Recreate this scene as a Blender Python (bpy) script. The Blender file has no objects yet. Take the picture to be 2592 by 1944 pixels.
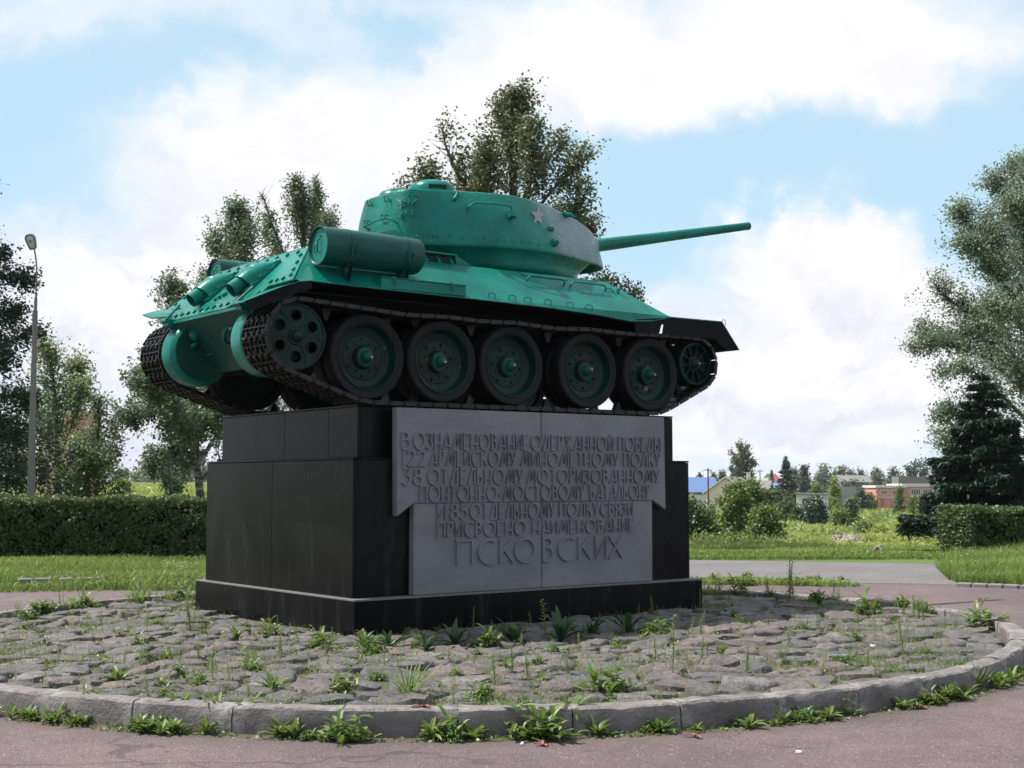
import bpy, bmesh, math, random
import numpy as np
from mathutils import Vector, Matrix, Quaternion
from mathutils.bvhtree import BVHTree
sc = bpy.context.scene
COL = sc.collection
PI = math.pi
# ------------------------------------------------------------------ camera
CAM = Vector((-8.827, -12.745, 1.534))
YAW, PITCH, ROLL, FPX = math.radians(52.6483), math.radians(4.1462), math.radians(-0.1193), 3452.07
FWD = Vector((math.cos(YAW)*math.cos(PITCH), math.sin(YAW)*math.cos(PITCH), math.sin(PITCH)))
R0 = FWD.cross(Vector((0, 0, 1))).normalized(); U0 = R0.cross(FWD)
RGT = R0*math.cos(ROLL)+U0*math.sin(ROLL); UPV = U0*math.cos(ROLL)-R0*math.sin(ROLL)
cd = bpy.data.cameras.new('camera'); cam = bpy.data.objects.new('camera', cd); COL.objects.link(cam)
mm = Matrix((RGT, UPV, -FWD)).transposed().to_4x4(); mm.translation = CAM; cam.matrix_world = mm
cd.sensor_width = 36.0; cd.lens = FPX/2592*36.0; cd.clip_end = 6000; cd.clip_start = 0.1
sc.camera = cam
# ------------------------------------------------------------------ sun, sky, exposure
SUN_TO = Vector((-0.42, 0.47, 1.0)).normalized()      # direction towards the sun
SUN_STRENGTH = 5.0
SKY_STRENGTH = 0.066
HAZE_DENSITY = 0.00013
sc.view_settings.view_transform = 'Standard'; sc.view_settings.look = 'None'
sc.view_settings.exposure = 0.60; sc.view_settings.gamma = 1.0
sc.view_settings.use_curve_mapping = False
sd = bpy.data.lights.new('sun', 'SUN'); so = bpy.data.objects.new('sun', sd); COL.objects.link(so)
sd.energy = SUN_STRENGTH; sd.angle = math.radians(0.55); sd.color = (1.0, 0.955, 0.87)
so.rotation_euler = SUN_TO.to_track_quat('Z', 'Y').to_euler(); so.location = (0, 0, 60)


class NT:
    """small node helper"""
    def __init__(s, tree): s.t = tree
    def n(s, typ, **kw):
        nd = s.t.nodes.new(typ)
        for k, v in kw.items(): setattr(nd, k, v)
        return nd
    def put(s, sock, v):
        if isinstance(v, bpy.types.NodeSocket): s.t.links.new(v, sock)
        elif isinstance(v, (tuple, list)) and len(v) == 3 and sock.type == 'RGBA': sock.default_value = (*v, 1)
        else: sock.default_value = v
    def m(s, op, a, b=0.0, c=None, clamp=False):
        nd = s.n('ShaderNodeMath', operation=op, use_clamp=clamp); s.put(nd.inputs[0], a); s.put(nd.inputs[1], b)
        if c is not None: s.put(nd.inputs[2], c)
        return nd.outputs[0]
    def vm(s, op, a, b=None, out=0):
        nd = s.n('ShaderNodeVectorMath', operation=op); s.put(nd.inputs[0], a)
        if b is not None:
            s.put(nd.inputs[3 if op == 'SCALE' else 1], b)
        return nd.outputs['Value'] if op in ('DOT_PRODUCT', 'LENGTH') else nd.outputs['Vector']
    def ss(s, x, lo, hi, a=0.0, b=1.0, smooth=True):
        nd = s.n('ShaderNodeMapRange', interpolation_type='SMOOTHSTEP' if smooth else 'LINEAR')
        s.put(nd.inputs[0], x)
        for i, v in enumerate((lo, hi, a, b)): s.put(nd.inputs[i+1], v)
        return nd.outputs[0]
    def noise(s, vec, scale, detail=4.0, rough=0.5, dist=0.0):
        nd = s.n('ShaderNodeTexNoise'); s.put(nd.inputs['Vector'], vec); nd.inputs['Scale'].default_value = scale
        nd.inputs['Detail'].default_value = detail; nd.inputs['Roughness'].default_value = rough; nd.inputs['Distortion'].default_value = dist
        return nd.outputs['Fac']
    def vor(s, vec, scale, feature='F1', out='Distance'):
        nd = s.n('ShaderNodeTexVoronoi', feature=feature); s.put(nd.inputs['Vector'], vec); nd.inputs['Scale'].default_value = scale
        return nd.outputs[out]
    def mix(s, f, a, b):
        nd = s.n('ShaderNodeMix', data_type='RGBA'); s.put(nd.inputs[0], f); s.put(nd.inputs[6], a); s.put(nd.inputs[7], b)
        return nd.outputs[2]
    def mul(s, vec, sc3):
        return s.vm('MULTIPLY', vec, sc3)


world = bpy.data.worlds.new('World'); sc.world = world; world.use_nodes = True
W = NT(world.node_tree); W.t.nodes.clear()
sky = W.n('ShaderNodeTexSky', sky_type='NISHITA'); sky.sun_disc = False
sky.sun_elevation = math.asin(SUN_TO.z); sky.sun_rotation = math.atan2(SUN_TO.x, SUN_TO.y)
sky.air_density = 1.0; sky.dust_density = 1.3; sky.ozone_density = 1.0; sky.altitude = 50
dirv = W.n('ShaderNodeTexCoord').outputs['Generated']


def dir_px(x, y):                        # a direction in the sky, from the full-view picture coordinates (2212 wide)
    u, v = x*2592/2212, y*2592/2212
    return (FWD+RGT*((u-1296)/FPX)+UPV*((972-v)/FPX)).normalized()


# clouds live on a flat layer high above: project the direction on it for the fine noise, blobs by angle
sep = W.n('ShaderNodeSeparateXYZ'); W.put(sep.inputs[0], dirv)
zc = W.m('ADD', W.m('MAXIMUM', sep.outputs[2], 0.0), 0.16)
lay = W.n('ShaderNodeCombineXYZ'); W.put(lay.inputs[0], W.m('DIVIDE', sep.outputs[0], zc)); W.put(lay.inputs[1], W.m('DIVIDE', sep.outputs[1], zc))
layv = lay.outputs[0]
warpn = W.n('ShaderNodeTexNoise'); W.put(warpn.inputs['Vector'], dirv); warpn.inputs['Scale'].default_value = 6.0; warpn.inputs['Detail'].default_value = 9; warpn.inputs['Roughness'].default_value = .62
warp = W.vm('SCALE', W.vm('SUBTRACT', warpn.outputs['Color'], (0.5, 0.5, 0.5)), 0.20)
dw = W.vm('ADD', dirv, warp)
fbm = W.noise(layv, 1.15, 8, 0.56)
fbm2 = W.noise(W.mul(dw, (1.0, 1.0, 1.7)), 11.0, 9, 0.62)
dens = W.m('ADD', 0.34, W.m('MULTIPLY', W.m('SUBTRACT', fbm, 0.5), 2.1))
dens = W.m('ADD', dens, W.m('MULTIPLY', W.m('SUBTRACT', fbm2, 0.5), 1.0))


def blob(x, y, sx, sy, amp, hard=0.0):
    """cloud (+) or clearing (-) around one direction of the sky"""
    global dens
    c = dir_px(x, y); d = W.vm('SUBTRACT', dw, tuple(c)); k = 2592/2212/FPX
    a = W.m('DIVIDE', W.vm('DOT_PRODUCT', d, tuple(RGT)), sx*k); b = W.m('DIVIDE', W.vm('DOT_PRODUCT', d, tuple(UPV)), sy*k)
    r = W.m('SQRT', W.m('ADD', W.m('MULTIPLY', a, a), W.m('MULTIPLY', b, b)))
    f = W.ss(r, 1.45-.2*hard, 0.05+0.6*hard, 0.0, amp)
    dens = W.m('ADD', dens, f)


for bb in [(1350, 110, 620, 170, .75), (1750, 90, 420, 120, .4), (620, 370, 400, 190, .62), (160, 60, 260, 80, .45),
           (1800, 590, 270, 170, .75, .5), (1560, 780, 420, 160, .45), (380, 650, 420, 200, .55), (1080, 300, 260, 160, .3),
           (1980, 720, 260, 160, .4),
           (310, 170, 330, 130, -.62), (60, 330, 260, 140, -.55), (880, 60, 210, 70, -.7), (620, 140, 200, 60, -.25), (1750, 365, 560, 110, -.85),
           (2180, 260, 170, 330, -.7), (1430, 500, 170, 150, -.6), (200, 500, 240, 60, -.3), (1330, 400, 160, 120, -.5)]:
    blob(*bb)
hz = W.ss(sep.outputs[2], 0.16, 0.02, 0.0, 0.32)            # thicker towards the horizon
dens = W.m('ADD', dens, hz)
cov = W.ss(dens, -0.22, 1.04)
greyn = W.noise(W.mul(dw, (1.0, 1.0, 3.2)), 7.0, 5, 0.55)
base_grey = W.ss(greyn, 0.42, 0.68)
low = W.ss(sep.outputs[2], 0.36, 0.06, 0.0, 1.0)
gk = W.m('MULTIPLY', base_grey, W.m('ADD', 0.16, W.m('MULTIPLY', low, 0.75)))
ccol = W.mix(gk, (10.3, 10.2, 10.5), (7.6, 7.9, 9.2))
skyc = W.mix(W.ss(sep.outputs[2], 0.9, 0.0, 0.60, 0.92), sky.outputs[0], (5.9, 8.5, 10.4))
col = W.mix(cov, skyc, ccol)
bg = W.n('ShaderNodeBackground'); W.put(bg.inputs[0], col); bg.inputs[1].default_value = SKY_STRENGTH
wo = W.n('ShaderNodeOutputWorld'); W.t.links.new(bg.outputs[0], wo.inputs[0])

# ------------------------------------------------------------------ placing helpers
def ray(u, v): return FWD+RGT*((u-1296)/FPX)+UPV*((972-v)/FPX)
def onz(u, v, z=0.0):
    d = ray(u, v); return CAM+d*((z-CAM.z)/d.z)
def atd(u, v, D): return CAM+ray(u, v)*D
FH = Vector((math.cos(YAW), math.sin(YAW), 0)); RH = Vector((math.sin(YAW), -math.cos(YAW), 0))


def smooth(e0, e1, x):
    t = np.clip((x-e0)/(e1-e0), 0, 1); return t*t*(3-2*t)


def terrain(x, y):
    """ground height: level round the monument, sinking to a shallow valley behind it on the right"""
    x = np.asarray(x, float); y = np.asarray(y, float)
    a = (x-CAM.x)*FH.x+(y-CAM.y)*FH.y; b = (x-CAM.x)*RH.x+(y-CAM.y)*RH.y
    k = smooth(-.10, .10, b/np.maximum(a, 1))*smooth(26.5, 30, a)
    h = np.interp(a, [0, 29, 33, 40, 60, 100, 150, 200, 300, 500, 1200], [0, 0, -.10, -.42, -1.27, -2.2, -2.95, -3.45, -3.95, -3.6, 2.0])
    l = np.interp(a, [0, 60, 150, 300, 1200], [0, 0, .25, 1.0, 3.0])
    bump = .08*np.sin(x*.31+1.3)*np.sin(y*.27)+.05*np.sin(x*.9)*np.cos(y*.77+2)
    return h*k+l*(1-k)*smooth(30, 60, a)+bump*smooth(31, 50, a)


def th(x, y): return float(terrain(x, y))


# ------------------------------------------------------------------ mesh helpers
def mk(name, verts, faces, mat, parent=None, smooth_a=None, loc=None, attr=None):
    me = bpy.data.meshes.new(name); me.from_pydata([tuple(v) for v in verts], [], faces); me.update()
    if smooth_a is not None:
        me.polygons.foreach_set('use_smooth', [True]*len(me.polygons)); me.set_sharp_from_angle(angle=math.radians(smooth_a))
    if mat: me.materials.append(mat)
    o = bpy.data.objects.new(name, me); COL.objects.link(o)
    if parent: o.parent = parent
    if loc is not None: o.location = loc
    return o


def mk_quads(name, V, mat, parent=None, shade=None, k=4, nrm=None):
    """V (n,k,3) float array: n separate polygons"""
    n = V.shape[0]; me = bpy.data.meshes.new(name)
    me.vertices.add(n*k); me.vertices.foreach_set('co', V.astype(np.float32).ravel())
    me.loops.add(n*k); me.loops.foreach_set('vertex_index', np.arange(n*k, dtype=np.int32))
    me.polygons.add(n); me.polygons.foreach_set('loop_start', np.arange(0, n*k, k, dtype=np.int32))
    me.polygons.foreach_set('loop_total', np.full(n, k, np.int32))
    me.update(calc_edges=True)
    if shade is not None:
        at = me.attributes.new('tone', 'FLOAT', 'FACE'); at.data.foreach_set('value', shade.astype(np.float32))
    me.materials.append(mat); o = bpy.data.objects.new(name, me); COL.objects.link(o)
    if parent: o.parent = parent
    return o


def tag(o, label=None, cat=None, group=None, kind=None):
    if label: o['label'] = label
    if cat: o['category'] = cat
    if group: o['group'] = group
    if kind: o['kind'] = kind
    return o


def empty(name, loc=(0, 0, 0), rz=0, **kw):
    o = bpy.data.objects.new(name, None); COL.objects.link(o); o.location = loc; o.rotation_euler = (0, 0, rz); o.empty_display_size = .2
    return tag(o, **kw)


def inst(o, parent=None, loc=None, rot=None, scale=None, **kw):
    c = o.copy(); COL.objects.link(c)
    if parent is not None: c.parent = parent
    if loc is not None: c.location = loc
    if rot is not None: c.rotation_euler = rot
    if scale is not None: c.scale = scale
    for k, v in kw.items(): c[k] = v
    return c


class B:
    """collects boxes, tubes, prisms and lathes into one mesh"""
    def __init__(s): s.v = []; s.f = []
    def add(s, v, f):
        o = len(s.v); s.v += [Vector(p) for p in v]; s.f += [tuple(i+o for i in q) for q in f]; return s
    def box(s, c, size, rot=None, bev=0.0):
        hx, hy, hz_ = [q/2 for q in size]
        if bev > 0:
            bm = bmesh.new(); bmesh.ops.create_cube(bm, size=1.0)
            for v in bm.verts: v.co = Vector((v.co.x*size[0], v.co.y*size[1], v.co.z*size[2]))
            bmesh.ops.bevel(bm, geom=bm.edges[:], offset=bev, segments=1, affect='EDGES')
            V = [v.co.copy() for v in bm.verts]; F = [[v.index for v in f.verts] for f in bm.faces]; bm.free()
        else:
            V = [Vector((x, y, z)) for x in (-hx, hx) for y in (-hy, hy) for z in (-hz_, hz_)]
            F = [(0, 1, 3, 2), (4, 6, 7, 5), (0, 4, 5, 1), (2, 3, 7, 6), (0, 2, 6, 4), (1, 5, 7, 3)]
        if rot is not None: V = [rot @ v for v in V]
        c = Vector(c); return s.add([v+c for v in V], F)
    def tube(s, path, r, n=8, cap=True):
        P = [Vector(p) for p in path]; rr = r if isinstance(r, (list, tuple)) else [r]*len(P)
        t0 = (P[1]-P[0]).normalized(); a = t0.orthogonal().normalized(); V = []
        for i, p in enumerate(P):
            t = ((P[min(i+1, len(P)-1)]-P[max(i-1, 0)])).normalized()
            a = (a-t*a.dot(t)).normalized(); b = t.cross(a)
            for k in range(n):
                th_ = 2*PI*k/n; V.append(p+a*(rr[i]*math.cos(th_))+b*(rr[i]*math.sin(th_)))
        F = [(i*n+k, i*n+(k+1) % n, (i+1)*n+(k+1) % n, (i+1)*n+k) for i in range(len(P)-1) for k in range(n)]
        if cap: F += [tuple(range(n))[::-1], tuple((len(P)-1)*n+k for k in range(n))]
        return s.add(V, F)
    def lathe(s, prof, n=32, axis='y', c=(0, 0, 0), close=False, sgn=1, caps=True):
        """prof: (distance along axis, radius)"""
        c = Vector(c); V = []; m = len(prof)
        for d, r in prof:
            for k in range(n):
                a = 2*PI*k/n; p = {'y': (r*math.cos(a), d*sgn, r*math.sin(a)), 'x': (d, r*math.cos(a), r*math.sin(a)), 'z': (r*math.cos(a), r*math.sin(a), d)}[axis]
                V.append(c+Vector(p))
        F = [(i*n+k, (i+1) % m*n+k, (i+1) % m*n+(k+1) % n, i*n+(k+1) % n) for i in range(m if close else m-1) for k in range(n)]
        if not close and caps:
            if prof[0][1] > 1e-4: F.append(tuple(range(n)))
            if prof[-1][1] > 1e-4: F.append(tuple((m-1)*n+k for k in range(n))[::-1])
        return s.add(V, F)
    def prism(s, poly, d0, d1, axis='y'):
        """poly in the plane across the axis"""
        n = len(poly); f = {'y': lambda p, d: (p[0], d, p[1]), 'x': lambda p, d: (d, p[0], p[1]), 'z': lambda p, d: (p[0], p[1], d)}[axis]
        V = [f(p, d) for d in (d0, d1) for p in poly]
        F = [tuple(range(n)), tuple(range(n, 2*n))[::-1]]+[(i, (i+1) % n, n+(i+1) % n, n+i) for i in range(n)]
        return s.add(V, F)
    def xf(s, M, start=0):
        for i in range(start, len(s.v)): s.v[i] = M @ s.v[i]
        return s
    def build(s, name, mat, parent=None, smooth_a=35, loc=None):
        o = mk(name, s.v, s.f, mat, parent, None, loc)
        bm = bmesh.new(); bm.from_mesh(o.data); bmesh.ops.remove_doubles(bm, verts=bm.verts, dist=1e-5)
        bmesh.ops.recalc_face_normals(bm, faces=bm.faces); bm.to_mesh(o.data); bm.free()
        if smooth_a is not None:
            o.data.polygons.foreach_set('use_smooth', [True]*len(o.data.polygons)); o.data.set_sharp_from_angle(angle=math.radians(smooth_a))
        return o


def plate_curve(name, outer, holes, thick, bev, mat, parent):
    """flat plate in XZ with round holes (2D curve filled and extruded, turned into a mesh)"""
    cu = bpy.data.curves.new('tmp', 'CURVE'); cu.dimensions = '2D'; cu.fill_mode = 'BOTH'; cu.extrude = thick/2; cu.bevel_depth = bev; cu.bevel_resolution = 1
    for loop in [outer]+holes:
        sp = cu.splines.new('POLY'); sp.points.add(len(loop)-1); sp.use_cyclic_u = True
        for p, q in zip(sp.points, loop): p.co = (q[0], q[1], 0, 1)
    to = bpy.data.objects.new('tmp', cu); COL.objects.link(to)
    dg = bpy.context.evaluated_depsgraph_get(); me = bpy.data.meshes.new_from_object(to.evaluated_get(dg)); bpy.data.objects.remove(to)
    me.transform(Matrix.Rotation(PI/2, 4, 'X')); me.name = name; me.materials.clear(); me.materials.append(mat)
    me.polygons.foreach_set('use_smooth', [True]*len(me.polygons)); me.set_sharp_from_angle(angle=math.radians(35))
    o = bpy.data.objects.new(name, me); COL.objects.link(o); o.parent = parent; return o


def circ(cx, cy, r, n=24, ph=0): return [(cx+r*math.cos(2*PI*k/n+ph), cy+r*math.sin(2*PI*k/n+ph)) for k in range(n)]


# ------------------------------------------------------------------ materials
def new_mat(name):
    m = bpy.data.materials.new(name); m.use_nodes = True; N = NT(m.node_tree); N.b = m.node_tree.nodes['Principled BSDF']
    N.geo = N.n('ShaderNodeNewGeometry'); N.pos = N.geo.outputs['Position']; N.obj = N.n('ShaderNodeTexCoord').outputs['Object']; N.mat = m
    return N


def fin(N, col, rough=0.6, bump=None, bd=0.01, spec=None, metal=0.0):
    N.put(N.b.inputs['Base Color'], col); N.put(N.b.inputs['Roughness'], rough); N.put(N.b.inputs['Metallic'], metal)
    if spec is not None: N.put(N.b.inputs['Specular IOR Level'], spec)
    if bump is not None:
        bn = N.n('ShaderNodeBump'); N.put(bn.inputs['Height'], bump); bn.inputs['Distance'].default_value = bd; bn.inputs['Strength'].default_value = 1.0
        N.t.links.new(bn.outputs[0], N.b.inputs['Normal'])
    return N.mat


def tone_attr(N):
    a = N.n('ShaderNodeAttribute'); a.attribute_name = 'tone'; return a.outputs['Fac']


def m_paint(name, c0, c1, rough=.34, cast=0.0, overlay=None):
    N = new_mat(name); p = N.pos
    big = N.noise(p, 1.7, 5, .6); fine = N.noise(p, 60, 4, .6); mid = N.noise(p, 9, 5, .65)
    c = N.mix(N.ss(big, .35, .68), c0, c1)
    run = N.noise(N.mul(p, (14, 14, 1.3)), 1.0, 4, .6)
    c = N.mix(N.ss(run, .6, .78, 0, .30), c, tuple(x*.72 for x in c0))
    rust = N.m('MULTIPLY', N.ss(mid, .63, .69), N.ss(N.noise(N.mul(p, (3, 3, 1)), 2.2, 3, .5), .55, .68))
    c = N.mix(N.m('MULTIPLY', rust, .75), c, (.30, .20, .10))
    sc1 = N.noise(N.mul(N.vm('ADD', p, N.vm('SCALE', p, .2)), (5.0, 5.0, 1.4)), 2.2, 6, .75); c = N.mix(N.m('MULTIPLY', N.ss(sc1, .68, .72), .55), c, (.16, .17, .12))
    c = N.mix(N.ss(N.noise(p, 3.3, 6, .7), .5, .75, 0, .35), c, tuple(x*1.5+.01 for x in c1))
    if overlay: c = overlay(N, c)
    r = N.m('ADD', rough, N.m('MULTIPLY', N.m('SUBTRACT', N.noise(p, 5, 4, .6), .5), .35))
    h = N.m('ADD', N.m('MULTIPLY', fine, .12+cast*.4), N.m('MULTIPLY', N.noise(p, 17, 5, .62), .35+cast))
    return fin(N, c, r, h, .004+.011*cast, .20)


G0, G1 = (.002, .118, .088), (.004, .172, .136)
M_GREEN = m_paint('green_paint', G0, G1, .27)


def turret_sheen_wear(N, c):
    """pale patch (sky reflection painted into weathered paint) and the faded red star near the gun; object space of the turret"""
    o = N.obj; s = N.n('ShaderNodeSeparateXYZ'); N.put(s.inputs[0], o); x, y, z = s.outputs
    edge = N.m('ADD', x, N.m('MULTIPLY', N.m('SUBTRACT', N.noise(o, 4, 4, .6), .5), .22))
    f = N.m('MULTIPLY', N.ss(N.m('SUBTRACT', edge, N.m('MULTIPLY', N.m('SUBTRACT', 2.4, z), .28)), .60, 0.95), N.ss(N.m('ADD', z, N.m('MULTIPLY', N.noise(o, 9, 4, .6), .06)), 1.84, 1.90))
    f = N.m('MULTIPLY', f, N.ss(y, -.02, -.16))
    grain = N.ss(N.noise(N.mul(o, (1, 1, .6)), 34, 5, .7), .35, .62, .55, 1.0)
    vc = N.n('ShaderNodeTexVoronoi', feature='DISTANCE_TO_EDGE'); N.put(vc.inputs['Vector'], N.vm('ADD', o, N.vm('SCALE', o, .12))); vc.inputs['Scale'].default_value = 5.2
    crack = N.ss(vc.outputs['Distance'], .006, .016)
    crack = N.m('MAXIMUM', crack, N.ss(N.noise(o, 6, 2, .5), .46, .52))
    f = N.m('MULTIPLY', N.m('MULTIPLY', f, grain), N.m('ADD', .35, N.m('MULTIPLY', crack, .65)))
    return N.mix(N.m('MULTIPLY', f, .72), c, (.27, .30, .34))  # pale sky sheen mixed into the paint colour


M_TURRET = m_paint('turret_cast_paint', G0, G1, .26, .55, turret_sheen_wear)
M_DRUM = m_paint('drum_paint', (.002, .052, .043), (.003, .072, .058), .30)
N = new_mat('faded_star_red')
M_STAR = fin(N, N.mix(N.ss(N.noise(N.pos, 12, 5, .7), .40, .62), (.30, .215, .215), (.22, .225, .235)), .5, N.noise(N.pos, 17, 5, .6), .006)
N = new_mat('track_black')
tn = N.noise(N.pos, 14, 5, .65)
M_TRACK = fin(N, N.mix(N.ss(tn, .45, .75), (.005, .005, .006), (.018, .014, .013)), N.ss(tn, .3, .7, .34, .5), N.noise(N.pos, 60, 3, .6), .003, .35)
N = new_mat('tyre_rubber')
M_RUBBER = fin(N, N.mix(N.noise(N.pos, 8, 4, .6), (.006, .006, .007), (.011, .010, .012)), .7, N.noise(N.pos, 40, 4, .6), .003, .2)
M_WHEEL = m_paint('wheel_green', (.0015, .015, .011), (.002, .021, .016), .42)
M_GREEN_SHADE = m_paint('shaded_green_paint', (.004, .050, .038), (.012, .070, .052), .45)  # darker, browner copy of the green paint with the lower hull's shade put in
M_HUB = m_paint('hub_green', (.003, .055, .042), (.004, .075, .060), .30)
N = new_mat('underside_shade_black'); M_UNDER_SHADE = fin(N, N.mix(N.noise(N.pos, 6, 4, .6), (.003, .004, .004), (.007, .007, .007)), .8, spec=.15)  # near-black that paints in the shade under fenders and along the lower hull
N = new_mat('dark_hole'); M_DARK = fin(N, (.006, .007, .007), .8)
N = new_mat('orange_mark'); M_ORNG = fin(N, (.55, .25, .12), .6)

# polished black granite with dust, rain streaks and scratches
N = new_mat('black_granite'); p = N.pos
streak = N.noise(N.mul(p, (5, 5, .9)), 1.0, 6, .68, .6); st2 = N.noise(N.mul(p, (26, 26, 1.6)), 1.0, 4, .6)
dust = N.noise(p, 1.5, 6, .62); grain = N.noise(p, 220, 2, .7)
c = N.mix(N.ss(dust, .35, .75), (.0030, .0032, .0040), (.0075, .0078, .0098))
c = N.mix(N.ss(streak, .50, .80, 0, .42), c, (.034, .034, .037))
c = N.mix(N.m('MULTIPLY', N.ss(st2, .62, .78), N.ss(dust, .42, .6)), c, (.06, .058, .06))
scr = N.ss(N.noise(N.mul(N.vm('ADD', p, N.vm('SCALE', p, .3)), (3.0, 3.0, .8)), 1.9, 7, .75), .706, .73)
c = N.mix(N.m('MULTIPLY', scr, .75), c, (.20, .19, .20))
c = N.mix(N.ss(grain, .62, .8, 0, .25), c, (.04, .04, .04))
M_GRANITE = fin(N, c, N.ss(streak, .35, .75, .18, .32), N.m('ADD', N.m('MULTIPLY', grain, .2), N.noise(p, 3, 4, .5)), .0016, .11)
N = new_mat('dust_ledge'); M_LEDGE = fin(N, N.mix(N.noise(N.pos, 20, 4, .7), (.075, .073, .078), (.17, .16, .16)), .6)

# cast grey relief panel
N = new_mat('panel_cement'); p = N.pos
a = N.noise(p, 1.8, 6, .62); b_ = N.noise(N.mul(p, (1, 1, 3.0)), 2.6, 6, .65, 1.2); f = N.noise(p, 90, 4, .7)
c = N.mix(N.ss(a, .3, .7), (.128, .128, .143), (.168, .169, .188))
c = N.mix(N.ss(b_, .5, .72, 0, .55), c, (.185, .19, .225))
c = N.mix(N.ss(N.noise(p, 5, 6, .7), .55, .72, 0, .5), c, (.105, .092, .086))
cr = N.n('ShaderNodeTexVoronoi', feature='DISTANCE_TO_EDGE'); N.put(cr.inputs['Vector'], N.vm('ADD', p, N.vm('SCALE', p, .2))); cr.inputs['Scale'].default_value = 1.3
crk = N.m('MULTIPLY', N.ss(cr.outputs['Distance'], .006, .001), N.ss(N.noise(p, 2.3, 3, .5), .52, .6))
c = N.mix(N.m('MULTIPLY', crk, .7), c, (.05, .048, .05))
pit = N.ss(N.vor(p, 42), .09, .05); pit = N.m('MULTIPLY', pit, N.ss(N.noise(p, 3.5, 3, .5), .45, .6))
c = N.mix(N.m('MULTIPLY', pit, .6), c, (.07, .07, .075))
M_PANEL = fin(N, c, .55, N.m('SUBTRACT', N.m('ADD', N.m('MULTIPLY', f, .25), N.noise(p, 9, 5, .6)), N.m('MULTIPLY', pit, .8)), .006)
M_LETTER = M_PANEL


def m_stone(name, cols, bump=.022, rough=.72, mossy=0.0):
    N = new_mat(name); t = tone_attr(N); p = N.pos
    r = N.n('ShaderNodeValToRGB'); N.put(r.inputs[0], t); r.color_ramp.interpolation = 'LINEAR'
    e = r.color_ramp.elements
    while len(e) < len(cols): e.new(.5)
    for i, cc in enumerate(cols): e[i].position = i/(len(cols)-1); e[i].color = (*cc, 1)
    n1 = N.noise(p, 6, 6, .68); n2 = N.noise(p, 70, 4, .75); n3 = N.noise(p, 24, 5, .7)
    c = N.mix(N.ss(n1, .35, .65, 0, .55), r.outputs[0], (.115, .098, .098))
    c = N.mix(N.ss(n2, .55, .75, 0, .6), c, (.30, .27, .27))
    c = N.mix(N.ss(n3, .58, .70, 0, .55), c, (.05, .045, .044))
    if mossy: c = N.mix(N.m('MULTIPLY', N.ss(n1, .55, .7), mossy), c, (.09, .10, .04))
    n4 = N.noise(p, 11, 5, .7); c = N.mix(N.ss(n4, .42, .60, 0, .55), c, tuple(x*.45 for x in cols[0]))
    return fin(N, c, rough, N.m('ADD', N.m('ADD', N.m('MULTIPLY', n3, .9), N.m('MULTIPLY', n4, 1.3)), N.m('MULTIPLY', n2, .4)), bump)


M_COBBLE = m_stone('cobble_granite', [(.080, .082, .090), (.150, .134, .130), (.190, .140, .130), (.105, .098, .098), (.215, .200, .198)])
M_RUBBLE = m_stone('rubble', [(.42, .33, .28), (.5, .42, .38), (.36, .30, .27)])
N = new_mat('kerb_concrete'); p = N.pos
n1 = N.noise(p, 5, 6, .66); n2 = N.noise(p, 60, 4, .75); n3 = N.noise(p, 18, 5, .7)
c = N.mix(n1, (.12, .102, .102), (.205, .178, .175)); c = N.mix(N.ss(n2, .58, .74, 0, .65), c, (.43, .40, .39)); c = N.mix(N.ss(n3, .58, .7, 0, .55), c, (.09, .078, .075))
n5 = N.noise(p, 2.2, 5, .7); c = N.mix(N.ss(n5, .45, .65, 0, .6), c, (.085, .075, .07))
pt = N.geo.outputs['Pointiness']; c = N.mix(N.m('MULTIPLY', N.ss(pt, .515, .57), N.ss(N.noise(p, 9, 5, .7), .40, .58)), c, (.27, .25, .24))
M_KERB = fin(N, c, .8, N.m('ADD', N.m('ADD', N.m('MULTIPLY', n3, .9), n1), N.m('MULTIPLY', n2, .5)), .022)
N = new_mat('chipped_concrete'); p = N.pos
M_CHIP = fin(N, N.mix(N.noise(p, 60, 4, .75), (.13, .12, .115), (.24, .225, .22)), .85, N.noise(p, 60, 4, .7), .01)

def warp3(N):
    nd = N.n('ShaderNodeTexNoise'); N.put(nd.inputs['Vector'], N.pos); nd.inputs['Scale'].default_value = 2.5; nd.inputs['Detail'].default_value = 5; return nd.outputs['Color']
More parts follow.
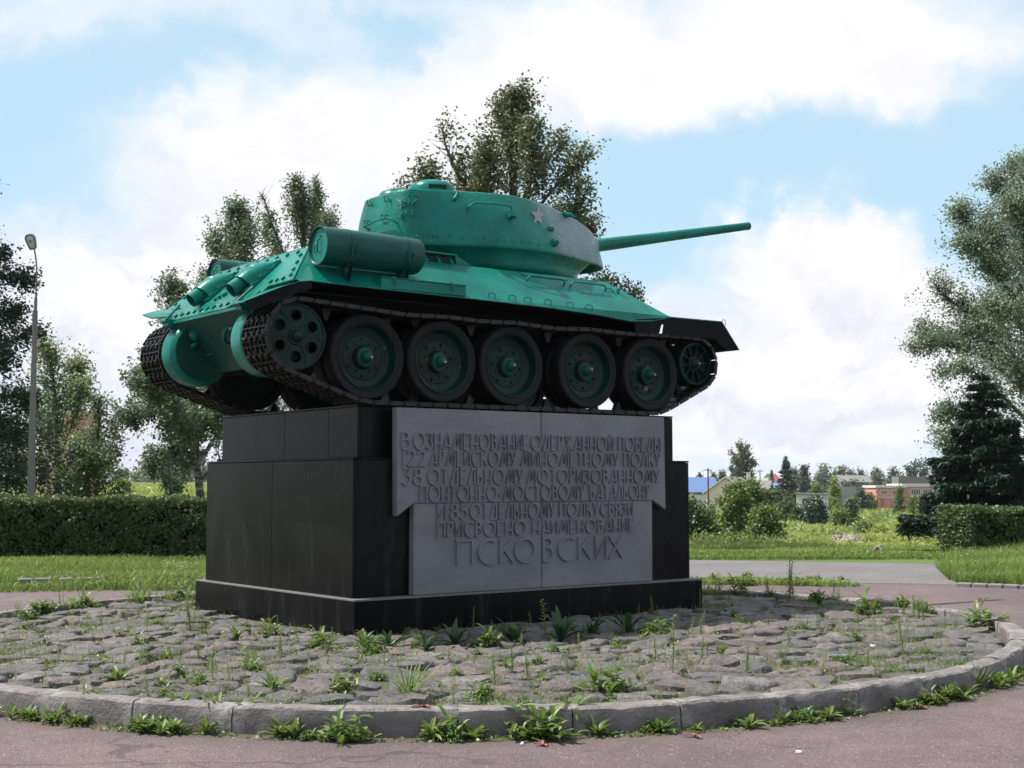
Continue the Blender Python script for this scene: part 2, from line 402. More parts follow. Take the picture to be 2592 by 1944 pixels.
# gritty red asphalt
def m_asphalt(name, c0, c1, grit, dark, sc_=1.0):
    N = new_mat(name); p = N.pos
    big = N.noise(p, .45, 5, .6); mid = N.noise(p, 3.2, 6, .7); fine = N.noise(p, 55*sc_, 3, .8)
    v1 = N.n('ShaderNodeTexVoronoi'); N.put(v1.inputs['Vector'], p); v1.inputs['Scale'].default_value = 75*sc_
    rnd = N.n('ShaderNodeSeparateColor'); N.t.links.new(v1.outputs['Color'], rnd.inputs[0])
    c = N.mix(N.ss(big, .32, .7), c0, c1)
    c = N.mix(N.ss(mid, .35, .75, 0, .55), c, tuple(x*.72 for x in c0))
    c = N.mix(N.ss(fine, .56, .72, 0, .35), c, grit)
    c = N.mix(N.ss(N.noise(p, 11, 6, .75), .5, .72, 0, .5), c, dark)
    c = N.mix(N.m('MULTIPLY', N.m('GREATER_THAN', rnd.outputs[0], .93), N.ss(v1.outputs['Distance'], .55, .3)), c, tuple(min(x*1.25, .6) for x in grit))
    c = N.mix(N.m('MULTIPLY', N.m('LESS_THAN', rnd.outputs[1], .10), N.ss(v1.outputs['Distance'], .6, .35)), c, dark)
    ck = N.n('ShaderNodeTexVoronoi', feature='DISTANCE_TO_EDGE'); N.put(ck.inputs['Vector'], N.vm('ADD', p, N.vm('SCALE', warp3(N), .5))); ck.inputs['Scale'].default_value = .55
    crk = N.m('MULTIPLY', N.ss(ck.outputs['Distance'], .012, .003), N.ss(N.noise(p, .5, 3, .5), .50, .60)); c = N.mix(N.m('MULTIPLY', crk, .7), c, dark)
    dv = N.vm('SUBTRACT', p, (-1.062, -1.709, 0.0)); rad = N.vm('LENGTH', N.mul(dv, (1, 1, 0)))
    dirt = N.m('MULTIPLY', N.ss(N.m('ADD', rad, N.m('MULTIPLY', N.noise(p, 3, 5, .7), .5)), 5.85, 5.35), .75); c = N.mix(dirt, c, (.070, .056, .046))
    return fin(N, c, .85, N.m('ADD', fine, N.m('MULTIPLY', N.m('SUBTRACT', 1.0, v1.outputs['Distance']), .8)), .006)


M_RED = m_asphalt('red_asphalt', (.090, .065, .068), (.150, .100, .105), (.21, .17, .172), (.04, .032, .035))
M_GREY = m_asphalt('grey_asphalt', (.125, .112, .116), (.165, .15, .154), (.24, .225, .226), (.06, .055, .055))
# soil and grass ground
N = new_mat('soil'); p = N.pos
c = N.mix(N.noise(p, 8, 6, .7), (.085, .062, .05), (.15, .115, .098)); c = N.mix(N.ss(N.noise(p, 3, 5, .65), .48, .62), c, (.075, .095, .030))
c = N.mix(.35, c, (.03, .03, .015)); M_SOIL = fin(N, c, .95, N.noise(p, 40, 5, .7), .012)
N = new_mat('meadow_ground'); p = N.pos
a = N.noise(p, .06, 6, .62); b_ = N.noise(p, .7, 6, .7); d_ = N.noise(p, 5, 5, .7)
c = N.mix(N.ss(a, .38, .62), (.070, .115, .020), (.125, .155, .030)); c = N.mix(N.ss(b_, .45, .7, 0, .6), c, (.055, .085, .022)); c = N.mix(N.ss(d_, .5, .75, 0, .6), c, (.19, .22, .07))
M_MEADOW = fin(N, c, .95, N.m('ADD', d_, b_), .08)


def m_leaf(name, dark, mid, light, trans=.35, rough=.5, tcol=None):
    N = new_mat(name); t = tone_attr(N)
    r = N.n('ShaderNodeValToRGB'); N.put(r.inputs[0], t); e = r.color_ramp.elements; e.new(.5)
    for i, (pp, cc) in enumerate(zip((0, .5, 1), (dark, mid, light))): e[i].position = pp; e[i].color = (*cc, 1)
    m = fin(N, r.outputs[0], rough, None, spec=.4)
    tr = N.n('ShaderNodeBsdfTranslucent'); N.put(tr.inputs[0], N.mix(.5, r.outputs[0], tcol or tuple(min(1, x*1.7) for x in light)))
    mx = N.n('ShaderNodeMixShader'); mx.inputs[0].default_value = trans
    N.t.links.new(N.b.outputs[0], mx.inputs[1]); N.t.links.new(tr.outputs[0], mx.inputs[2])
    N.t.links.new(mx.outputs[0], N.t.nodes['Material Output'].inputs[0]); return m


L_LIME = m_leaf('lime_leaf', (0.040, 0.061, 0.031), (0.075, 0.101, 0.048), (0.165, 0.176, 0.066), .25)
L_BIRCH = m_leaf('birch_leaf', (0.057, 0.096, 0.050), (0.100, 0.154, 0.082), (0.177, 0.234, 0.126), .28)
L_DARK = m_leaf('dark_leaf', (0.013, 0.031, 0.021), (0.023, 0.049, 0.029), (0.046, 0.078, 0.036), .18)
L_POP = m_leaf('poplar_leaf', (0.083, 0.127, 0.083), (0.132, 0.187, 0.121), (0.220, 0.270, 0.176), .30)
L_PALE = m_leaf('pale_leaf', (0.102, 0.144, 0.072), (0.162, 0.216, 0.102), (0.264, 0.312, 0.144), .33)
L_SPRUCE = m_leaf('spruce_needle', (0.012, 0.031, 0.024), (0.019, 0.046, 0.031), (0.036, 0.066, 0.041), .10, .6)
L_HEDGE = m_leaf('hedge_leaf', (0.022, 0.051, 0.016), (0.048, 0.090, 0.026), (0.112, 0.160, 0.045), .22)
L_BUSH = m_leaf('bush_leaf', (0.053, 0.090, 0.027), (0.090, 0.143, 0.039), (0.173, 0.225, 0.053), .3)
L_YEL = m_leaf('yellow_bush_leaf', (0.112, 0.175, 0.022), (0.175, 0.237, 0.035), (0.275, 0.325, 0.062), .35)
L_GRASS = m_leaf('grass_blade', (0.066, 0.126, 0.022), (0.114, 0.192, 0.034), (0.216, 0.270, 0.066), .35)
L_FIELD = m_leaf('field_grass', (0.132, 0.190, 0.034), (0.207, 0.270, 0.052), (0.333, 0.356, 0.103), .35)
L_WEED = m_leaf('weed_leaf', (0.042, 0.096, 0.019), (0.082, 0.150, 0.029), (0.168, 0.216, 0.050), .3, .45)
L_DOCK = m_leaf('dock_leaf', (.012, .036, .018), (.022, .055, .024), (.045, .085, .032), .25, .45)
L_STEM = m_leaf('stem_weed', (.090, .150, .045), (.150, .210, .065), (.22, .26, .10), .3)
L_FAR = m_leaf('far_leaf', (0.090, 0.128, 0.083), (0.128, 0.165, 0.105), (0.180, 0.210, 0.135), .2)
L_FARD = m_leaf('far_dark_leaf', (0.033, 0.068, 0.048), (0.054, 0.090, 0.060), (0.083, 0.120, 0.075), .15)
N = new_mat('flower_white'); M_FLOWER = fin(N, (.8, .8, .76), .6)
N = new_mat('bark'); M_BARK = fin(N, N.mix(N.noise(N.mul(N.pos, (8, 8, 1.5)), 1, 5, .7), (.055, .048, .042), (.13, .115, .10)), .9, N.noise(N.mul(N.pos, (8, 8, 1.5)), 2, 5, .7), .02)
N = new_mat('birch_bark'); M_BBARK = fin(N, N.mix(N.ss(N.noise(N.mul(N.pos, (2, 2, 9)), 1, 5, .7), .42, .56), (.24, .235, .23), (.05, .045, .04)), .8)
def m_flat(name, c0, c1=None, rough=.8, s=2.0, bump=None, bd=.01, streak=(1, 1, 1)):
    N = new_mat(name); n = N.noise(N.mul(N.pos, streak), s, 5, .65)
    return fin(N, N.mix(n, c0, c1 or tuple(x*.75 for x in c0)), rough, n if bump else None, bd)
M_CREAM = m_flat('cream_plaster', (.62, .56, .45), (.72, .66, .55)); M_BRICK = m_flat('pink_brick', (.50, .19, .16), (.62, .29, .25), s=6)
M_WHITE = m_flat('white_plaster', (.72, .68, .64), (.60, .55, .5)); M_SLATE = m_flat('grey_slate', (.14, .13, .125), (.22, .20, .19), streak=(1, 1, 4))
M_BLUE = m_flat('blue_metal_roof', (.10, .17, .36), (.13, .22, .42), .4); M_REDROOF = m_flat('red_roof', (.48, .06, .07), (.58, .10, .10), .5)
M_GLASS = m_flat('window_glass', (.05, .06, .07), (.12, .14, .16), .15); M_ORBRICK = m_flat('orange_brick', (.52, .26, .15), (.62, .34, .21), s=5)
M_DOOR = m_flat('orange_door', (.45, .16, .05), (.35, .12, .05)); M_GWALL = m_flat('grey_block_wall', (.27, .27, .30), (.34, .34, .36), streak=(1, 1, 3))
M_POST = m_flat('post_concrete', (.13, .115, .10), (.24, .22, .20), s=1.0, streak=(9, 9, 1.2), bump=1); M_STEEL = m_flat('grey_steel', (.10, .105, .11), (.16, .165, .17), .45)
M_LENS = m_flat('lamp_lens', (.42, .43, .44), (.55, .56, .56), .25); M_GREENROOF = m_flat('green_roof', (.20, .28, .17), (.28, .36, .22), .6)

# ================================================================== GROUND
rings = [0.4, 1, 2, 3.5, 5, 7, 9, 11, 13, 15, 17, 19, 21, 23, 25, 27, 29, 31, 33, 36, 40, 45, 50, 56, 63, 71, 80, 90, 102, 116, 132, 150, 172, 198, 228, 262, 300, 350, 420, 520, 660, 850, 1100, 1500, 2100, 3000, 4200]
NA = 240; V = []; F = []
for r in rings:
    for k in range(NA):
        a = 2*PI*k/NA; x = CAM.x+r*math.cos(a); y = CAM.y+r*math.sin(a); V.append((x, y, th(x, y)-.012))
for i in range(len(rings)-1):
    for k in range(NA): F.append((i*NA+k, (i+1)*NA+k, (i+1)*NA+(k+1) % NA, i*NA+(k+1) % NA))
F.append(tuple(range(NA)))
g = mk('ground', V, F, M_MEADOW, smooth_a=60); tag(g, kind='structure')


def sheet(name, pts, z, mat):
    o = mk(name, [(p[0], p[1], z) for p in pts], [tuple(range(len(pts)))], mat)
    bm = bmesh.new(); bm.from_mesh(o.data); bmesh.ops.triangulate(bm, faces=bm.faces); bmesh.ops.recalc_face_normals(bm, faces=bm.faces)
    for f in bm.faces:
        if f.normal.z < 0: f.normal_flip()
    bm.to_mesh(o.data); bm.free(); return tag(o, kind='structure')


arc = [(-2.6, 7.9), (-1.2, 7.35), (.2, 6.85), (1.8, 6.2), (3.6, 5.2), (5.2, 3.95), (6.6, 2.5), (7.4, 1.5), (8.0, .6), (8.6, -.1), (9.0, -.9), (9.0, -1.7), (9.6, -3.0), (11.5, -5.0)]
sheet('red_path', [(-40, -45), (40, -45), (40, -26)]+arc[::-1]+[(-14, 12.4), (-45, 25)], .004, M_RED)
sheet('asphalt_road', [(4.9, 4.8)]+arc[5:]+[(30, -20), (32, -17), (14.0, -5.6), (10.2, -1.9), (9.65, -.5), (9.95, .2), (13.1, 2.55), (12.2, 4.2), (10.6, 6.35), (7.5, 10.5)], .008, M_GREY)

# the raised ring: kerb, bed, stones
RC = Vector((-1.062, -1.709, 0)); RR = 5.134; KH = .172
PL = (-2.178, 2.409, -1.593, 1.935)                 # plinth footprint x0 x1 y0 y1
def RB(a):                               # the ring swells a little towards the right
    a = (math.degrees(a)+180) % 360-180; return .34*math.exp(-((a+22)/28)**2)
bed = B().lathe([(.0, RR-.10), (.085, RR-.10), (.095, 0.0)], 96, 'z', RC).build('cobble_circle', M_SOIL)
for v in bed.data.vertices:
    r_ = math.hypot(v.co.x-RC.x, v.co.y-RC.y)
    if r_ > 1: k_ = 1+RB(math.atan2(v.co.y-RC.y, v.co.x-RC.x))/r_; v.co.x = RC.x+(v.co.x-RC.x)*k_; v.co.y = RC.y+(v.co.y-RC.y)*k_; tag(bed, kind='structure')
rng = np.random.default_rng(7); rnd = random.Random(11)
kerb = empty('kerb', RC, kind='structure')
nk = 46
for k in range(nk):
    a0 = 2*PI*k/nk+.0009; a1 = 2*PI*(k+1)/nk-.0009
    b = B(); seg = 9; prof = [(RR, -.03), (RR+.004, KH*.55), (RR-.002, KH-.014), (RR-.016, KH-.001), (RR-.09, KH+.002), (RR-.148, KH-.002), (RR-.16, KH-.02), (RR-.16, .02)]
    Vv = []; dz = rnd.uniform(-.004, .004); dr = rnd.uniform(-.005, .005); chip = rnd.random() < .55; cpos = rnd.uniform(.1, .9); cw = rnd.uniform(.08, .3)
    for i in range(seg+1):
        t = i/seg; a = a0+(a1-a0)*t; ch = max(0, 1-abs(t-cpos)/cw) if chip else 0
        for j, (r, z) in enumerate(prof):
            n_ = rnd.gauss(0, .0025)
            rr = r+dr+n_+RB(a); zz = z+(dz if j > 0 else 0)+rnd.gauss(0, .003)*(j > 0)
            if j in (2, 3): rr -= ch*rnd.uniform(.01, .035); zz -= ch*rnd.uniform(.0, .022)
            if i in (0, seg) and j in (2, 3): rr -= .004; zz -= .004
            Vv.append((rr*math.cos(a), rr*math.sin(a), zz))
    m_ = len(prof)
    Ff = [(i*m_+j, (i+1)*m_+j, (i+1)*m_+j+1, i*m_+j+1) for i in range(seg) for j in range(m_-1)]+[tuple(range(m_)), tuple(seg*m_+j for j in range(m_))[::-1]]
    b.add(Vv, Ff); b.build('kerb_stone', M_KERB, kerb, 30)

# cobbles: relaxed scatter of seeds, their cells become stones
seeds = []
tries = 0
while tries < 26000:
    tries += 1
    a = rnd.uniform(0, 2*PI); r = (RR+RB(a)-.26)*math.sqrt(rnd.random()); x = RC.x+r*math.cos(a); y = RC.y+r*math.sin(a)
    if PL[0]-.13 < x < PL[1]+.13 and PL[2]-.13 < y < PL[3]+.13: continue
    dmin = .29+.10*math.sin(x*1.7+.6)*math.sin(y*1.3)+.10*smooth(1, 3, x)
    if all((x-p_[0])**2+(y-p_[1])**2 > dmin*dmin for p_ in seeds): seeds.append((x, y))
S = np.array(seeds)


def clip(poly, mx, my, nx, ny):
    out = []
    for i in range(len(poly)):
        p_, q_ = poly[i], poly[(i+1) % len(poly)]; dp = (p_[0]-mx)*nx+(p_[1]-my)*ny; dq = (q_[0]-mx)*nx+(q_[1]-my)*ny
        if dp <= 0: out.append(p_)
        if dp*dq < 0: t = dp/(dp-dq); out.append((p_[0]+(q_[0]-p_[0])*t, p_[1]+(q_[1]-p_[1])*t))
    return out


stones = []
for i, (x, y) in enumerate(seeds):
    if rnd.random() < .02: continue
    poly = [(x-.34, y-.34), (x+.34, y-.34), (x+.34, y+.34), (x-.34, y+.34)]
    d2 = (S[:, 0]-x)**2+(S[:, 1]-y)**2
    for j in np.argsort(d2)[1:16]:
        xx, yy = S[j]; poly = clip(poly, (x+xx)/2, (y+yy)/2, xx-x, yy-y)
        if len(poly) < 3: break
    for (mx, my, nx, ny) in ((PL[0]-.03, 0, 1, 0), (PL[1]+.03, 0, -1, 0), (0, PL[2]-.03, 0, 1), (0, PL[3]+.03, 0, -1)):
        inside = (x-mx)*nx+(y-my)*ny < 0
        if inside and ((nx and PL[2]-.1 < y < PL[3]+.1) or (ny and PL[0]-.1 < x < PL[1]+.1)): poly = clip(poly, mx, my, nx, ny)
    rr0 = math.hypot(x-RC.x, y-RC.y); ang = math.atan2(y-RC.y, x-RC.x)
    if rr0 > RR+RB(ang)-.7:
        for da in (-.09, -.05, 0, .05, .09):
            cx_, cy_ = math.cos(ang+da), math.sin(ang+da); poly = clip(poly, RC.x+(RR+RB(ang+da)-.17)*cx_, RC.y+(RR+RB(ang+da)-.17)*cy_, cx_, cy_)
    if len(poly) < 3: continue
    pts = [Vector((p_[0]-x, p_[1]-y, 0)) for p_ in poly]
    for _ in range(1): pts = [q for k in range(len(pts)) for q in (pts[k]*.74+pts[(k+1) % len(pts)]*.26, pts[k]*.26+pts[(k+1) % len(pts)]*.74)]
    sz = sum(p_.length for p_ in pts)/len(pts)
    if sz < .06: continue
    pts = [p_*(1-.024/max(p_.length, .03))*rnd.uniform(.90, 1.0) for p_ in pts]
    h = rnd.uniform(.016, .044)*min(1.25, sz/.15); n = len(pts); Vs = []; tilt = Vector((rnd.gauss(0, .055), rnd.gauss(0, .055), 0))
    prof_ = [(1.0, -.03), (.98, .50), (.88, .82), (.64, .93), (.30, 1.0)]; off = Vector((rnd.uniform(-.2, .2)*sz, rnd.uniform(-.2, .2)*sz, 0))
    for q, hh in prof_:
        for p_ in pts:
            z = hh*h if hh > 0 else hh
            pp = p_*q+off*(1-q); wob = rnd.gauss(0, .0075) if hh > .2 else 0
            Vs.append((pp.x, pp.y, z+wob+(tilt.dot(pp) if hh > 0 else 0)))
    Vs.append((off.x, off.y, h*rnd.uniform(.93, 1.03)))
    Fs = [(a_*n+k, a_*n+(k+1) % n, (a_+1)*n+(k+1) % n, (a_+1)*n+k) for a_ in range(4) for k in range(n)]+[(4*n+k, 4*n+(k+1) % n, 5*n) for k in range(n)]
    P3 = Vector((x, y, .09)); dist = (P3-CAM).length
    uv = (P3-CAM); fr = abs(uv.dot(RGT)/uv.dot(FWD)) < .385
    hid = (x > PL[0] and y > PL[3]-.2) or (x > 0 and y > 1.2)
    stones.append((-(sz/dist) if fr and not hid else 1, x, y, Vs, Fs, rnd.random()))
stones.sort(key=lambda s_: s_[0])
rest = ([], [], [])
for i, (key, x, y, Vs, Fs, tn_) in enumerate(stones):
    if i < 300:
        o = mk('cobblestone', Vs, Fs, M_COBBLE, bed, 50); o.location = (x, y, .088)
        at = o.data.attributes.new('tone', 'FLOAT', 'POINT'); at.data.foreach_set('value', [tn_]*len(Vs))
    else:
        o_ = len(rest[0]); rest[0].extend([(v[0]+x, v[1]+y, v[2]+.088) for v in Vs]); rest[1].extend([tuple(q+o_ for q in f) for f in Fs]); rest[2].extend([tn_]*len(Vs))
o = mk('small_cobbles', rest[0], rest[1], M_COBBLE, bed, 50); o['kind'] = 'stuff'
at = o.data.attributes.new('tone', 'FLOAT', 'POINT'); at.data.foreach_set('value', rest[2])

# ================================================================== PEDESTAL
ZT = 2.3
ped = empty('granite_pedestal', (0, 0, 0), label='stepped black granite pedestal carrying the green tank', cat='pedestal')


def tier(name, x0, x1, y0, y1, z0, z1, jr, js):
    e = mk(name, *(lambda b_: (b_.v, b_.f))(B().box(((x0+x1)/2, (y0+y1)/2, (z0+z1)/2-.004), (x1-x0-.05, y1-y0-.05, z1-z0-.008))), M_DARK, ped)
    t = .035; zc_, hz_ = (z0+z1-.022)/2, z1-z0-.022
    def slabs(cuts, fn):
        for a_, b_ in zip(cuts[:-1], cuts[1:]): fn(a_+.0015, b_-.0015)
    for xs, xc in ((x0, x0+t/2), (x1, x1-t/2)):
        slabs([y0]+jr+[y1], lambda a_, b_: B().box((xc, (a_+b_)/2, zc_), (t, b_-a_, hz_-.003), bev=.004).build('granite_slab', M_GRANITE, e, 30))
    for yc in (y0+t/2, y1-t/2):
        slabs([x0+t]+js+[x1-t], lambda a_, b_: B().box(((a_+b_)/2, yc, zc_), (b_-a_, t, hz_-.003), bev=.004).build('granite_slab', M_GRANITE, e, 30))
    B().box(((x0+x1)/2, (y0+y1)/2, z1-.011), (x1-x0+.004, y1-y0+.004, .019), bev=.003).build('ledge_slab', M_LEDGE if name == 'plinth' else M_GRANITE, e, 30)
    return e


tier('plinth', -2.178, 2.409, -1.593, 1.935, 2.3-2.236, 2.3-1.857, [.268], [-.9, .75])
tier('middle_block', -2.119, 2.349, -1.456, 1.797, 2.3-1.857, 2.3-.516, [.198], [-.05, 1.2])
tier('upper_block', -1.996, 2.227, -1.3265, 1.668, 2.3-.516, 2.3, [-.764, .171], [-.05, 1.2])
foot = B().box((.115, .17, .045), (4.66, 3.60, .09), bev=.02).build('concrete_footing', M_KERB, ped, 30)

PY0, PY1 = -1.462, -1.545
SLABS = [
    ([(-1.69, -.03), (.1035, -.03), (.1035, -.9635), (-1.485, -.9635), (-1.683, -1.088)], 0),
    ([(.1085, -.03), (1.885, -.03), (1.895, -1.072), (1.70, -.9635), (.1085, -.9635)], 1),
    ([(-1.487, -.968), (.1035, -.968), (.1035, -1.855), (-1.493, -1.855)], 2),
    ([(.1085, -.968), (1.687, -.968), (1.682, -1.855), (.1085, -1.855)], 3)]
slab_o = []
for poly, i in SLABS:
    bm = bmesh.new(); vs = [bm.verts.new((x, PY1, z+ZT)) for x, z in poly]; f = bm.faces.new(vs)
    ex = bmesh.ops.extrude_face_region(bm, geom=[f]); bmesh.ops.translate(bm, vec=(0, PY0-PY1, 0), verts=[e for e in ex['geom'] if isinstance(e, bmesh.types.BMVert)])
    bmesh.ops.recalc_face_normals(bm, faces=bm.faces); bmesh.ops.bevel(bm, geom=bm.edges[:], offset=.006, segments=2, affect='EDGES')
    me = bpy.data.meshes.new('inscription_slab'); bm.to_mesh(me); bm.free(); me.materials.append(M_PANEL)
    o = bpy.data.objects.new('inscription_slab', me); COL.objects.link(o); o.parent = ped; slab_o.append(o)


def arcp(cx, cy, rx, ry, a0, a1, n=12): return [(cx+rx*math.cos(math.radians(a0+(a1-a0)*i/n)), cy+ry*math.sin(math.radians(a0+(a1-a0)*i/n))) for i in range(n+1)]


O_ = arcp(.5, .5, .5, .5, 0, 360, 22)[:-1]
# letter: (relative width, strokes) in a unit cell; narrow stems, low crossbars, slanting A and M like the panel
GL = {
    'А': (.62, [[(0, 0), (.62, 1), (1, 0)], [(.26, .22), (.98, .22)]]),
    'Б': (.44, [[(.85, 1), (0, 1), (0, 0)], [(0, .56), (.45, .56)]+arcp(.45, .28, .55, .28, 90, -90)+[(0, 0)]]),
    'В': (.42, [[(0, 0), (0, 1)], [(0, 1), (.35, 1)]+arcp(.35, .80, .5, .20, 90, -90, 8)+[(0, .60)], [(0, .60), (.4, .60)]+arcp(.4, .30, .6, .30, 90, -90, 10)+[(0, 0)]]),
    'Д': (.60, [[(.08, 0), (.60, 1), (.88, 1), (.88, 0)], [(0, -.02), (1, -.02)]]),
    'Е': (.42, [[(1, 1), (0, 1), (0, 0), (1, 0)], [(0, .42), (.8, .42)]]),
    'Ж': (.68, [[(.5, 0), (.5, 1)], [(.04, 1), (.5, .42), (.96, 1)], [(0, 0), (.5, .46), (1, 0)]]),
    'З': (.42, [arcp(.42, .78, .5, .22, 150, -90, 10)+arcp(.42, .28, .58, .28, 90, -150, 12)]),
    'И': (.50, [[(0, 1), (0, 0), (1, 1), (1, 0)]]),
    'Й': (.50, [[(0, .92), (0, 0), (1, .92), (1, 0)], [(.25, 1.06), (.75, 1.06)]]),
    'К': (.48, [[(0, 0), (0, 1)], [(.9, 1), (0.05, .44)], [(.30, .58), (1, 0)]]),
    'Л': (.50, [[(0, 0), (.62, 1), (1, 1)], [(.98, 1), (.98, 0)]]),
    'М': (.72, [[(0, 0), (.40, 1), (.50, .22), (.92, 1), (1, 0)]]),
    'Н': (.52, [[(0, 0), (0, 1)], [(1, 0), (1, 1)], [(0, .36), (1, .36)]]),
    'О': (.86, [O_+[O_[0]]]),
    'П': (.50, [[(0, 0), (0, 1)], [(-.12, 1), (1, 1), (1, 0)]]),
    'Р': (.40, [[(0, 0), (0, 1)], [(0, 1), (.45, 1)]+arcp(.45, .75, .55, .25, 90, -90, 8)+[(0, .5)]]),
    'С': (.62, [arcp(.62, .5, .62, .5, 52, 308, 18)]),
    'Т': (.46, [[(.5, 0), (.5, 1)], [(0, 1), (1, 1)]]),
    'У': (.50, [[(0, 1), (.42, .42)], [(1, 1), (.30, 0)]]),
    'Х': (.60, [[(0, 1), (1, 0)], [(1, 1), (0, 0)]]),
    'Ы': (.62, [[(0, 1), (0, 0), (.35, 0)]+arcp(.35, .24, .25, .24, -90, 90, 8)+[(0, .48)], [(1, 0), (1, 1)]]),
    'Ь': (.40, [[(0, 1), (0, 0), (.5, 0)]+arcp(.5, .26, .5, .26, -90, 90, 8)+[(0, .52)]]),
    'Я': (.44, [[(1, 0), (1, 1)], [(1, 1), (.5, 1)]+arcp(.5, .75, .5, .25, 90, 270, 8)+[(1, .5)], [(.5, .5), (0, 0)]]),
    '1': (.06, [[(.5, 0), (.5, 1)]]),
    '2': (.50, [arcp(.48, .72, .48, .28, 170, -20, 10)+[(.9, .52), (0, 0), (1.05, 0)]]),
    '3': (.46, [[(.1, 1), (.95, 1), (.45, .62)]+arcp(.42, .31, .55, .31, 80, -150, 12)]),
    '5': (.44, [[(.95, 1), (.2, 1), (.12, .58)]+arcp(.4, .31, .56, .31, 105, -150, 12)]),
    '8': (.48, [arcp(.5, .77, .38, .23, 0, 360, 14), arcp(.5, .28, .5, .28, 0, 360, 16)]),
    '-': (.24, [[(0, .34), (1, .34)]]),
}


def stroke(b, pts, w, y0, dep):
    """raised stroke with sloping flanks along a polyline in XZ"""
    P = [Vector((p_[0], p_[1])) for p_ in pts]; closed = (P[0]-P[-1]).length < 1e-6
    if closed: P = P[:-1]
    n = len(P); Vs = []
    for i, p_ in enumerate(P):
        if closed: d0 = (p_-P[i-1]).normalized(); d1 = (P[(i+1) % n]-p_).normalized()
        else: d0 = (p_-P[i-1]).normalized() if i else (P[1]-p_).normalized(); d1 = (P[i+1]-p_).normalized() if i < n-1 else d0
        n0 = Vector((-d0.y, d0.x)); n1 = Vector((-d1.y, d1.x)); m_ = n0+n1
        m_ = m_/max(m_.dot(n0), .75) if m_.length > .2 else n0
        for s_, yy in ((w, y0+.004), (w*.62, y0-dep), (-w*.62, y0-dep), (-w, y0+.004)): Vs.append((p_.x+m_.x*s_, yy, p_.y+m_.y*s_))
    k = n if closed else n-1
    Fs = [(i*4+j, i*4+j+1, ((i+1) % n)*4+j+1, ((i+1) % n)*4+j) for i in range(k) for j in range(3)]
    if not closed: Fs += [(0, 1, 2, 3), tuple((n-1)*4+j for j in range(4))[::-1]]
    b.add(Vs, Fs)


ROWS = [
    (-.276, -.266, -.437, -.413, ['В', 'ОЗНАМЕНОВАНИЕ', 'ОДЕРЖАННОЙ', 'ПОБЕДЫ'], [(-1.629, -1.547), (-1.494, -.079), (-.036, 1.1), (1.183, 1.806)]),
    (-.453, -.445, -.599, -.586, ['122', 'АРМЕЙСКОМУ', 'МИНОМЕТНОМУ', 'ПОЛКУ'], [(-1.62, -1.368), (-1.308, -.239), (-.17, 1.181), (1.261, 1.804)]),
    (-.630, -.626, -.783, -.766, ['38', 'ОТДЕЛЬНОМУ', 'МОТОРИЗОВАННОМУ'], [(-1.623, -1.404), (-1.328, -.146), (-.09, 1.79)]),
    (-.800, -.797, -.946, -.940, ['ПОНТОННО-МОСТОВОМУ', 'БАТАЛЬОНУ'], [(-1.417, .686), (.767, 1.635)]),
    (-.976, -.985, -1.131, -1.123, ['И', '85', 'ОТДЕЛЬНОМУ', 'ПОЛКУ', 'СВЯЗИ'], [(-1.214, -1.123), (-1.063, -.858), (-.819, .281), (.345, .887), (.918, 1.376)]),
    (-1.159, -1.162, -1.303, -1.295, ['ПРИСВОЕНО', 'НАИМЕНОВАНИЕ'], [(-1.213, -.12), (-.02, 1.395)]),
    (-1.340, -1.346, -1.580, -1.586, list('ПСКОВСКИХ'), [(-.976, -.793), (-.713, -.516), (-.444, -.279), (-.251, .001), (.12, .24), (.323, .532), (.602, .772), (.838, .985), (1.036, 1.223)])]
for zt0, zt1, zb0, zb1, words, spans in ROWS:
    X0, X1 = spans[0][0], spans[-1][1]
    for wd, (a, b_) in zip(words, spans):
        ws = [GL[ch][0] for ch in wd]; gap = .22 if len(wd) > 1 else 0; tot = sum(ws)+gap*(len(wd)-1); k = (b_-a)/tot; x = a
        for ch, w_ in zip(wd, ws):
            cw = w_*k; xc = x+cw/2; t = (xc-X0)/(X1-X0); zb = zb0+(zb1-zb0)*t; H = (zt0+(zt1-zt0)*t)-zb
            if len(wd) > 1 and x < .106 < x+cw: pass
            bb = B(); sw = .0105 if H < .2 else .015
            for i, st in enumerate(GL[ch][1]):
                stroke(bb, [(x+(q[0])*cw, ZT+zb+q[1]*H) for q in st], sw, PY1, .024-.0010*i)
            par = slab_o[(0 if xc < .106 else 1)+(2 if zb < -.96 else 0)]
            bb.build('letter', M_LETTER, par, 25)
            x += cw+gap*k

# ================================================================== TANK (own coordinates: x forward, right side at -y, z from the pedestal top)
tank = empty('tank', (0, 0, ZT), label='green battle tank with raised gun mounted on the black granite pedestal', cat='tank')
XS, ZS, XI, ZI, ZWH = -2.709, .612, 2.527, .6187, .46
WX = [1.817, .881, -.168, -1.053, -1.93]


def rpl(s, off=0.0):                       # point on the upper rear plate: s metres down from its top edge, off metres proud
    d = Vector((-.62, 0, -.61)).normalized(); n = Vector((-.61, 0, .62)).normalized()
    return Vector((-2.36, 0, 1.53))+d*s+n*off
RD = Vector((-.62, 0, -.61)).normalized(); RN = Vector((-.61, 0, .62)).normalized()

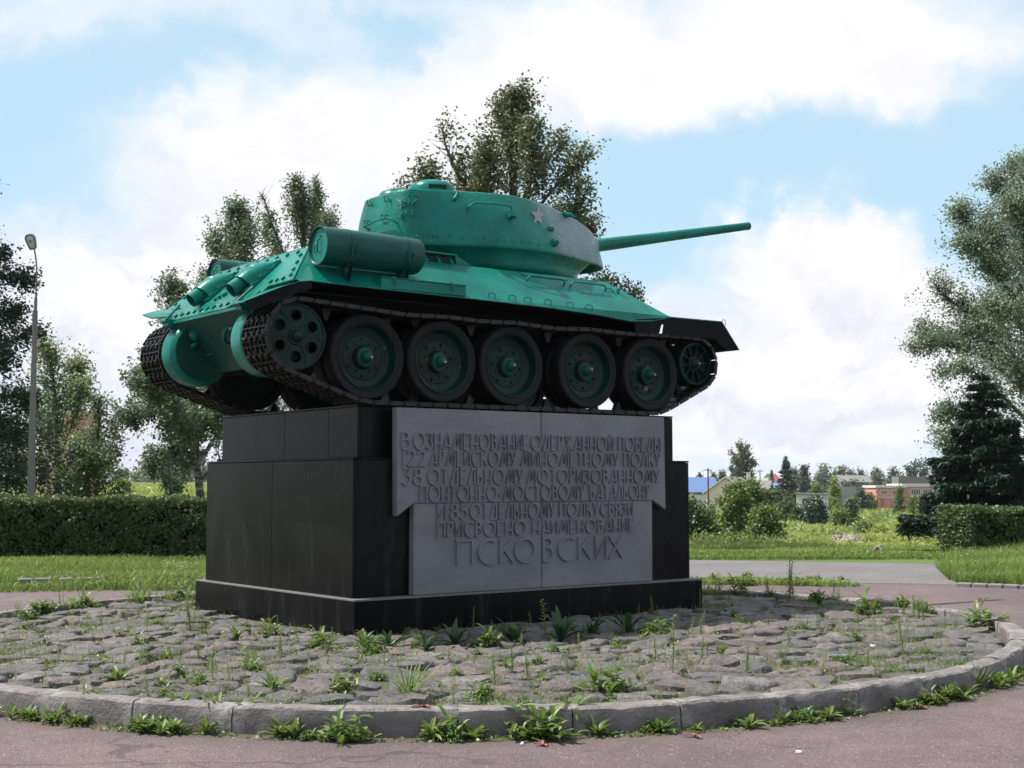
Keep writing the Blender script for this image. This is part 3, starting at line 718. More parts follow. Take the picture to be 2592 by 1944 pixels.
# --- lower hull
b = B(); b.prism([(-2.53, .41), (2.35, .41), (2.82, .80), (2.06, 1.128), (-2.72, 1.12), (-2.90, .96), (-2.965, .925)], -.93, .93)
hull = b.build('lower_hull', M_GREEN_SHADE, tank, 30)
for s in (-1, 1):
    b = B(); b.prism([(-2.45, .42), (2.33, .42), (2.74, .80), (2.06, 1.10), (-2.60, 1.10)], s*.932, s*.936); b.build('hull_side', M_UNDER_SHADE, tank, 30)  # thin dark sheet, shade beside the hull put into its colour
b = B(); b.box((-.1, 0, .404), (4.8, 1.84, .006)); b.build('hull_belly', M_UNDER_SHADE, tank, 30)
# --- upper hull with sloping sides
zl, zu, yl, yu = 1.135, 1.545, 1.475, 1.0
b = B(); V = [(-2.76, -yl, zl), (2.05, -yl, zl), (1.50, -yu, zu), (-2.345, -yu, zu), (-2.76, yl, zl), (2.05, yl, zl), (1.50, yu, zu), (-2.345, yu, zu)]
F = [(0, 1, 2, 3), (7, 6, 5, 4), (3, 2, 6, 7), (0, 3, 7, 4), (1, 5, 6, 2), (0, 4, 5, 1)]
b.add(V, F); up = b.build('upper_hull', M_GREEN, tank, 20)
b = B()                                    # lower apron of the rear plate between the tracks and the glacis foot
e0, e1 = rpl(.55), rpl(.855)
b.add([(e0.x, -.95, e0.z), (e1.x, -.95, e1.z), (e1.x, .95, e1.z), (e0.x, .95, e0.z), (e0.x+.3, -.95, e0.z), (-2.6, -.95, e1.z), (-2.6, .95, e1.z), (e0.x+.3, .95, e0.z)],
      [(0, 1, 2, 3), (4, 5, 1, 0), (7, 3, 2, 6), (1, 5, 6, 2), (0, 3, 7, 4)])
b.build('rear_apron', M_GREEN, tank, 20)
b = B(); b.add([(2.05, -yl, zl), (1.5, -yu, zu), (1.5, yu, zu), (2.05, yl, zl), (2.62, -.93, .80)], [])
b = None
# thick upper rear plate, proud of the hull, with its bolts
b = B(); t = .022
def P(s, y, off): v = rpl(s, off); return (v.x, y, v.z)
out = [(-.004, -1.0), (.585, -1.47), (.60, -1.0), (.84, -.955), (.84, .955), (.60, 1.0), (.585, 1.47), (-.004, 1.0)]
b.add([P(s, y, t) for s, y in out]+[P(s, y, .001) for s, y in out], [tuple(range(8)), tuple(range(8, 16))[::-1]]+[(i, (i+1) % 8, 8+(i+1) % 8, 8+i) for i in range(8)])
rear = b.build('upper_rear_plate', M_GREEN, tank, 20)
b = B(); b.box((0, 0, 0), (.044, .024, .020), bev=.004)
bolt_m = b.build('bolt', M_GREEN, rear, 30)
Rb = Matrix((RD, Vector((0, 1, 0)), RN)).transposed()
qb = Rb.to_quaternion()
first = True
bl = [(.775, y) for y in np.linspace(-.86, .86, 12)]+[(.70, -.95)]+[(.06, y) for y in np.linspace(-.88, .88, 9)]
bl += [(s, -1.0-.80*s+.075) for s in (.14, .27, .40, .50)]+[(s, 1.0+.80*s-.075) for s in (.14, .27, .40, .50)]+[(.535, y) for y in (-1.22, -1.09, -.97)]
for s, y in bl:
    o = bolt_m if first else inst(bolt_m); first = False
    v = rpl(s, t+.010); o.location = (v.x, y, v.z); o.rotation_mode = 'QUATERNION'; o.rotation_quaternion = qb
# ledge strip under the plate and the hinge blocks
b = B(); c = rpl(.862, .0); b.box((c.x-.004, 0, c.z), (.030, 1.86, .030), bev=.004); b.build('plate_ledge', M_GREEN, tank, 20)
for s in (-1, 1):
    b = B(); c = rpl(.865, .02); b.box((c.x-.01, s*.86, c.z-.01), (.10, .15, .085), bev=.012); b.tube([(c.x-.06, s*.79, c.z+.01), (c.x-.06, s*.93, c.z+.01)], .028, 10)
    b.tube([(c.x-.06, s*.82, c.z+.03), (c.x+.10, s*.86, c.z+.19)], .013, 8); b.build('plate_hinge', M_GREEN, tank, 35)
# lower rear plate details: tow hooks, stowed shackle, plug
def lowp(x, y, off=0.0):
    """point on the undercut lower rear plate behind a position of the 350,620 close-up (x, y in its enlarged pixels)"""
    n = Vector((-.51, 0, -.435)).normalized(); q = Vector((-2.965, 0, .925+ZT)); d = ray(350+x/4.424, 620+y/4.424); t_ = (q-CAM).dot(n)/d.dot(n); return CAM+d*t_+n*off-Vector((0, 0, ZT))
for pts in ([(1012, 925, .0), (1008, 935, .05), (1015, 985, .075), (1030, 1030, .075), (1042, 1068, .05), (1046, 1075, .0)], [(558, 1022, .0), (555, 1035, .05), (562, 1080, .07), (575, 1120, .07), (588, 1150, .05), (592, 1158, .0)]):
    b = B(); b.tube([lowp(*q) for q in pts], [.022, .022, .022, .021, .018, .014], 10); b.build('tow_hook', M_GREEN, tank, 40)
b = B(); b.box(lowp(1085, 920, .03), (.07, .07, .05), bev=.012); b.build('hook_bracket', M_GREEN, tank, 40)
b = B(); c = lowp(645, 1000, .0); b.lathe([(0, .055), (.05, .05), (.065, .03), (.068, 0)], 14, 'z'); rr_ = Vector((-.76, 0, -.65)).to_track_quat('Z', 'Y').to_matrix().to_4x4(); rr_.translation = c; b.xf(rr_); b.tube([lowp(700, 1060, .08), lowp(675, 1078, .09), lowp(655, 1095, .06), lowp(652, 1100, .0)], .02, 8)
b.build('tow_shackle', M_GREEN, tank, 40)
b = B(); b.tube([lowp(760, 1250, .01), lowp(795, 1210, .05), lowp(815, 1200, .05), lowp(848, 1200, .02)], .006, 6); b.build('hook_wire', M_GREEN, tank, 40)
b = B(); b.lathe([(0, .04), (.006, .04)], 16, 'z'); rr_.translation = lowp(748, 1362, .0); b.xf(rr_); b.build('drain_plug', M_DARK, tank, 40)
# small fittings on the rear plate between the exhausts
b = B()
for y, s, r in ((-.01, .565, .033), (.06, .60, .022), (.11, .63, .020)):
    c = rpl(s, t+.012); b.lathe([(0, .0), (-.0, r*.7), (.012, r), (.03, r)], 10, 'z', (0, 0, 0), sgn=1)
    k = len(b.v)-40
    for i in range(k, len(b.v)): v = b.v[i]; b.v[i] = Rb @ Vector((v.x, v.y, .018-v.z))+Vector((c.x, y, c.z))
b.build('plate_fitting', M_GREEN, rear, 40)

# --- exhausts
for y0 in (-.47, .47):
    ex = B(); n = 14; path = [(.16, .0, .16), (.21, .050, .172), (.29, .098, .170), (.38, .130, .162), (.47, .146, .152), (.56, .150, .142)]
    Vv = []
    for s, h, w in path:
        for k in range(n+1):
            a = PI*k/n; q = rpl(s, t+.012+max(h, .002)*math.sin(a)**.8+.010); Vv.append((q.x, y0+w*math.cos(a), q.z))
    m_ = n+1; Ff = [(i*m_+k, i*m_+k+1, (i+1)*m_+k+1, (i+1)*m_+k) for i in range(len(path)-1) for k in range(n)]
    # rim thickness at the mouth
    o_ = len(Vv); s, h, w = path[-1]
    for k in range(n+1):
        a = PI*k/n; q = rpl(s, t+.012+(h-.016)*math.sin(a)**.8+.010); Vv.append((q.x, y0+(w-.014)*math.cos(a), q.z))
    for k in range(n+1):
        a = PI*k/n; q = rpl(s-.2, t+.012+(h-.016)*math.sin(a)**.8+.010); Vv.append((q.x, y0+(w-.014)*math.cos(a), q.z))
    Ff += [((len(path)-1)*m_+k, (len(path)-1)*m_+k+1, o_+k+1, o_+k) for k in range(n)]+[(o_+k, o_+k+1, o_+m_+k+1, o_+m_+k) for k in range(n)]
    ex.add(Vv, Ff)
    hood = ex.build('exhaust_cover', M_GREEN, tank, 40)
    fl = B(); pl = [(.13, .155), (.16, .19), (.22, .205), (.60, .175), (.62, .14), (.62, -.14), (.60, -.175), (.22, -.205), (.16, -.19), (.13, -.155)]
    fl.add([P(s, y0+y, t+.030) for s, y in pl]+[P(s, y0+y, t+.002) for s, y in pl], [tuple(range(10)), tuple(range(10, 20))[::-1]]+[(i, (i+1) % 10, 10+(i+1) % 10, 10+i) for i in range(10)])
    fl.build('cover_flange', M_GREEN, hood, 20)
    for yy in (-.178, .178):
        for s in (.20, .31, .43, .55):
            v = rpl(s, t+.036); o = inst(bolt_m, parent=hood); o.location = (v.x, y0+yy*(1.02-.12*s), v.z); o.rotation_mode = 'QUATERNION'; o.rotation_quaternion = qb
    pp = B(); c0 = rpl(.36, .075); dirp = Vector((-.80, 0, -.60)).normalized(); L = .335
    pb = B(); r = .078; prof = [(0, .02), (0, r), (L, r), (L, r-.010), (L-.16, r-.012), (L-.16, .0)]
    pb.lathe(prof, 22, 'x'); rot = dirp.to_track_quat('X', 'Z').to_matrix().to_4x4(); rot.translation = c0+Vector((0, y0, 0)); pb.xf(rot)
    pb.build('exhaust_pipe', M_GREEN, tank, 40)
    dk = B(); c = c0+dirp*(L-.155)+Vector((0, y0, 0)); dk.lathe([(0, .066), (.003, .0)], 20, 'x', caps=False); rot.translation = c; dk.xf(rot); dk.build('pipe_bore', M_DARK, tank, 40)

# --- final drives
for s in (-1, 1):
    b = B(); b.lathe([(.665, .0), (.665, .305), (.675, .318), (.715, .345), (.725, .348), (.925, .348), (.94, .335), (.975, .31), (.985, .12), (1.02, .10)], 40, 'y', (XS, 0, ZS), sgn=s)
    fd = b.build('final_drive', M_GREEN, tank, 35)
    b = B(); b.lathe([(.662, 0), (.662, .303)], 40, 'y', (XS, 0, ZS), sgn=s, caps=False); b.build('drive_inner_shade', M_GREEN_SHADE, fd, 35)  # dark disc laid on so the inner face looks shaded
    b = B(); b.box((XS-.19, s*.80, ZS+.30), (.10, .13, .045), bev=.01); b.build('drive_lug', M_GREEN, tank, 35)

# --- road wheels
def road_wheel(s):
    e = empty('road_wheel', (0, 0, 0)); e.parent = tank
    ty = B()
    for y0, y1 in ((1.235, 1.41), (1.035, 1.205)):
        ty.lathe([(y0, .335), (y0, .405), (y0+.012, .415), (y1-.014, .415), (y1, .403), (y1-.002, .345), (y1-.012, .333)], 56, 'y', close=True, sgn=s)
    ty.build('tyre', M_RUBBER, e, 40)
    d = B()
    d.lathe([(1.404, .335), (1.412, .328), (1.404, .318), (1.372, .312), (1.345, .306), (1.315, .292), (1.298, .262), (1.293, .225), (1.300, .215), (1.300, .12), (1.320, .105), (1.345, .102), (1.346, .0)], 56, 'y', sgn=s, caps=False)
    d.lathe([(1.24, .335), (1.24, .0)], 40, 'y', sgn=s, caps=False); d.lathe([(1.20, .335), (1.06, .31), (1.06, .0)], 40, 'y', sgn=s)
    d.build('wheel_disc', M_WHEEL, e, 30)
    bt = B()
    for k in range(6):
        a = 2*PI*k/6+.3; bt.lathe([(1.298, .019), (1.320, .017), (1.322, .0)], 6, 'y', (.185*math.cos(a), 0, .185*math.sin(a)), sgn=s)
        a += PI/6; bt.lathe([(1.298, .013), (1.314, .012), (1.316, .0)], 6, 'y', (.148*math.cos(a), 0, .148*math.sin(a)), sgn=s)
    bt.build('bolt_ring', M_WHEEL, e, 30)['kind'] = 'stuff'
    h = B(); h.lathe([(1.345, .088), (1.358, .086), (1.362, .066), (1.385, .063), (1.420, .050), (1.445, .030), (1.456, .012), (1.462, .0)], 28, 'y', sgn=s); h.build('hub_cap', M_HUB, e, 40)
    mk_ = B(); mk_.lathe([(1.452, .013), (1.468, .012), (1.470, .0)], 10, 'y', (.012, 0, .0), sgn=s); mk_.build('hub_plug', M_ORNG, e, 40)
    return e


def copy_tree(e, loc, rot=None):
    c = inst(e, loc=loc, rot=rot)
    for ch in e.children: inst(ch, parent=c)
    return c


for s in (-1, 1):
    w0 = road_wheel(s)
    w0.location = (WX[0], 0, ZWH); w0.rotation_euler = (0, .4, 0)
    for i in range(1, 5): copy_tree(w0, (WX[i], 0, ZWH), (0, i*1.37*s, 0))
    # drive sprocket: pierced plate, rim, rollers, hub
    e = empty('drive_sprocket', (XS, 0, ZS)); e.parent = tank
    for yy in (1.375, 1.09):
        pl = plate_curve('sprocket_disc', circ(0, 0, .312, 48), [circ(.195*math.cos(2*PI*k/6+.52), .195*math.sin(2*PI*k/6+.52), .056, 18) for k in range(6)], .022, .003, M_WHEEL, e)
        pl.location = (0, s*yy, 0)
    b = B(); b.lathe([(1.385, .312), (1.402, .310), (1.402, .294), (1.385, .290)], 48, 'y', sgn=s, close=True)
    for k in range(6):
        a = 2*PI*k/6+.52; b.lathe([(1.385, .070), (1.398, .069), (1.398, .057), (1.385, .056)], 20, 'y', (.195*math.cos(a), 0, .195*math.sin(a)), sgn=s, close=True)
        a += PI/6; ca, sa = math.cos(a), math.sin(a)
        rot = Matrix.Rotation(-a, 3, 'Y'); b.box((.195*ca, s*1.392, .195*sa), (.19, .016, .012), rot)
    b.build('sprocket_rim', M_WHEEL, e, 30)
    for k in range(6):
        a = 2*PI*k/6+.52+PI/6; B().lathe([(1.085, .034), (1.398, .034)], 14, 'y', (.262*math.cos(a), 0, .262*math.sin(a)), sgn=s).build('sprocket_roller', M_WHEEL, e, 30)
    b = B(); b.lathe([(1.02, .09), (1.36, .09), (1.395, .088), (1.405, .082), (1.405, .066), (1.425, .060), (1.450, .042), (1.464, .018), (1.468, 0)], 28, 'y', sgn=s); b.build('hub_cap', M_WHEEL, e, 35)
    # idler with ribs
    e = empty('idler_wheel', (XI, 0, ZI)); e.parent = tank
    b = B(); b.lathe([(1.10, .245), (1.14, .25), (1.40, .25), (1.41, .244), (1.41, .226), (1.395, .222), (1.345, .215), (1.335, .20), (1.335, .0)], 44, 'y', sgn=s); b.build('idler_disc', M_WHEEL, e, 30)
    b = B()
    for k in range(10):
        a = 2*PI*k/10+.1; b.box((.155*math.cos(a), s*1.365, .155*math.sin(a)), (.135, .05, .011), Matrix.Rotation(-a, 3, 'Y'))
    b.build('idler_ribs', M_WHEEL, e, 30)
    b = B(); b.lathe([(1.335, .092), (1.37, .09), (1.385, .086), (1.388, .066), (1.42, .058), (1.45, .035), (1.462, .012), (1.466, 0)], 28, 'y', sgn=s)
    b.build('hub_cap', M_WHEEL, e, 35)
    b = B(); b.lathe([(1.455, .013), (1.472, .012), (1.474, .0)], 10, 'y', (.012, 0, 0), sgn=s); b.build('hub_plug', M_ORNG, e, 35)
    # suspension arms and inner hull side furniture
    b = B()
    for x in WX: b.tube([(x, s*.93, ZWH), (x, s*1.06, ZWH)], .07, 12)
    b.build('axle', M_WHEEL, tank, 35)

# --- tracks
def arc_pts(cx, cz, r, a0, a1, n): return [(cx+r*math.cos(math.radians(a0+(a1-a0)*i/n)), cz+r*math.sin(math.radians(a0+(a1-a0)*i/n))) for i in range(n+1)]
def tangent(c0, r0, c1, r1, side):
    """angle of the common outer tangent normal for two circles"""
    dx, dz = c1[0]-c0[0], c1[1]-c0[1]; L = math.hypot(dx, dz); base = math.atan2(dz, dx); return math.degrees(base+side*math.acos((r0-r1)/L))
RS, RI, RWp = .338, .282, .437
a_rear = tangent((XS, ZS), RS, (WX[4], ZWH), RWp, -1)      # underside, sprocket to last wheel
a_front = tangent((XI, ZI), RI, (WX[0], ZWH), RWp, 1)
path = []
path += arc_pts(WX[4], ZWH, RWp, a_rear, -90, 8)+arc_pts(WX[0], ZWH, RWp, -90, a_front % 360-360 if a_front > 0 else a_front, 8)
af = a_front if a_front < 0 else a_front-360
path += arc_pts(XI, ZI, RI, af, 88, 26)
topw = [(2.30, .905), (1.817, .898), (1.35, .882), (.881, .897), (.36, .872), (-.168, .897), (-.61, .880), (-1.053, .897), (-1.49, .880), (-1.93, .905), (-2.28, .925)]
path += topw+arc_pts(XS, ZS, RS, 93, (a_rear % 360), 26)
PP = [Vector((q[0], q[1])) for q in path]
cum = [0.0]
for i in range(len(PP)): cum.append(cum[-1]+(PP[(i+1) % len(PP)]-PP[i]).length)
LT = cum[-1]; NL = int(round(LT/.172))


def at_len(s):
    s %= LT
    for i in range(len(PP)):
        if cum[i+1] >= s and cum[i+1] > cum[i]:
            return PP[i].lerp(PP[(i+1) % len(PP)], (s-cum[i])/(cum[i+1]-cum[i]))
    return PP[0]


def link_mesh(horn):
    b = B(); b.box((0, 0, .002), (.128, .50, .020), bev=.004)
    for y in (-.242, .242): b.box((0, y, -.018), (.150, .016, .026))
    for y in (-.165, -.085, 0, .085, .165): b.box((0, y+.003, -.017), (.122, .008, .020))
    b.box((.003, 0, -.0185), (.010, .47, .020))
    for i in range(4):                                     # knuckles: odd on one edge, even on the other
        y = -.19+.115*i
        b.box((.073, y, -.006), (.028, .058, .042), bev=.008); b.box((-.073, y+.057, -.006), (.028, .052, .042), bev=.008)
        b.box((.052, y, -.022), (.012, .058, .018)); b.box((-.052, y+.057, -.022), (.012, .052, .018))
    b.tube([(.082, -.255, 0), (.082, .255, 0)], .012, 8)
    if horn: b.prism([(-.055, .012), (.055, .012), (.025, .11), (-.010, .12)], -.03, .03)
    return b
for s in (-1, 1):
    tr = empty('track', (0, 0, 0)); tr.parent = tank
    lk = {h: link_mesh(h).build('track_link', M_TRACK, tr, 25) for h in (True, False)}; used_ = {True: False, False: False}
    for i in range(NL):
        s0 = (i+.3*(s > 0))*LT/NL; p0 = at_len(s0); p1 = at_len(s0+LT/NL); c = (p0+p1)/2; d = (p1-p0).normalized()
        # local x along the track, local z inwards
        tx = Vector((d.x, 0, d.y)); inn = Vector((-d.y, 0, d.x)); yv = inn.cross(tx)
        M = Matrix((tx, yv, inn)).transposed().to_4x4(); M.translation = (c.x, s*1.225, c.y)
        h = i % 2 == 0; o = lk[h] if not used_[h] else inst(lk[h]); used_[h] = True
        o.matrix_local = M

# --- fenders
def fender(s):
    yi, yo = .95, 1.505
    path = [(2.05, 1.128), (1.75, 1.07 if s < 0 else 1.10), (1.42, 1.045 if s < 0 else 1.10), (.9, 1.085), (.2, 1.11), (-.9, 1.125), (-2.2, 1.135), (-2.62, 1.135), (-2.74, 1.118), (-2.90, 1.06), (-3.06, .99), (-3.20, .925), (-3.30, .885 if s < 0 else .93)]
    if s > 0: path = path[:8]+[(-2.74, 1.125), (-2.84, 1.09), (-2.92, 1.05), (-2.99, 1.01), (-3.04, .98)]
    b = B(); n = len(path); Vv = []
    for i, (x, z) in enumerate(path):
        xo = x
        for y, dz in ((yi, 0), (1.25, 0), (yo, -.008 if 0 < i < 7 else 0)):
            back = max(0, (-2.62-x))
            yy = y; zz = z+dz
            if s > 0 and back > 0: zz += back*(.10+.14*(y > 1.4))                  # the left flap is bent up
            if s > 0 and back > 0 and y < 1.0: xo2 = x+back*.35
            else: xo2 = x+(back*.10 if y < 1.0 else 0)
            Vv.append((xo2, s*yy, zz))
    tt = .008
    Vv2 = [(a_, b_, c_-tt) for a_, b_, c_ in Vv]; m_ = 3
    Ff = [(i*m_+j, (i+1)*m_+j, (i+1)*m_+j+1, i*m_+j+1) for i in range(n-1) for j in range(2)]
    o_ = len(Vv); Ff2 = [tuple(q+o_ for q in f)[::-1] for f in Ff]
    edge = [i*m_+2 for i in range(n)]; Ff3 = [(edge[i], edge[i+1], edge[i+1]+o_, edge[i]+o_) for i in range(n-1)]+[((n-1)*m_+j, (n-1)*m_+j+1, (n-1)*m_+j+1+o_, (n-1)*m_+j+o_) for j in range(2)]
    b.add(Vv+Vv2, Ff+Ff2+Ff3); f = b.build('fender', M_GREEN, tank, 40)
    u_ = B(); u_.add([(p_[0], p_[1]-s*.004, p_[2]-.006) for p_ in Vv2], [q[::-1] for q in Ff]); u_.build('fender_under_shade', M_UNDER_SHADE, f, 40)  # dark sheet under the fender, shade put into its colour
    st = B(); xs = [(x, z) for x, z in path if -2.75 < x <= 2.05]; k_ = len(xs)
    st.add([(x, s*1.470, zl+.004) for x, z in xs]+[(x, s*1.503, z+(-.008 if i and i < 7 else 0)) for i, (x, z) in enumerate(xs)], [(i, i+1, k_+i+1, k_+i) for i in range(k_-1)]); st.build('fender_lip', M_GREEN, f, 40)
    # downturned side lip of the rear flap
    b = B(); b.add([(-3.30, s*1.507, .885 if s < 0 else .96), (-3.23, s*1.50, .80 if s < 0 else .90), (-2.95, s*1.50, .93), (-2.60, s*1.503, 1.06), (-2.62, s*1.507, 1.132), (-2.90, s*1.507, 1.06), (-3.06, s*1.507, .99)], [(0, 1, 2, 3, 4, 5, 6)]); b.build('flap_side', M_UNDER_SHADE, f, 20) if s < 0 else None
    # front: flat sheet over the idler and the slanting front flap
    b2 = B(); z = 1.13
    b2.add([(2.0, s*.95, z), (2.0, s*1.505, z), (2.88, s*1.505, z+.005), (2.88, s*.95, z+.005), (3.17, s*1.505, .815), (3.17, s*.95, .815),
            (2.0, s*.95, z-.01), (2.0, s*1.505, z-.01), (2.875, s*1.505, z-.006), (2.875, s*.95, z-.006), (3.16, s*1.505, .808), (3.16, s*.95, .808)],
           [(0, 1, 2, 3), (3, 2, 4, 5), (6, 9, 8, 7), (9, 11, 10, 8), (1, 7, 8, 2), (2, 8, 10, 4), (0, 3, 9, 6), (3, 5, 11, 9), (4, 10, 11, 5)])
    fm = b2.build('front_mudguard', M_GREEN, tank, 20)
    # side skirt of the front mudguard, its shade painted black
    b4 = B()
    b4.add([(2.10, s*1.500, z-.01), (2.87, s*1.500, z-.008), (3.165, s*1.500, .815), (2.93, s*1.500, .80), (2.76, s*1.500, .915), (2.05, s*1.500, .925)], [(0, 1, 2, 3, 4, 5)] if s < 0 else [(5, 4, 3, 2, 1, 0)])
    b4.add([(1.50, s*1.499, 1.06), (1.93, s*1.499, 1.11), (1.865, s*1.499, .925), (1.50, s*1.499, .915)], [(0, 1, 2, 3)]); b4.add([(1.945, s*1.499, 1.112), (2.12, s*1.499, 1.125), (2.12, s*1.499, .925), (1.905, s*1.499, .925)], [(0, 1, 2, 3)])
    b4.build('mudguard_skirt', M_UNDER_SHADE, fm, 20)
    b3 = B(); b3.add([(2.0, s*.955, z-.016), (2.0, s*1.49, z-.016), (2.87, s*1.49, z-.012), (2.87, s*.955, z-.012), (3.15, s*1.49, .806), (3.15, s*.955, .806)], [(0, 3, 2, 1), (3, 5, 4, 2)]); b3.build('mudguard_under_shade', M_UNDER_SHADE, fm, 20)  # dark sheet under the mudguard with the shade painted in
    return f
fender(-1); fender(1)
b = B(); b.tube([(2.88, -1.49, 1.13), (2.90, -1.51, 1.16), (2.93, -1.51, 1.14), (2.94, -1.50, 1.09)], .004, 5); b.build('bent_wire', M_GREEN, tank, 40)

# --- fuel drums
def drum(s, x0, x1, yc, zc, r):
    e = empty('fuel_drum', (0, 0, 0)); e.parent = tank
    b = B(); b.lathe([(x0+.020, r-.020), (x0+.003, r-.014), (x0-.008, r-.004), (x0-.004, r+.003), (x0+.012, r), (x0+.245, r), (x0+.25, r+.0035), (x0+.262, r+.0035), (x0+.267, r), (x1-.05, r), (x1-.016, r-.012), (x1, r-.045), (x1, 0)], 44, 'x', (0, yc, zc), caps=False)
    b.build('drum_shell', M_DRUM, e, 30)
    b = B(); b.lathe([(x0+.018, .0), (x0+.018, r-.019)], 44, 'x', (0, yc, zc), caps=False); b.build('drum_end', M_GREEN, e, 30)
    b = B(); x = x0+.016
    b.tube([(x, yc+.01, zc+.065), (x-.022, yc+.01, zc+.05), (x-.022, yc+.01, zc-.05), (x, yc+.01, zc-.065)], .006, 6)
    b.tube([(x, yc-.01, zc+.085), (x-.008, yc-.01, zc+.095)], .008, 6); b.build('drum_handle', M_DRUM, e, 40)
    b = B(); b.tube([(x, yc+.085, zc+.015), (x-.012, yc+.085, zc+.01), (x-.012, yc+.085, zc-.055), (x, yc+.085, zc-.06)], .005, 6); b.build('drum_loop', M_DRUM, e, 40)
    for xx in (x0+.285, x0+.93):
        b = B()
        b.lathe([(xx-.016, r+.003), (xx+.016, r+.003), (xx+.016, r-.002), (xx-.016, r-.002)], 44, 'x', (0, yc, zc), close=True)
        b.build('drum_strap', M_DRUM, e, 35)
        b = B(); b.add([(xx-.02, yc-s*.02, zc-r+.01), (xx+.02, yc-s*.02, zc-r+.01), (xx+.02, yc+s*.14, zc-r*.80), (xx-.02, yc+s*.14, zc-r*.80), (xx-.02, s*1.38, 1.21), (xx+.02, s*1.38, 1.21), (xx+.02, s*1.44, 1.14), (xx-.02, s*1.44, 1.14)], [(0, 1, 5, 4), (4, 5, 6, 7), (1, 2, 6, 5), (0, 4, 7, 3)])
        b.box((xx, s*1.36, 1.255), (.04, .03, .16), Matrix.Rotation(-s*.2, 3, 'X')); b.build('drum_bracket', M_DRUM, e, 35)
        b = B(); y = yc+s*(r+.004)
        b.tube([(xx-.028, y-s*.01, zc+.03), (xx-.028, y+s*.012, zc+.0), (xx-.028, y+s*.006, zc-.11)], .007, 6)
        b.tube([(xx+.028, y-s*.008, zc+.01), (xx+.03, y+s*.014, zc-.02), (xx+.028, y+s*.004, zc-.11), (xx+.01, y-s*.025, zc-.145)], .007, 6)
        b.tube([(xx-.036, y+s*.006, zc-.095), (xx+.034, y+s*.008, zc-.085)], .006, 6); b.build('strap_clamp', M_DRUM, e, 40)
drum(-1, -2.47, -1.345, -1.375, 1.500, .186)
drum(1, -2.27, -1.15, 1.345, 1.565, .186)

# --- stowage box on the right fender
e = empty('stowage_box', (0, 0, 0)); e.parent = tank
B().box((-1.335, -1.425, 1.183), (1.01, .145, .105), bev=.004).build('box_body', M_GREEN, e, 20)
B().box((-1.335, -1.428, 1.241), (1.024, .158, .010), bev=.002).build('box_lid', M_GREEN, e, 20)
for xx in (-1.70, -1.02):
    b = B(); b.box((xx, -1.506, 1.243), (.035, .01, .02)); b.tube([(xx, -1.512, 1.235), (xx, -1.524, 1.215), (xx+.02, -1.510, 1.165)], .006, 6); b.build('box_latch', M_GREEN, e, 35)

# --- engine deck: raised louvre covers along both sides, deck plates
for s in (-1, 1):
    e = empty('air_intake_cover', (0, 0, 0)); e.parent = tank
    x0, x1 = -2.0, -.60; y = s*.985
    B().box(((x0+x1)/2, s*.82, 1.640), (x1-x0, .40, .018), bev=.004).build('cover_top', M_GREEN, e, 25)
    b = B(); b.add([(x1, s*.62, 1.545), (x1, s*1.0, 1.548), (x1+.20, s*1.0, 1.549), (x1+.20, s*.62, 1.549), (x1-.02, s*.62, 1.648), (x1-.02, s*1.0, 1.648)], [(0, 4, 5, 1), (4, 3, 2, 5), (1, 5, 2), (0, 3, 4)]); b.build('cover_nose', M_GREEN, e, 20)
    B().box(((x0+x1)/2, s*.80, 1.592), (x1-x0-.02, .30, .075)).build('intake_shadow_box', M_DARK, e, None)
    for i, xx in enumerate(np.linspace(x0+.05, x1-.06, 9)):
        b = B(); b.add([(xx-.006, s*1.0, 1.548), (xx+.03, s*1.0, 1.548), (xx+.002, s*.965, 1.632), (xx-.022, s*.965, 1.632), (xx-.006, s*.93, 1.548), (xx+.03, s*.93, 1.548)], [(0, 1, 2, 3), (1, 5, 2), (0, 3, 4), (4, 3, 2, 5)])
        b.build('louvre_fin', M_GREEN, e, 20)
    b = B(); b.box(((x0+x1)/2, s*.972, 1.573), (x1-x0, .006, .006)); b.box(((x0+x1)/2, s*.968, 1.600), (x1-x0, .006, .006)); b.build('intake_bar', M_GREEN, e, 20)
b = B(); b.box((-1.45, 0, 1.556), (1.30, 1.18, .022), bev=.005); b.build('engine_deck_hatch', M_GREEN, tank, 25)
b = B(); b.box((-2.19, 0, 1.562), (.26, 1.62, .034), bev=.005); b.build('rear_mesh_cover', M_GREEN, tank, 25)
b = B()
for y in np.linspace(-.7, .7, 8): b.box((-2.33, y, 1.553), (.05, .12, .02), bev=.003)
b.tube([(-2.30, .02, 1.57), (-2.33, .05, 1.60), (-2.30, .22, 1.60), (-2.28, .25, 1.57)], .008, 6); b.build('mesh_cover_hinge', M_GREEN, tank, 25)

# --- fittings on the right sloping side: rails, footman loops, small cover
def side_pt(u, v, off=0.0):
    """point of the right-hand sloping plate seen at a picture position"""
    n = Vector((0, -(zu-zl), (yl-yu))).normalized(); q = Vector((0, -yl, zl+ZT)); d = ray(u, v); tt_ = (q-CAM).dot(n)/d.dot(n); r_ = CAM+d*tt_+n*off; return r_-Vector((0, 0, ZT)), n
def rail(u0, v0, u1, v1, h, r, name, par, drop=.0):
    a_, n = side_pt(u0, v0); c_, _ = side_pt(u1, v1); up_ = Vector((0, yl-yu, zu-zl)).normalized()
    d = (c_-a_).normalized(); b = B(); b.tube([a_-n*.01, a_+n*h*.6+up_*.01+d*.005, a_+n*h+up_*.03+d*.04, c_+n*h+up_*.03-d*.03, c_+n*h*.7+up_*.01, c_-n*.01], r, 8); b.build(name, M_GREEN, par, 45)
rail(1333, 712, 1427, 723, .06, .011, 'hull_handrail', tank); rail(1443, 727, 1531, 737, .06, .011, 'hull_handrail', tank)
rail(1533, 733, 1553, 741, .02, .008, 'rail_clip', tank)
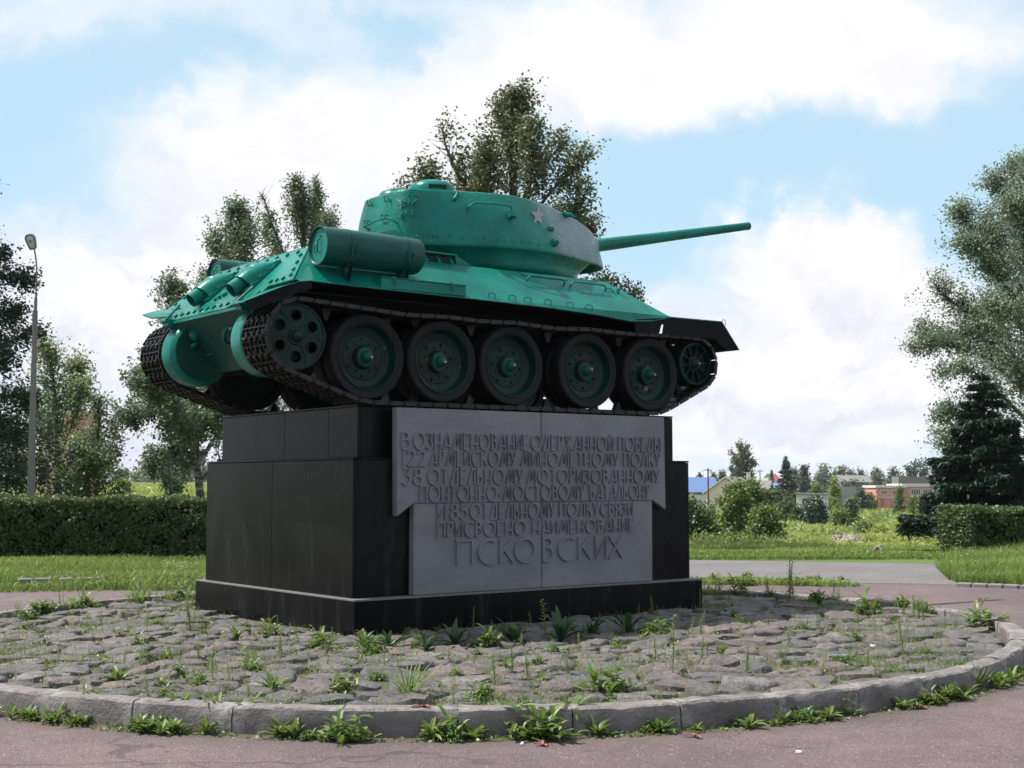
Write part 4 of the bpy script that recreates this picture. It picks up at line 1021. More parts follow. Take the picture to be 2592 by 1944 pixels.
for (u, v) in ((1246, 753), (1298, 758.5), (1336.5, 764), (1388, 769), (1444, 776.5), (1492, 782), (1481, 791), (1533, 797)):
    a_, n = side_pt(u-8, v); c_, _ = side_pt(u+8, v+2.5); up_ = Vector((0, yl-yu, zu-zl)).normalized()
    b = B(); b.tube([a_-n*.005, a_+n*.03+up_*.035, (a_+c_)/2+n*.035+up_*.045, c_+n*.03+up_*.035, c_-n*.005], .0065, 6); b.build('footman_loop', M_GREEN, tank, 45)
a_, n = side_pt(1317, 693); c_, _ = side_pt(1433, 707)
B().box(((a_+c_)/2+n*.004), ((c_-a_).length, .07, .012), Matrix.Rotation(math.atan2(zu-zl, yl-yu), 3, 'X'), bev=.003).build('hinge_plate', M_GREEN, tank, 25)
b = B(); a_, n = side_pt(1562, 740); b.box(a_+n*.02, (.03, .04, .06), bev=.006); b.tube([a_, a_+n*.05+Vector((.03, 0, .02))], .012, 6); b.build('lamp_bracket', M_GREEN, tank, 30)

# --- turret: cast shell lofted through horizontal outlines
def crom(P, n):
    out = []; m = len(P)
    for i in range(n):
        t = i/n*m; k = int(t); f = t-k; p0, p1, p2, p3 = [np.array(P[(k+j-1) % m]) for j in range(4)]
        out.append(.5*((2*p1)+(-p0+p2)*f+(2*p0-5*p1+4*p2-p3)*f*f+(-p0+3*p1-3*p2+p3)*f**3))
    return out
def mirror(h): return h+[(x, -y) for x, y in h[::-1] if abs(y) > 1e-6]
LOWER = mirror([(-1.0, 0), (-1.0, .28), (-.965, .46), (-.86, .575), (-.62, .70), (-.22, .855), (.22, .945), (.62, .935), (1.0, .835), (1.35, .70), (1.68, .57), (1.93, .43), (2.12, .25), (2.18, .0)])
UPPER = mirror([(-.93, 0), (-.93, .24), (-.895, .38), (-.80, .47), (-.60, .545), (-.22, .625), (.22, .68), (.60, .665), (.95, .60), (1.25, .54), (1.52, .47), (1.76, .39), (1.95, .27), (2.05, .0)])
BASE = mirror([(-.50, 0), (-.46, .25), (-.36, .50), (-.18, .66), (.0, .76), (.22, .83), (.55, .84), (.90, .78), (1.15, .68), (1.38, .56), (1.53, .42), (1.60, .28), (1.63, .15), (1.64, 0)])
NS = 72; lo, upp, ba = crom(LOWER, NS), crom(UPPER, NS), crom(BASE, NS)
Vv = []
def ztop(x): return float(np.interp(x, [-1, -.3, .35, .8, 1.1, 1.45, 1.76, 1.95, 2.1], [2.42, 2.44, 2.47, 2.455, 2.42, 2.365, 2.295, 2.23, 2.15]))
def zlow(x): return 1.815+.015*math.sin(x*1.5)+.03*max(0, x-1.4)
rows = [('b', 0, 0), ('b', .03, .28), ('b', .16, .58), ('b', .55, .84), ('b', .90, .965), ('l', -.03, -.03), ('l', 0, 0.0), ('l', .04, .06), ('l', .2, .2), ('l', .45, .45), ('l', .7, .7), ('l', .88, .88), ('l', .96, .965), ('l', .99, .992), ('u', .985, 1.0), ('u', .95, 1.012), ('u', .7, 1.05), ('u', .4, 1.08)]
rg = random.Random(5)
for kind, q, h in rows:
    for i in range(NS):
        L_, U_, B_ = lo[i], upp[i], ba[i]
        if kind == 'b':
            x, y = B_+(L_-B_)*q; z = 1.555+(zlow(x)-1.555)*h
            if x > 1.6: z += (x-1.6)*.35
        elif kind == 'l':
            bulge = .022*math.sin(PI*min(max(q, 0), 1)); x, y = L_+(U_-L_)*max(q, 0)**1.15; r_ = math.hypot(x-.4, y); x += (x-.4)/r_*bulge; y += y/r_*bulge
            if q < 0: x, y = L_*.985+np.array([.006, 0])
            z0_ = zlow(x); z = z0_+(ztop(x)-z0_)*h
        else:
            x, y = np.array([.40, 0])+(U_-np.array([.40, 0]))*q; z = zlow(x)+(ztop(x)-zlow(x))*1.0+(h-1.0)*.55
        if kind == 'l' and q > 0 and q < .95: x += rg.gauss(0, .0025); y += rg.gauss(0, .0025)
        Vv.append((x, y, z))
Vv.append((.4, 0, ztop(.4)+.065))
nr = len(rows)
Ff = [(i*NS+k, i*NS+(k+1) % NS, (i+1)*NS+(k+1) % NS, (i+1)*NS+k) for i in range(nr-1) for k in range(NS)]+[((nr-1)*NS+k, (nr-1)*NS+(k+1) % NS, nr*NS) for k in range(NS)]+[tuple(range(NS))[::-1]]
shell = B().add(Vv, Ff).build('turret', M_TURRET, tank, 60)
mod = shell.modifiers.new('sub', 'SUBSURF'); mod.levels = 1; mod.render_levels = 1
bvh = BVHTree.FromPolygons([v.co for v in shell.data.vertices], [tuple(p.vertices) for p in shell.data.polygons])


def tp(u, v, off=0.0):
    """point and normal of the turret shell seen at a picture position"""
    o_ = CAM-Vector((0, 0, ZT)); d = ray(u, v).normalized(); loc, nrm, idx, dist = bvh.ray_cast(o_, d)
    if loc is None: loc, nrm, idx, dist = bvh.find_nearest(o_+d*((Vector((.4, 0, 2.1))-o_).dot(d)))
    if nrm.dot(d) > 0: nrm = -nrm
    return loc+nrm*off, nrm
def tline(pts, off, r, name, n=7, mat=None):
    b = B(); P_ = []
    for q in pts:
        p_, nn = tp(q[0], q[1]); P_.append(p_+nn*(q[2] if len(q) > 2 else off))
    b.tube(P_, r, n); return b.build(name, mat or M_TURRET, shell, 45)


tline([(1181, 532, -.01), (1184, 528, .045), (1194, 523, .07), (1240, 524.5, .07), (1283, 530, .07), (1290, 534, .05), (1291, 540, -.01)], 0, .0105, 'turret_handrail')
tline([(935, 582, -.01), (933, 576, .06), (966, 562, .07), (990, 556, .07), (1003, 560, .05), (1007, 566, -.01)], 0, .0105, 'turret_handrail')
p_, n_ = tp(1292, 549); B().box(p_+n_*.045, (.085, .05, .075), n_.to_track_quat('-Y', 'Z').to_matrix(), bev=.006).build('padlock', M_TURRET, shell, 30)
a_, n_ = tp(1149, 507); c_, m2 = tp(1157, 492); B().tube([a_+n_*.01, a_+n_*.03, c_+m2*.035, c_+m2*.01], .021, 10).build('lifting_peg', M_TURRET, shell, 45)
for (u, v, w, h, s) in ((1044.7, 490, 8, 13, 1), (983, 505, 6, 12, 1), (939, 515, 4, 12, 1), (1036, 541, 8, 12, -1), (974, 549, 6, 9, -1), (930, 565, 5, 11, -1)):
    v0, v1 = (v+h/2, v-h/2) if s > 0 else (v-h/2, v+h/2)
    tline([(u-w, v0, -.005), (u-w, v0, .022), (u-w+1, v1, .03), (u+w-1, v1, .03), (u+w, v0, .022), (u+w, v0, -.005)], 0, .0075, 'lashing_ring', 6)
p_, n_ = tp(1434, 551); b = B(); b.tube([p_-n_*.01+Vector((-.05, 0, .05)), p_+n_*.02+Vector((-.02, 0, .02)), p_+n_*.07, p_+n_*.085+Vector((.03, 0, -.035))], [.035, .034, .026, .014], 9); b.build('lifting_hook', M_GREEN, shell, 45)
p_, n_ = tp(1393, 580); B().box(p_+n_*.012, (.085, .03, .045), n_.to_track_quat('-Y', 'Z').to_matrix(), bev=.004).build('vision_port', M_GREEN, shell, 30)
B().box(p_+n_*.026, (.06, .012, .010), n_.to_track_quat('-Y', 'Z').to_matrix()).build('vision_slit', M_DARK, shell, 30)
p_, n_ = tp(1402, 615); b = B(); b.lathe([(0, .052), (.025, .048), (.055, .036), (.072, .018), (.075, 0)], 8, 'z'); rot = n_.to_track_quat('Z', 'Y').to_matrix().to_4x4(); rot.translation = p_-n_*.005; b.xf(rot).build('pistol_port_plug', M_GREEN, shell, 40)
# cast marks at the rear corner
for pts in ([(1017, 512), (1020, 508), (1022, 513), (1018, 517), (1021, 521), (1016, 527)], [(1027, 509), (1023, 513), (1026, 517), (1030, 512), (1027, 509)], [(1026, 517), (1023, 521), (1026, 524), (1029, 520), (1026, 517)],
            [(1038, 509), (1034, 514), (1034, 520), (1038, 520), (1038, 515), (1034, 515)], [(1055, 504), (1044, 517), (1052, 517)], [(1054, 508), (1049, 522)],
            [(1018, 539), (1015, 545), (1016, 553), (1020, 552), (1023, 543), (1020, 538), (1018, 539)]):
    tline(pts, .003, .0055, 'cast_mark', 5)
# casting seam studs along the lower edge
for (u, v) in ((1055, 603), (1071, 601), (1082, 600), (1096, 601), (1106, 602), (1138, 598), (1170, 601), (1171, 606), (1200, 604), (1225, 606), (1258, 609), (1279, 612), (1299, 613), (1322, 616), (1342, 618), (1364, 622)):
    b = B(); p_, n_ = tp(u, v); h = rg.uniform(.02, .055); b.tube([p_, p_+n_*.010+Vector((0, 0, h*.5)), p_+Vector((0, 0, h))], [.008, .006, .003], 5); b.build('casting_burr', M_TURRET, shell, 45)
# star: flat painted shape following the shell
cs = (1361, 547); Vs = []
so_ = [(cs[0]+r_*math.sin(2*PI*k/10+.06)*.80, cs[1]-r_*math.cos(2*PI*k/10+.06)*1.12) for k in range(10) for r_ in ((24 if k % 2 == 0 else 10),)]
cen = tp(*cs)[0]+tp(*cs)[1]*.006
nst = 7; grid = []
for k in range(10):
    for j in range(1, nst+1):
        f_ = j/nst; q = (cs[0]+(so_[k][0]-cs[0])*f_, cs[1]+(so_[k][1]-cs[1])*f_); p_, n_ = tp(*q); Vs.append(p_+n_*.007)
Vs.append(cen); Fs = []
for k in range(10):
    k2 = (k+1) % 10; Fs.append((70, k*nst, k2*nst))
    for j in range(nst-1): Fs.append((k*nst+j, k*nst+j+1, k2*nst+j+1, k2*nst+j))
mk('painted_star', Vs, Fs, M_STAR, shell, 60)
# commander's cupola, hatches and ventilator domes on the roof
zr = 2.44
b = B(); b.lathe([(zr-.08, .275), (zr+.02, .272), (zr+.07, .262), (zr+.115, .225), (zr+.145, .14), (zr+.155, .0)], 36, 'z', (-.42, -.26, 0)); cup = b.build('ventilator_dome', M_GREEN, shell, 50)
b = B(); a0 = -PI/2-.35
b.box((-.42+.268*math.cos(a0), -.26+.268*math.sin(a0), zr+.045), (.20, .02, .032), Matrix.Rotation(a0+PI/2, 3, 'Z')); b.build('dome_slot', M_DARK, cup, 30)
b = B(); b.lathe([(zr-.08, .24), (zr+.04, .235), (zr+.10, .20), (zr+.135, .12), (zr+.145, .0)], 32, 'z', (-.52, .28, 0)); b.build('ventilator_dome', M_GREEN, shell, 50)
b = B(); b.lathe([(zr-.05, .35), (zr+.04, .345), (zr+.06, .33), (zr+.085, .30), (zr+.12, .16), (zr+.125, .05), (zr+.15, .045), (zr+.155, .0)], 40, 'z', (.14, .12, 0)); b.build('cupola_hatch', M_GREEN, shell, 50)
b = B(); b.lathe([(zr+.06, .338), (zr+.068, .352), (zr+.080, .352), (zr+.088, .335)], 40, 'z', (.14, .12, 0)); b.build('hatch_rim', M_GREEN, shell, 50)

# --- gun
gd = Vector((.98, 0, .199)).normalized(); gp0 = Vector((2.05, 0, 2.147)); Lg = 3.0
rotg = gd.to_track_quat('X', 'Z').to_matrix().to_4x4(); rotg.translation = gp0
b = B(); b.lathe([(-.35, .20), (-.05, .185), (.06, .16), (.12, .125), (.14, .10), (.15, .085)], 32, 'x'); b.xf(rotg).build('gun_mantlet', M_TURRET, tank, 50)
b = B(); b.lathe([(.05, .083), (.50, .080), (1.4, .067), (Lg-.03, .0525), (Lg-.022, .0545), (Lg-.004, .0545), (Lg, .051), (Lg, .034), (Lg-.25, .033), (Lg-.25, 0)], 32, 'x'); b.xf(rotg).build('gun_barrel', M_GREEN, tank, 40)

# ================================================================== VEGETATION
def frame_leaves(C, size, rg, up=.35, aspect=1.0, droop=0.0, D=None):
    """kite-shaped leaf quads at centres C (n,3)"""
    n = len(C); nrm = rg.normal(size=(n, 3)); nrm[:, 2] = np.abs(nrm[:, 2])+up; nrm /= np.linalg.norm(nrm, axis=1, keepdims=True)
    d = rg.normal(size=(n, 3)) if D is None else D+rg.normal(size=(n, 3))*.5
    d[:, 2] -= droop; d -= nrm*np.sum(d*nrm, axis=1, keepdims=True); d /= np.linalg.norm(d, axis=1, keepdims=True)+1e-9
    w = np.cross(nrm, d); s = (size*rg.uniform(.7, 1.3, n))[:, None] if np.isscalar(size) else size[:, None]
    fold = nrm*s*.12
    return np.stack([C-d*s*.5, C-w*s*.34*aspect+d*s*.02+fold, C+d*s*.55, C+w*s*.34*aspect+d*s*.02+fold], axis=1)


def tubes(paths, n=6):
    b = B()
    for P_, r0, r1 in paths:
        m_ = len(P_); b.tube(P_, [r0+(r1-r0)*i/(m_-1) for i in range(m_)], n, cap=False)
    return b


def grow(rg, spines, leaf, nleaf, spread=.16, droop=0.0, weep=0.0, twig_r=.006, bark_twigs=True, clump=9, ell=(1, 1, .75), fk=1.0, gapt=.33):
    """spines: (points, r_base, r_tip, foliage radius at base, at tip, start fraction). Returns leaf centres, directions and branch paths"""
    C = []; Dd = []; paths = []
    lens = [sum(np.linalg.norm(np.subtract(p[i+1], p[i])) for i in range(len(p)-1))*(1-sf)*max(.1, (fr0+fr1)/2) for p, a, b_, fr0, fr1, sf in spines]
    tot = sum(lens)
    for (p, ra, rb, fr0, fr1, sf), L in zip(spines, lens):
        p = np.array(p, float); paths.append(([Vector(q) for q in p], ra, rb)); nt = max(2, int(nleaf*L/tot/clump)); m_ = len(p)
        # side branches, each carrying leaf clusters along its length
        nb = max(3, int(nt/6)); Lp = sum(np.linalg.norm(p[i+1]-p[i]) for i in range(m_-1)); ph = rg.uniform(0, 6, 3)
        for jb in range(nb):
            t = sf+(1-sf)*((jb+rg.random())/nb)**.9; x = t*(m_-1); i = min(int(x), m_-2); o = p[i]+(p[i+1]-p[i])*(x-i); ax = p[i+1]-p[i]; ax /= np.linalg.norm(ax)+1e-9
            fr = fk*(fr0+(fr1-fr0)*t)*(.30+1.25*rg.random()**1.6); d = rg.normal(size=3)*np.array(ell); d -= ax*d.dot(ax)*.8; d /= np.linalg.norm(d)+1e-9; d = d+ax*rg.uniform(.2, 1.0); d[2] += .30-droop; d /= np.linalg.norm(d)
            q1 = o+d*fr*.5+rg.normal(size=3)*.07*fr+np.array([0, 0, .05*fr]); q2 = o+d*fr+rg.normal(size=3)*.10*fr+np.array([0, 0, (.16-droop*.5)*fr])
            paths.append(([Vector(o), Vector(q1), Vector(q2)], min(twig_r*2.2, ra*.5), twig_r*.5))
            gap = math.sin(q2[0]*1.9+ph[0])*math.sin(q2[1]*1.7+ph[1])*math.sin(q2[2]*2.1+ph[2])
            if gap > gapt: continue
            ncl = max(2, int(nt/nb*(.5+fr/(fr0+.05))*rg.uniform(.6, 1.3)))
            for _ in range(ncl):
                f = .15+.9*rg.random()**.8; q = (o+(q1-o)*f*2 if f < .5 else q1+(q2-q1)*(f-.5)*2); q = q+rg.normal(size=3)*(.05+.06*fr)
                k = max(2, int(clump*rg.uniform(.4, 1.3)*(1.15-.45*f))); sp_ = spread*(.55+.6*rg.random())
                if weep > 0:
                    g_ = rg.normal(size=(k, 3))*sp_*np.array([.4, .4, .3]); g_[:, 2] -= rg.random(k)*weep*(.3+.9*rg.random())
                else: g_ = rg.normal(size=(k, 3))*sp_
                C.append(q+g_); Dd.append(np.repeat(d[None], k, 0))
    return np.concatenate(C), np.concatenate(Dd), paths


def plant_tree(name, loc, spines, leaf, nleaf, size, mat, bark, seed, label, cat='tree', group=None, **kw):
    rg = np.random.default_rng(seed); up_ = kw.pop('up', .35); asp = kw.pop('aspect', 1.0); ld = kw.pop('leaf_droop', 0.3); toneb = kw.pop('tone', (.15, .85))
    C, Dd, paths = grow(rg, spines, leaf, nleaf, **kw)
    e = empty(name, loc, label=label, cat=cat, group=group)
    tubes(paths, 5).build('trunk', bark, e, 60)
    Q = frame_leaves(C, size, rg, up_, asp, ld, Dd)
    n = len(C); cl = rg.uniform(*toneb, n); cl = .5*cl+.5*(.5+.5*np.sin(C[:, 0]*2.1+seed)*np.sin(C[:, 1]*1.9+1)*np.sin(C[:, 2]*2.3))
    mk_quads('crown', Q, mat, e, np.clip(cl, 0, 1)); return e


def L3(lat, dep, h): return tuple(RH*lat+FH*dep+Vector((0, 0, h)))


def base_at(u, D):
    """ground point below picture column u at depth D"""
    p_ = atd(u, 1222, D); return Vector((p_.x, p_.y, th(p_.x, p_.y)-.02))
def hgt(v, D): return CAM.z-(v-1222)/FPX*D
def auto_tree(rg, H, crown_lo, env, nl, lean=0.0, depth_k=1.0, up0=.9, tr=.16):
    """trunk plus limbs. env(t) gives the crown radius along the height fraction"""
    tk = [np.array([lean*t*t+.03*H*.1*math.sin(t*5), .02*math.sin(t*7), H*t]) for t in np.linspace(0, 1, 9)]
    P_ = [L3(*q) for q in tk]; sp = [(P_, tr, .02, env(.6)*.25, .25, .55)]
    for i in range(nl):
        t = crown_lo+(1-crown_lo)*((i+.5)/nl)**.9; h = t*H; a = i*2.4+rg.uniform(-.5, .5); R_ = env(t)*rg.uniform(.75, 1.12); rise = up0*R_*(.55+.6*t)
        q0 = np.array([lean*t*t, 0, h-rise*.55]); dirx, dirz = math.cos(a), math.sin(a)*depth_k
        pts = []
        for k in range(5):
            f = k/4; pts.append(L3(q0[0]+dirx*R_*f, dirz*R_*f, q0[2]+rise*(f**1.3)*.9))
        sp.append((pts, tr*.35*(1-t*.6), .008, .18*R_+.12, .16*R_+.18, .25))
    return sp


def tree_px(name, u, D, v_top, width_px, crown_lo, leafmat, nleaf, size, seed, label, bark=None, nl=26, shape='oval', group=None, cat='tree', base_dz=0, lean=0, **kw):
    b0 = base_at(u, D); H = (hgt(v_top, D)-b0.z)*.95; Rm = width_px/2*D/FPX*.78; rg = np.random.default_rng(seed)
    sh = {'oval': lambda t: Rm*max(.25, math.sin(PI*min(1, (t-crown_lo)/(1-crown_lo)*.86+.12))**.7), 'cone': lambda t: Rm*(1.05-t)**.8+.15, 'round': lambda t: Rm*max(.35, math.sin(PI*min(1, (t-crown_lo)/(1-crown_lo)*.8+.2))**.5)}[shape]
    sp = auto_tree(rg, H, crown_lo, sh, nl, lean, tr=.02*H*.6)
    return plant_tree(name, b0, sp, None, nleaf, size, leafmat, bark or M_BARK, seed, label, cat, group, **kw)


# --- the lime behind the turret: leaders and limbs traced at its distance
D = 36.0; b0 = base_at(1305, D); b0z = b0.z
def lt(x, y, dep=0.0):                       # full-view picture position -> local point of a tree standing at (b0, D)
    u, v = x*2592/2212, y*2592/2212; q = atd(u, v, D)+FH*dep; return tuple(q-b0)
def lead(pts, deps, ra, rb, f0, f1, sf=.2): return ([lt(x, y, d) for (x, y), d in zip(pts, deps)], ra, rb, f0, f1, sf)
sp = [lead([(1115, 1040), (1112, 800), (1110, 560), (1108, 400), (1105, 310), (1112, 245), (1117, 210)], [0]*7, .20, .012, 1.25, .30, .45),
      lead([(1110, 420), (1095, 300), (1085, 245), (1074, 208)], [0, .3, .5, .5], .05, .008, .5, .20, .3),
      lead([(1110, 600), (1050, 480), (990, 390), (967, 335), (957, 292)], [0, -.5, -.8, -.8, -.8], .10, .01, .8, .30, .3),
      lead([(1060, 520), (960, 460), (890, 420), (858, 385)], [0, .8, 1, 1], .05, .008, .55, .25, .3),
      lead([(1110, 480), (1150, 380), (1190, 325), (1226, 285)], [0, .5, .8, .8], .06, .008, .60, .22, .3),
      lead([(1112, 520), (1180, 440), (1225, 395), (1252, 362)], [0, -1, -1.2, -1.3], .06, .008, .60, .22, .3),
      lead([(1112, 600), (1190, 500), (1240, 460), (1268, 470), (1285, 500)], [0, .6, 1, 1.1, 1.2], .06, .008, .62, .28, .2),
      lead([(1112, 720), (1220, 620), (1300, 600), (1355, 622), (1388, 640)], [0, .5, .8, .9, .9], .07, .008, .60, .20, .25),
      lead([(1112, 650), (1000, 560), (930, 520), (900, 500)], [0, 1.2, 1.8, 2], .07, .01, .8, .4, .2),
      lead([(1110, 560), (1040, 470), (1030, 380), (1040, 320)], [0, 1, 1.4, 1.5], .07, .01, .75, .35, .2),
      lead([(1110, 640), (1160, 540), (1190, 480), (1200, 420)], [0, 1.5, 2, 2.2], .07, .01, .8, .4, .2),
      lead([(1110, 620), (1070, 520), (1050, 430), (1060, 350)], [0, -1, -1.5, -1.6], .07, .01, .9, .45, .2), lead([(1110, 560), (1140, 440), (1150, 360), (1150, 300)], [0, -.8, -1.2, -1.3], .06, .01, .8, .35, .2),
      lead([(1110, 680), (1190, 580), (1230, 520), (1240, 430)], [0, -.8, -1.5, -1.6], .07, .01, .8, .35, .2), lead([(1110, 640), (1000, 500), (940, 440), (925, 400)], [0, -.8, -1.5, -1.6], .07, .01, .8, .35, .2),
      lead([(1110, 800), (1010, 740), (920, 720), (850, 740)], [0, .5, .8, .9], .07, .01, .9, .5, .2),
      lead([(1110, 820), (1200, 760), (1290, 740), (1340, 760)], [0, .5, .8, .9], .07, .01, .8, .4, .2)]
plant_tree('lime_tree', b0, sp, None, 62000, .100, L_LIME, M_BARK, 3, 'dark lime tree rising straight behind the tank turret', fk=1.0, gapt=.40, spread=.16, clump=11, leaf_droop=.7, twig_r=.006)

# --- weeping birch and its bushy neighbour behind the engine deck
D = 44.0; b0 = base_at(760, D)
sp = [lead([(648, 1040), (650, 800), (655, 640), (655, 520), (655, 440), (650, 400), (640, 385)], [0]*7, .16, .012, 1.0, .25, .55),
      lead([(655, 700), (620, 560), (590, 480), (578, 440), (572, 430)], [0, -.4, -.6, -.6, -.6], .06, .01, .40, .3, .35),
      lead([(655, 600), (672, 480), (680, 410), (672, 378)], [0, .3, .5, .5], .05, .01, .5, .25, .3),
      lead([(655, 620), (685, 540), (702, 470), (720, 480)], [0, -.5, -.7, -.7], .05, .01, .5, .35, .25),
      lead([(655, 680), (700, 570), (728, 535), (738, 545)], [0, .5, .7, .7], .05, .01, .45, .3, .3),
      lead([(655, 680), (620, 600), (600, 560), (585, 520)], [0, .8, 1.2, 1.2], .05, .01, .55, .4, .25)]
plant_tree('weeping_birch', b0, sp, None, 40000, .085, L_BIRCH, M_BBARK, 5, 'tall weeping birch with hanging branches left of the turret', spread=.16, clump=12, weep=1.1, droop=.3, leaf_droop=1.2, twig_r=.005)
D = 40.0; b0 = base_at(590, D)
sp = [lead([(505, 1040), (505, 800), (506, 640), (508, 540), (510, 480), (512, 445)], [0]*6, .12, .01, .95, .22, .5),
      lead([(506, 700), (480, 600), (462, 540), (455, 500)], [0, .4, .6, .6], .05, .008, .55, .25, .3),
      lead([(506, 700), (530, 600), (540, 540), (548, 480)], [0, -.4, -.6, -.6], .05, .008, .55, .25, .3),
      lead([(506, 740), (455, 640), (440, 600)], [0, .4, .6], .05, .008, .55, .3, .3),
      lead([(506, 720), (560, 640), (600, 600)], [0, .4, .6], .05, .008, .7, .4, .3)]
plant_tree('young_aspen', b0, sp, None, 24000, .085, L_BIRCH, M_BARK, 8, 'slender grey-green tree behind the far fuel drum', spread=.15, clump=9, leaf_droop=.5)
# --- the broad birch left of the pedestal
D = 33.0; b0 = base_at(507, D)
sp = [lead([(433, 1078), (425, 1010), (420, 900), (410, 780), (395, 700), (380, 640), (372, 618)], [0]*7, .11, .01, .9, .22, .35),
      lead([(425, 960), (360, 850), (310, 830), (272, 822)], [0, .4, .6, .6], .05, .006, .55, .20, .2),
      lead([(425, 980), (370, 900), (320, 890), (295, 900)], [0, -.4, -.6, -.6], .05, .006, .6, .28, .2),
      lead([(428, 1010), (370, 960), (320, 980), (300, 1010)], [0, .6, .8, .9], .05, .006, .55, .22, .2),
      lead([(422, 940), (370, 800), (330, 770), (300, 795)], [0, .5, .9, 1.0], .05, .006, .55, .25, .2),
      lead([(415, 860), (380, 760), (350, 700), (338, 660)], [0, .8, 1.1, 1.2], .05, .006, .4, .2, .3),
      lead([(428, 1020), (400, 990), (370, 1030), (392, 1062)], [0, -.3, -.5, -.5], .04, .006, .40, .18, .3),
      lead([(430, 1000), (480, 900), (520, 820), (560, 760)], [0, .6, 1, 1.2], .06, .01, 1.0, .5, .2),
      lead([(425, 900), (470, 780), (500, 700), (520, 660)], [0, -.3, .4, .8], .06, .01, .9, .4, .2),
      lead([(430, 1040), (480, 980), (540, 940), (580, 900)], [0, .8, 1.4, 1.5], .05, .01, .9, .6, .2),
      lead([(428, 990), (380, 930), (350, 900), (335, 860)], [0, 1, 1.5, 1.7], .05, .006, .7, .35, .2), lead([(428, 1000), (400, 900), (380, 860), (350, 820)], [0, -1, -1.5, -1.7], .05, .006, .7, .35, .2), lead([(425, 940), (440, 840), (450, 780), (460, 720)], [0, .8, 1.3, 1.7], .05, .006, .8, .45, .2),
      lead([(428, 1030), (400, 990), (360, 980), (330, 990)], [0, .8, 1.3, 1.4], .05, .006, .6, .3, .2), lead([(430, 1020), (440, 940), (460, 900), (480, 860)], [0, -.8, -1, -1.2], .05, .01, .8, .5, .2)]
plant_tree('birch', b0, sp, None, 80000, .080, L_BIRCH, M_BBARK, 13, 'broad birch with low branches just left of the pedestal', fk=1.35, gapt=.75, spread=.14, clump=12, weep=.25, leaf_droop=.8, twig_r=.005)
# --- far left: dark lime at the frame edge, pale tree, shrubs
D = 31.0; b0 = base_at(-110, D)
sp = [lead([(-95, 1078), (-90, 900), (-85, 700), (-80, 560), (-75, 440)], [0]*5, .2, .02, 1.2, .5, .25),
      lead([(-90, 700), (-50, 620), (0, 600), (50, 605), (66, 603)], [0]*5, .06, .006, .5, .14, .2),
      lead([(-90, 640), (-50, 570), (-10, 550), (12, 545)], [0]*4, .05, .006, .45, .12, .2),
      lead([(-90, 800), (-40, 720), (10, 690), (48, 672)], [0]*4, .06, .006, .6, .14, .2),
      lead([(-90, 820), (-30, 750), (20, 715), (62, 716)], [0, .5, .8, .8], .06, .006, .5, .12, .2),
      lead([(-90, 860), (-30, 790), (20, 780), (45, 790)], [0, -.5, -.8, -.8], .06, .006, .65, .2, .2),
      lead([(-90, 900), (-30, 850), (20, 850), (35, 865)], [0, .6, .9, .9], .06, .006, .65, .22, .2),
      lead([(-90, 960), (-30, 920), (15, 930), (35, 950)], [0]*4, .06, .006, .75, .3, .2),
      lead([(-90, 1020), (-30, 1000), (20, 1020), (50, 1040)], [0, -.4, -.6, -.6], .06, .006, .7, .4, .2)]
plant_tree('dark_lime', b0, sp, None, 44000, .085, L_DARK, M_BARK, 17, 'dark green tree cut by the left edge of the photo', spread=.14, clump=11, leaf_droop=.5)
D = 36.0; b0 = base_at(150, D)
sp = [lead([(125, 1078), (125, 1000), (122, 920), (118, 850), (110, 790), (100, 752)], [0]*6, .09, .008, .85, .28, .25),
      lead([(124, 960), (140, 860), (150, 800), (158, 790)], [0, .3, .5, .5], .03, .006, .45, .3, .2),
      lead([(124, 1000), (170, 900), (190, 850), (188, 838)], [0, -.3, -.5, -.5], .03, .006, .5, .25, .2),
      lead([(124, 1000), (80, 920), (60, 890), (55, 880)], [0, .3, .5, .5], .03, .006, .5, .3, .2),
      lead([(124, 1030), (180, 1000), (210, 980), (230, 1010)], [0, -.6, -.9, -.9], .03, .006, .5, .35, .2),
      lead([(124, 1040), (80, 1010), (60, 1000)], [0, -.4, -.6], .03, .006, .6, .4, .2),
      lead([(125, 1050), (150, 1020), (180, 1030), (200, 1050)], [0, -.4, -.6, -.7], .03, .006, .5, .4, .2)]
plant_tree('pale_poplar', b0, sp, None, 22000, .085, L_PALE, M_BARK, 19, 'pale green young tree right of the street lamp, before the orange tower', gapt=.6, spread=.13, clump=8, leaf_droop=.3, tone=(.3, 1.0))
D = 38.0; b0 = base_at(245, D)
sp = [lead([(208, 1078), (210, 1000), (212, 940), (214, 900), (212, 870)], [0]*5, .06, .008, .62, .22, .2),
      lead([(210, 1020), (235, 960), (245, 920), (248, 900)], [0, .3, .4, .4], .02, .006, .4, .2, .2),
      lead([(210, 1040), (180, 980), (170, 940)], [0, .3, .4], .02, .006, .45, .25, .2),
      lead([(210, 1050), (240, 1010), (250, 990), (256, 975)], [0, -.3, -.4, -.4], .02, .006, .35, .2, .2)]
plant_tree('small_maple', b0, sp, None, 8500, .085, L_BIRCH, M_BARK, 23, 'small dark tree between the orange tower and the meadow gap', spread=.13, clump=8)
tree_px('lilac_bush', 40, 33, 1040, 420, .05, L_DARK, 13000, .085, 29, 'low dark bush filling the space below the leftmost tree', cat='bush', shape='round', nl=24, spread=.14)
tree_px('elder_bush', 225, 35, 1125, 230, .04, L_HEDGE, 7000, .08, 31, 'dark green bush behind the hedge under the pale young tree', cat='bush', shape='round', nl=18, spread=.13)
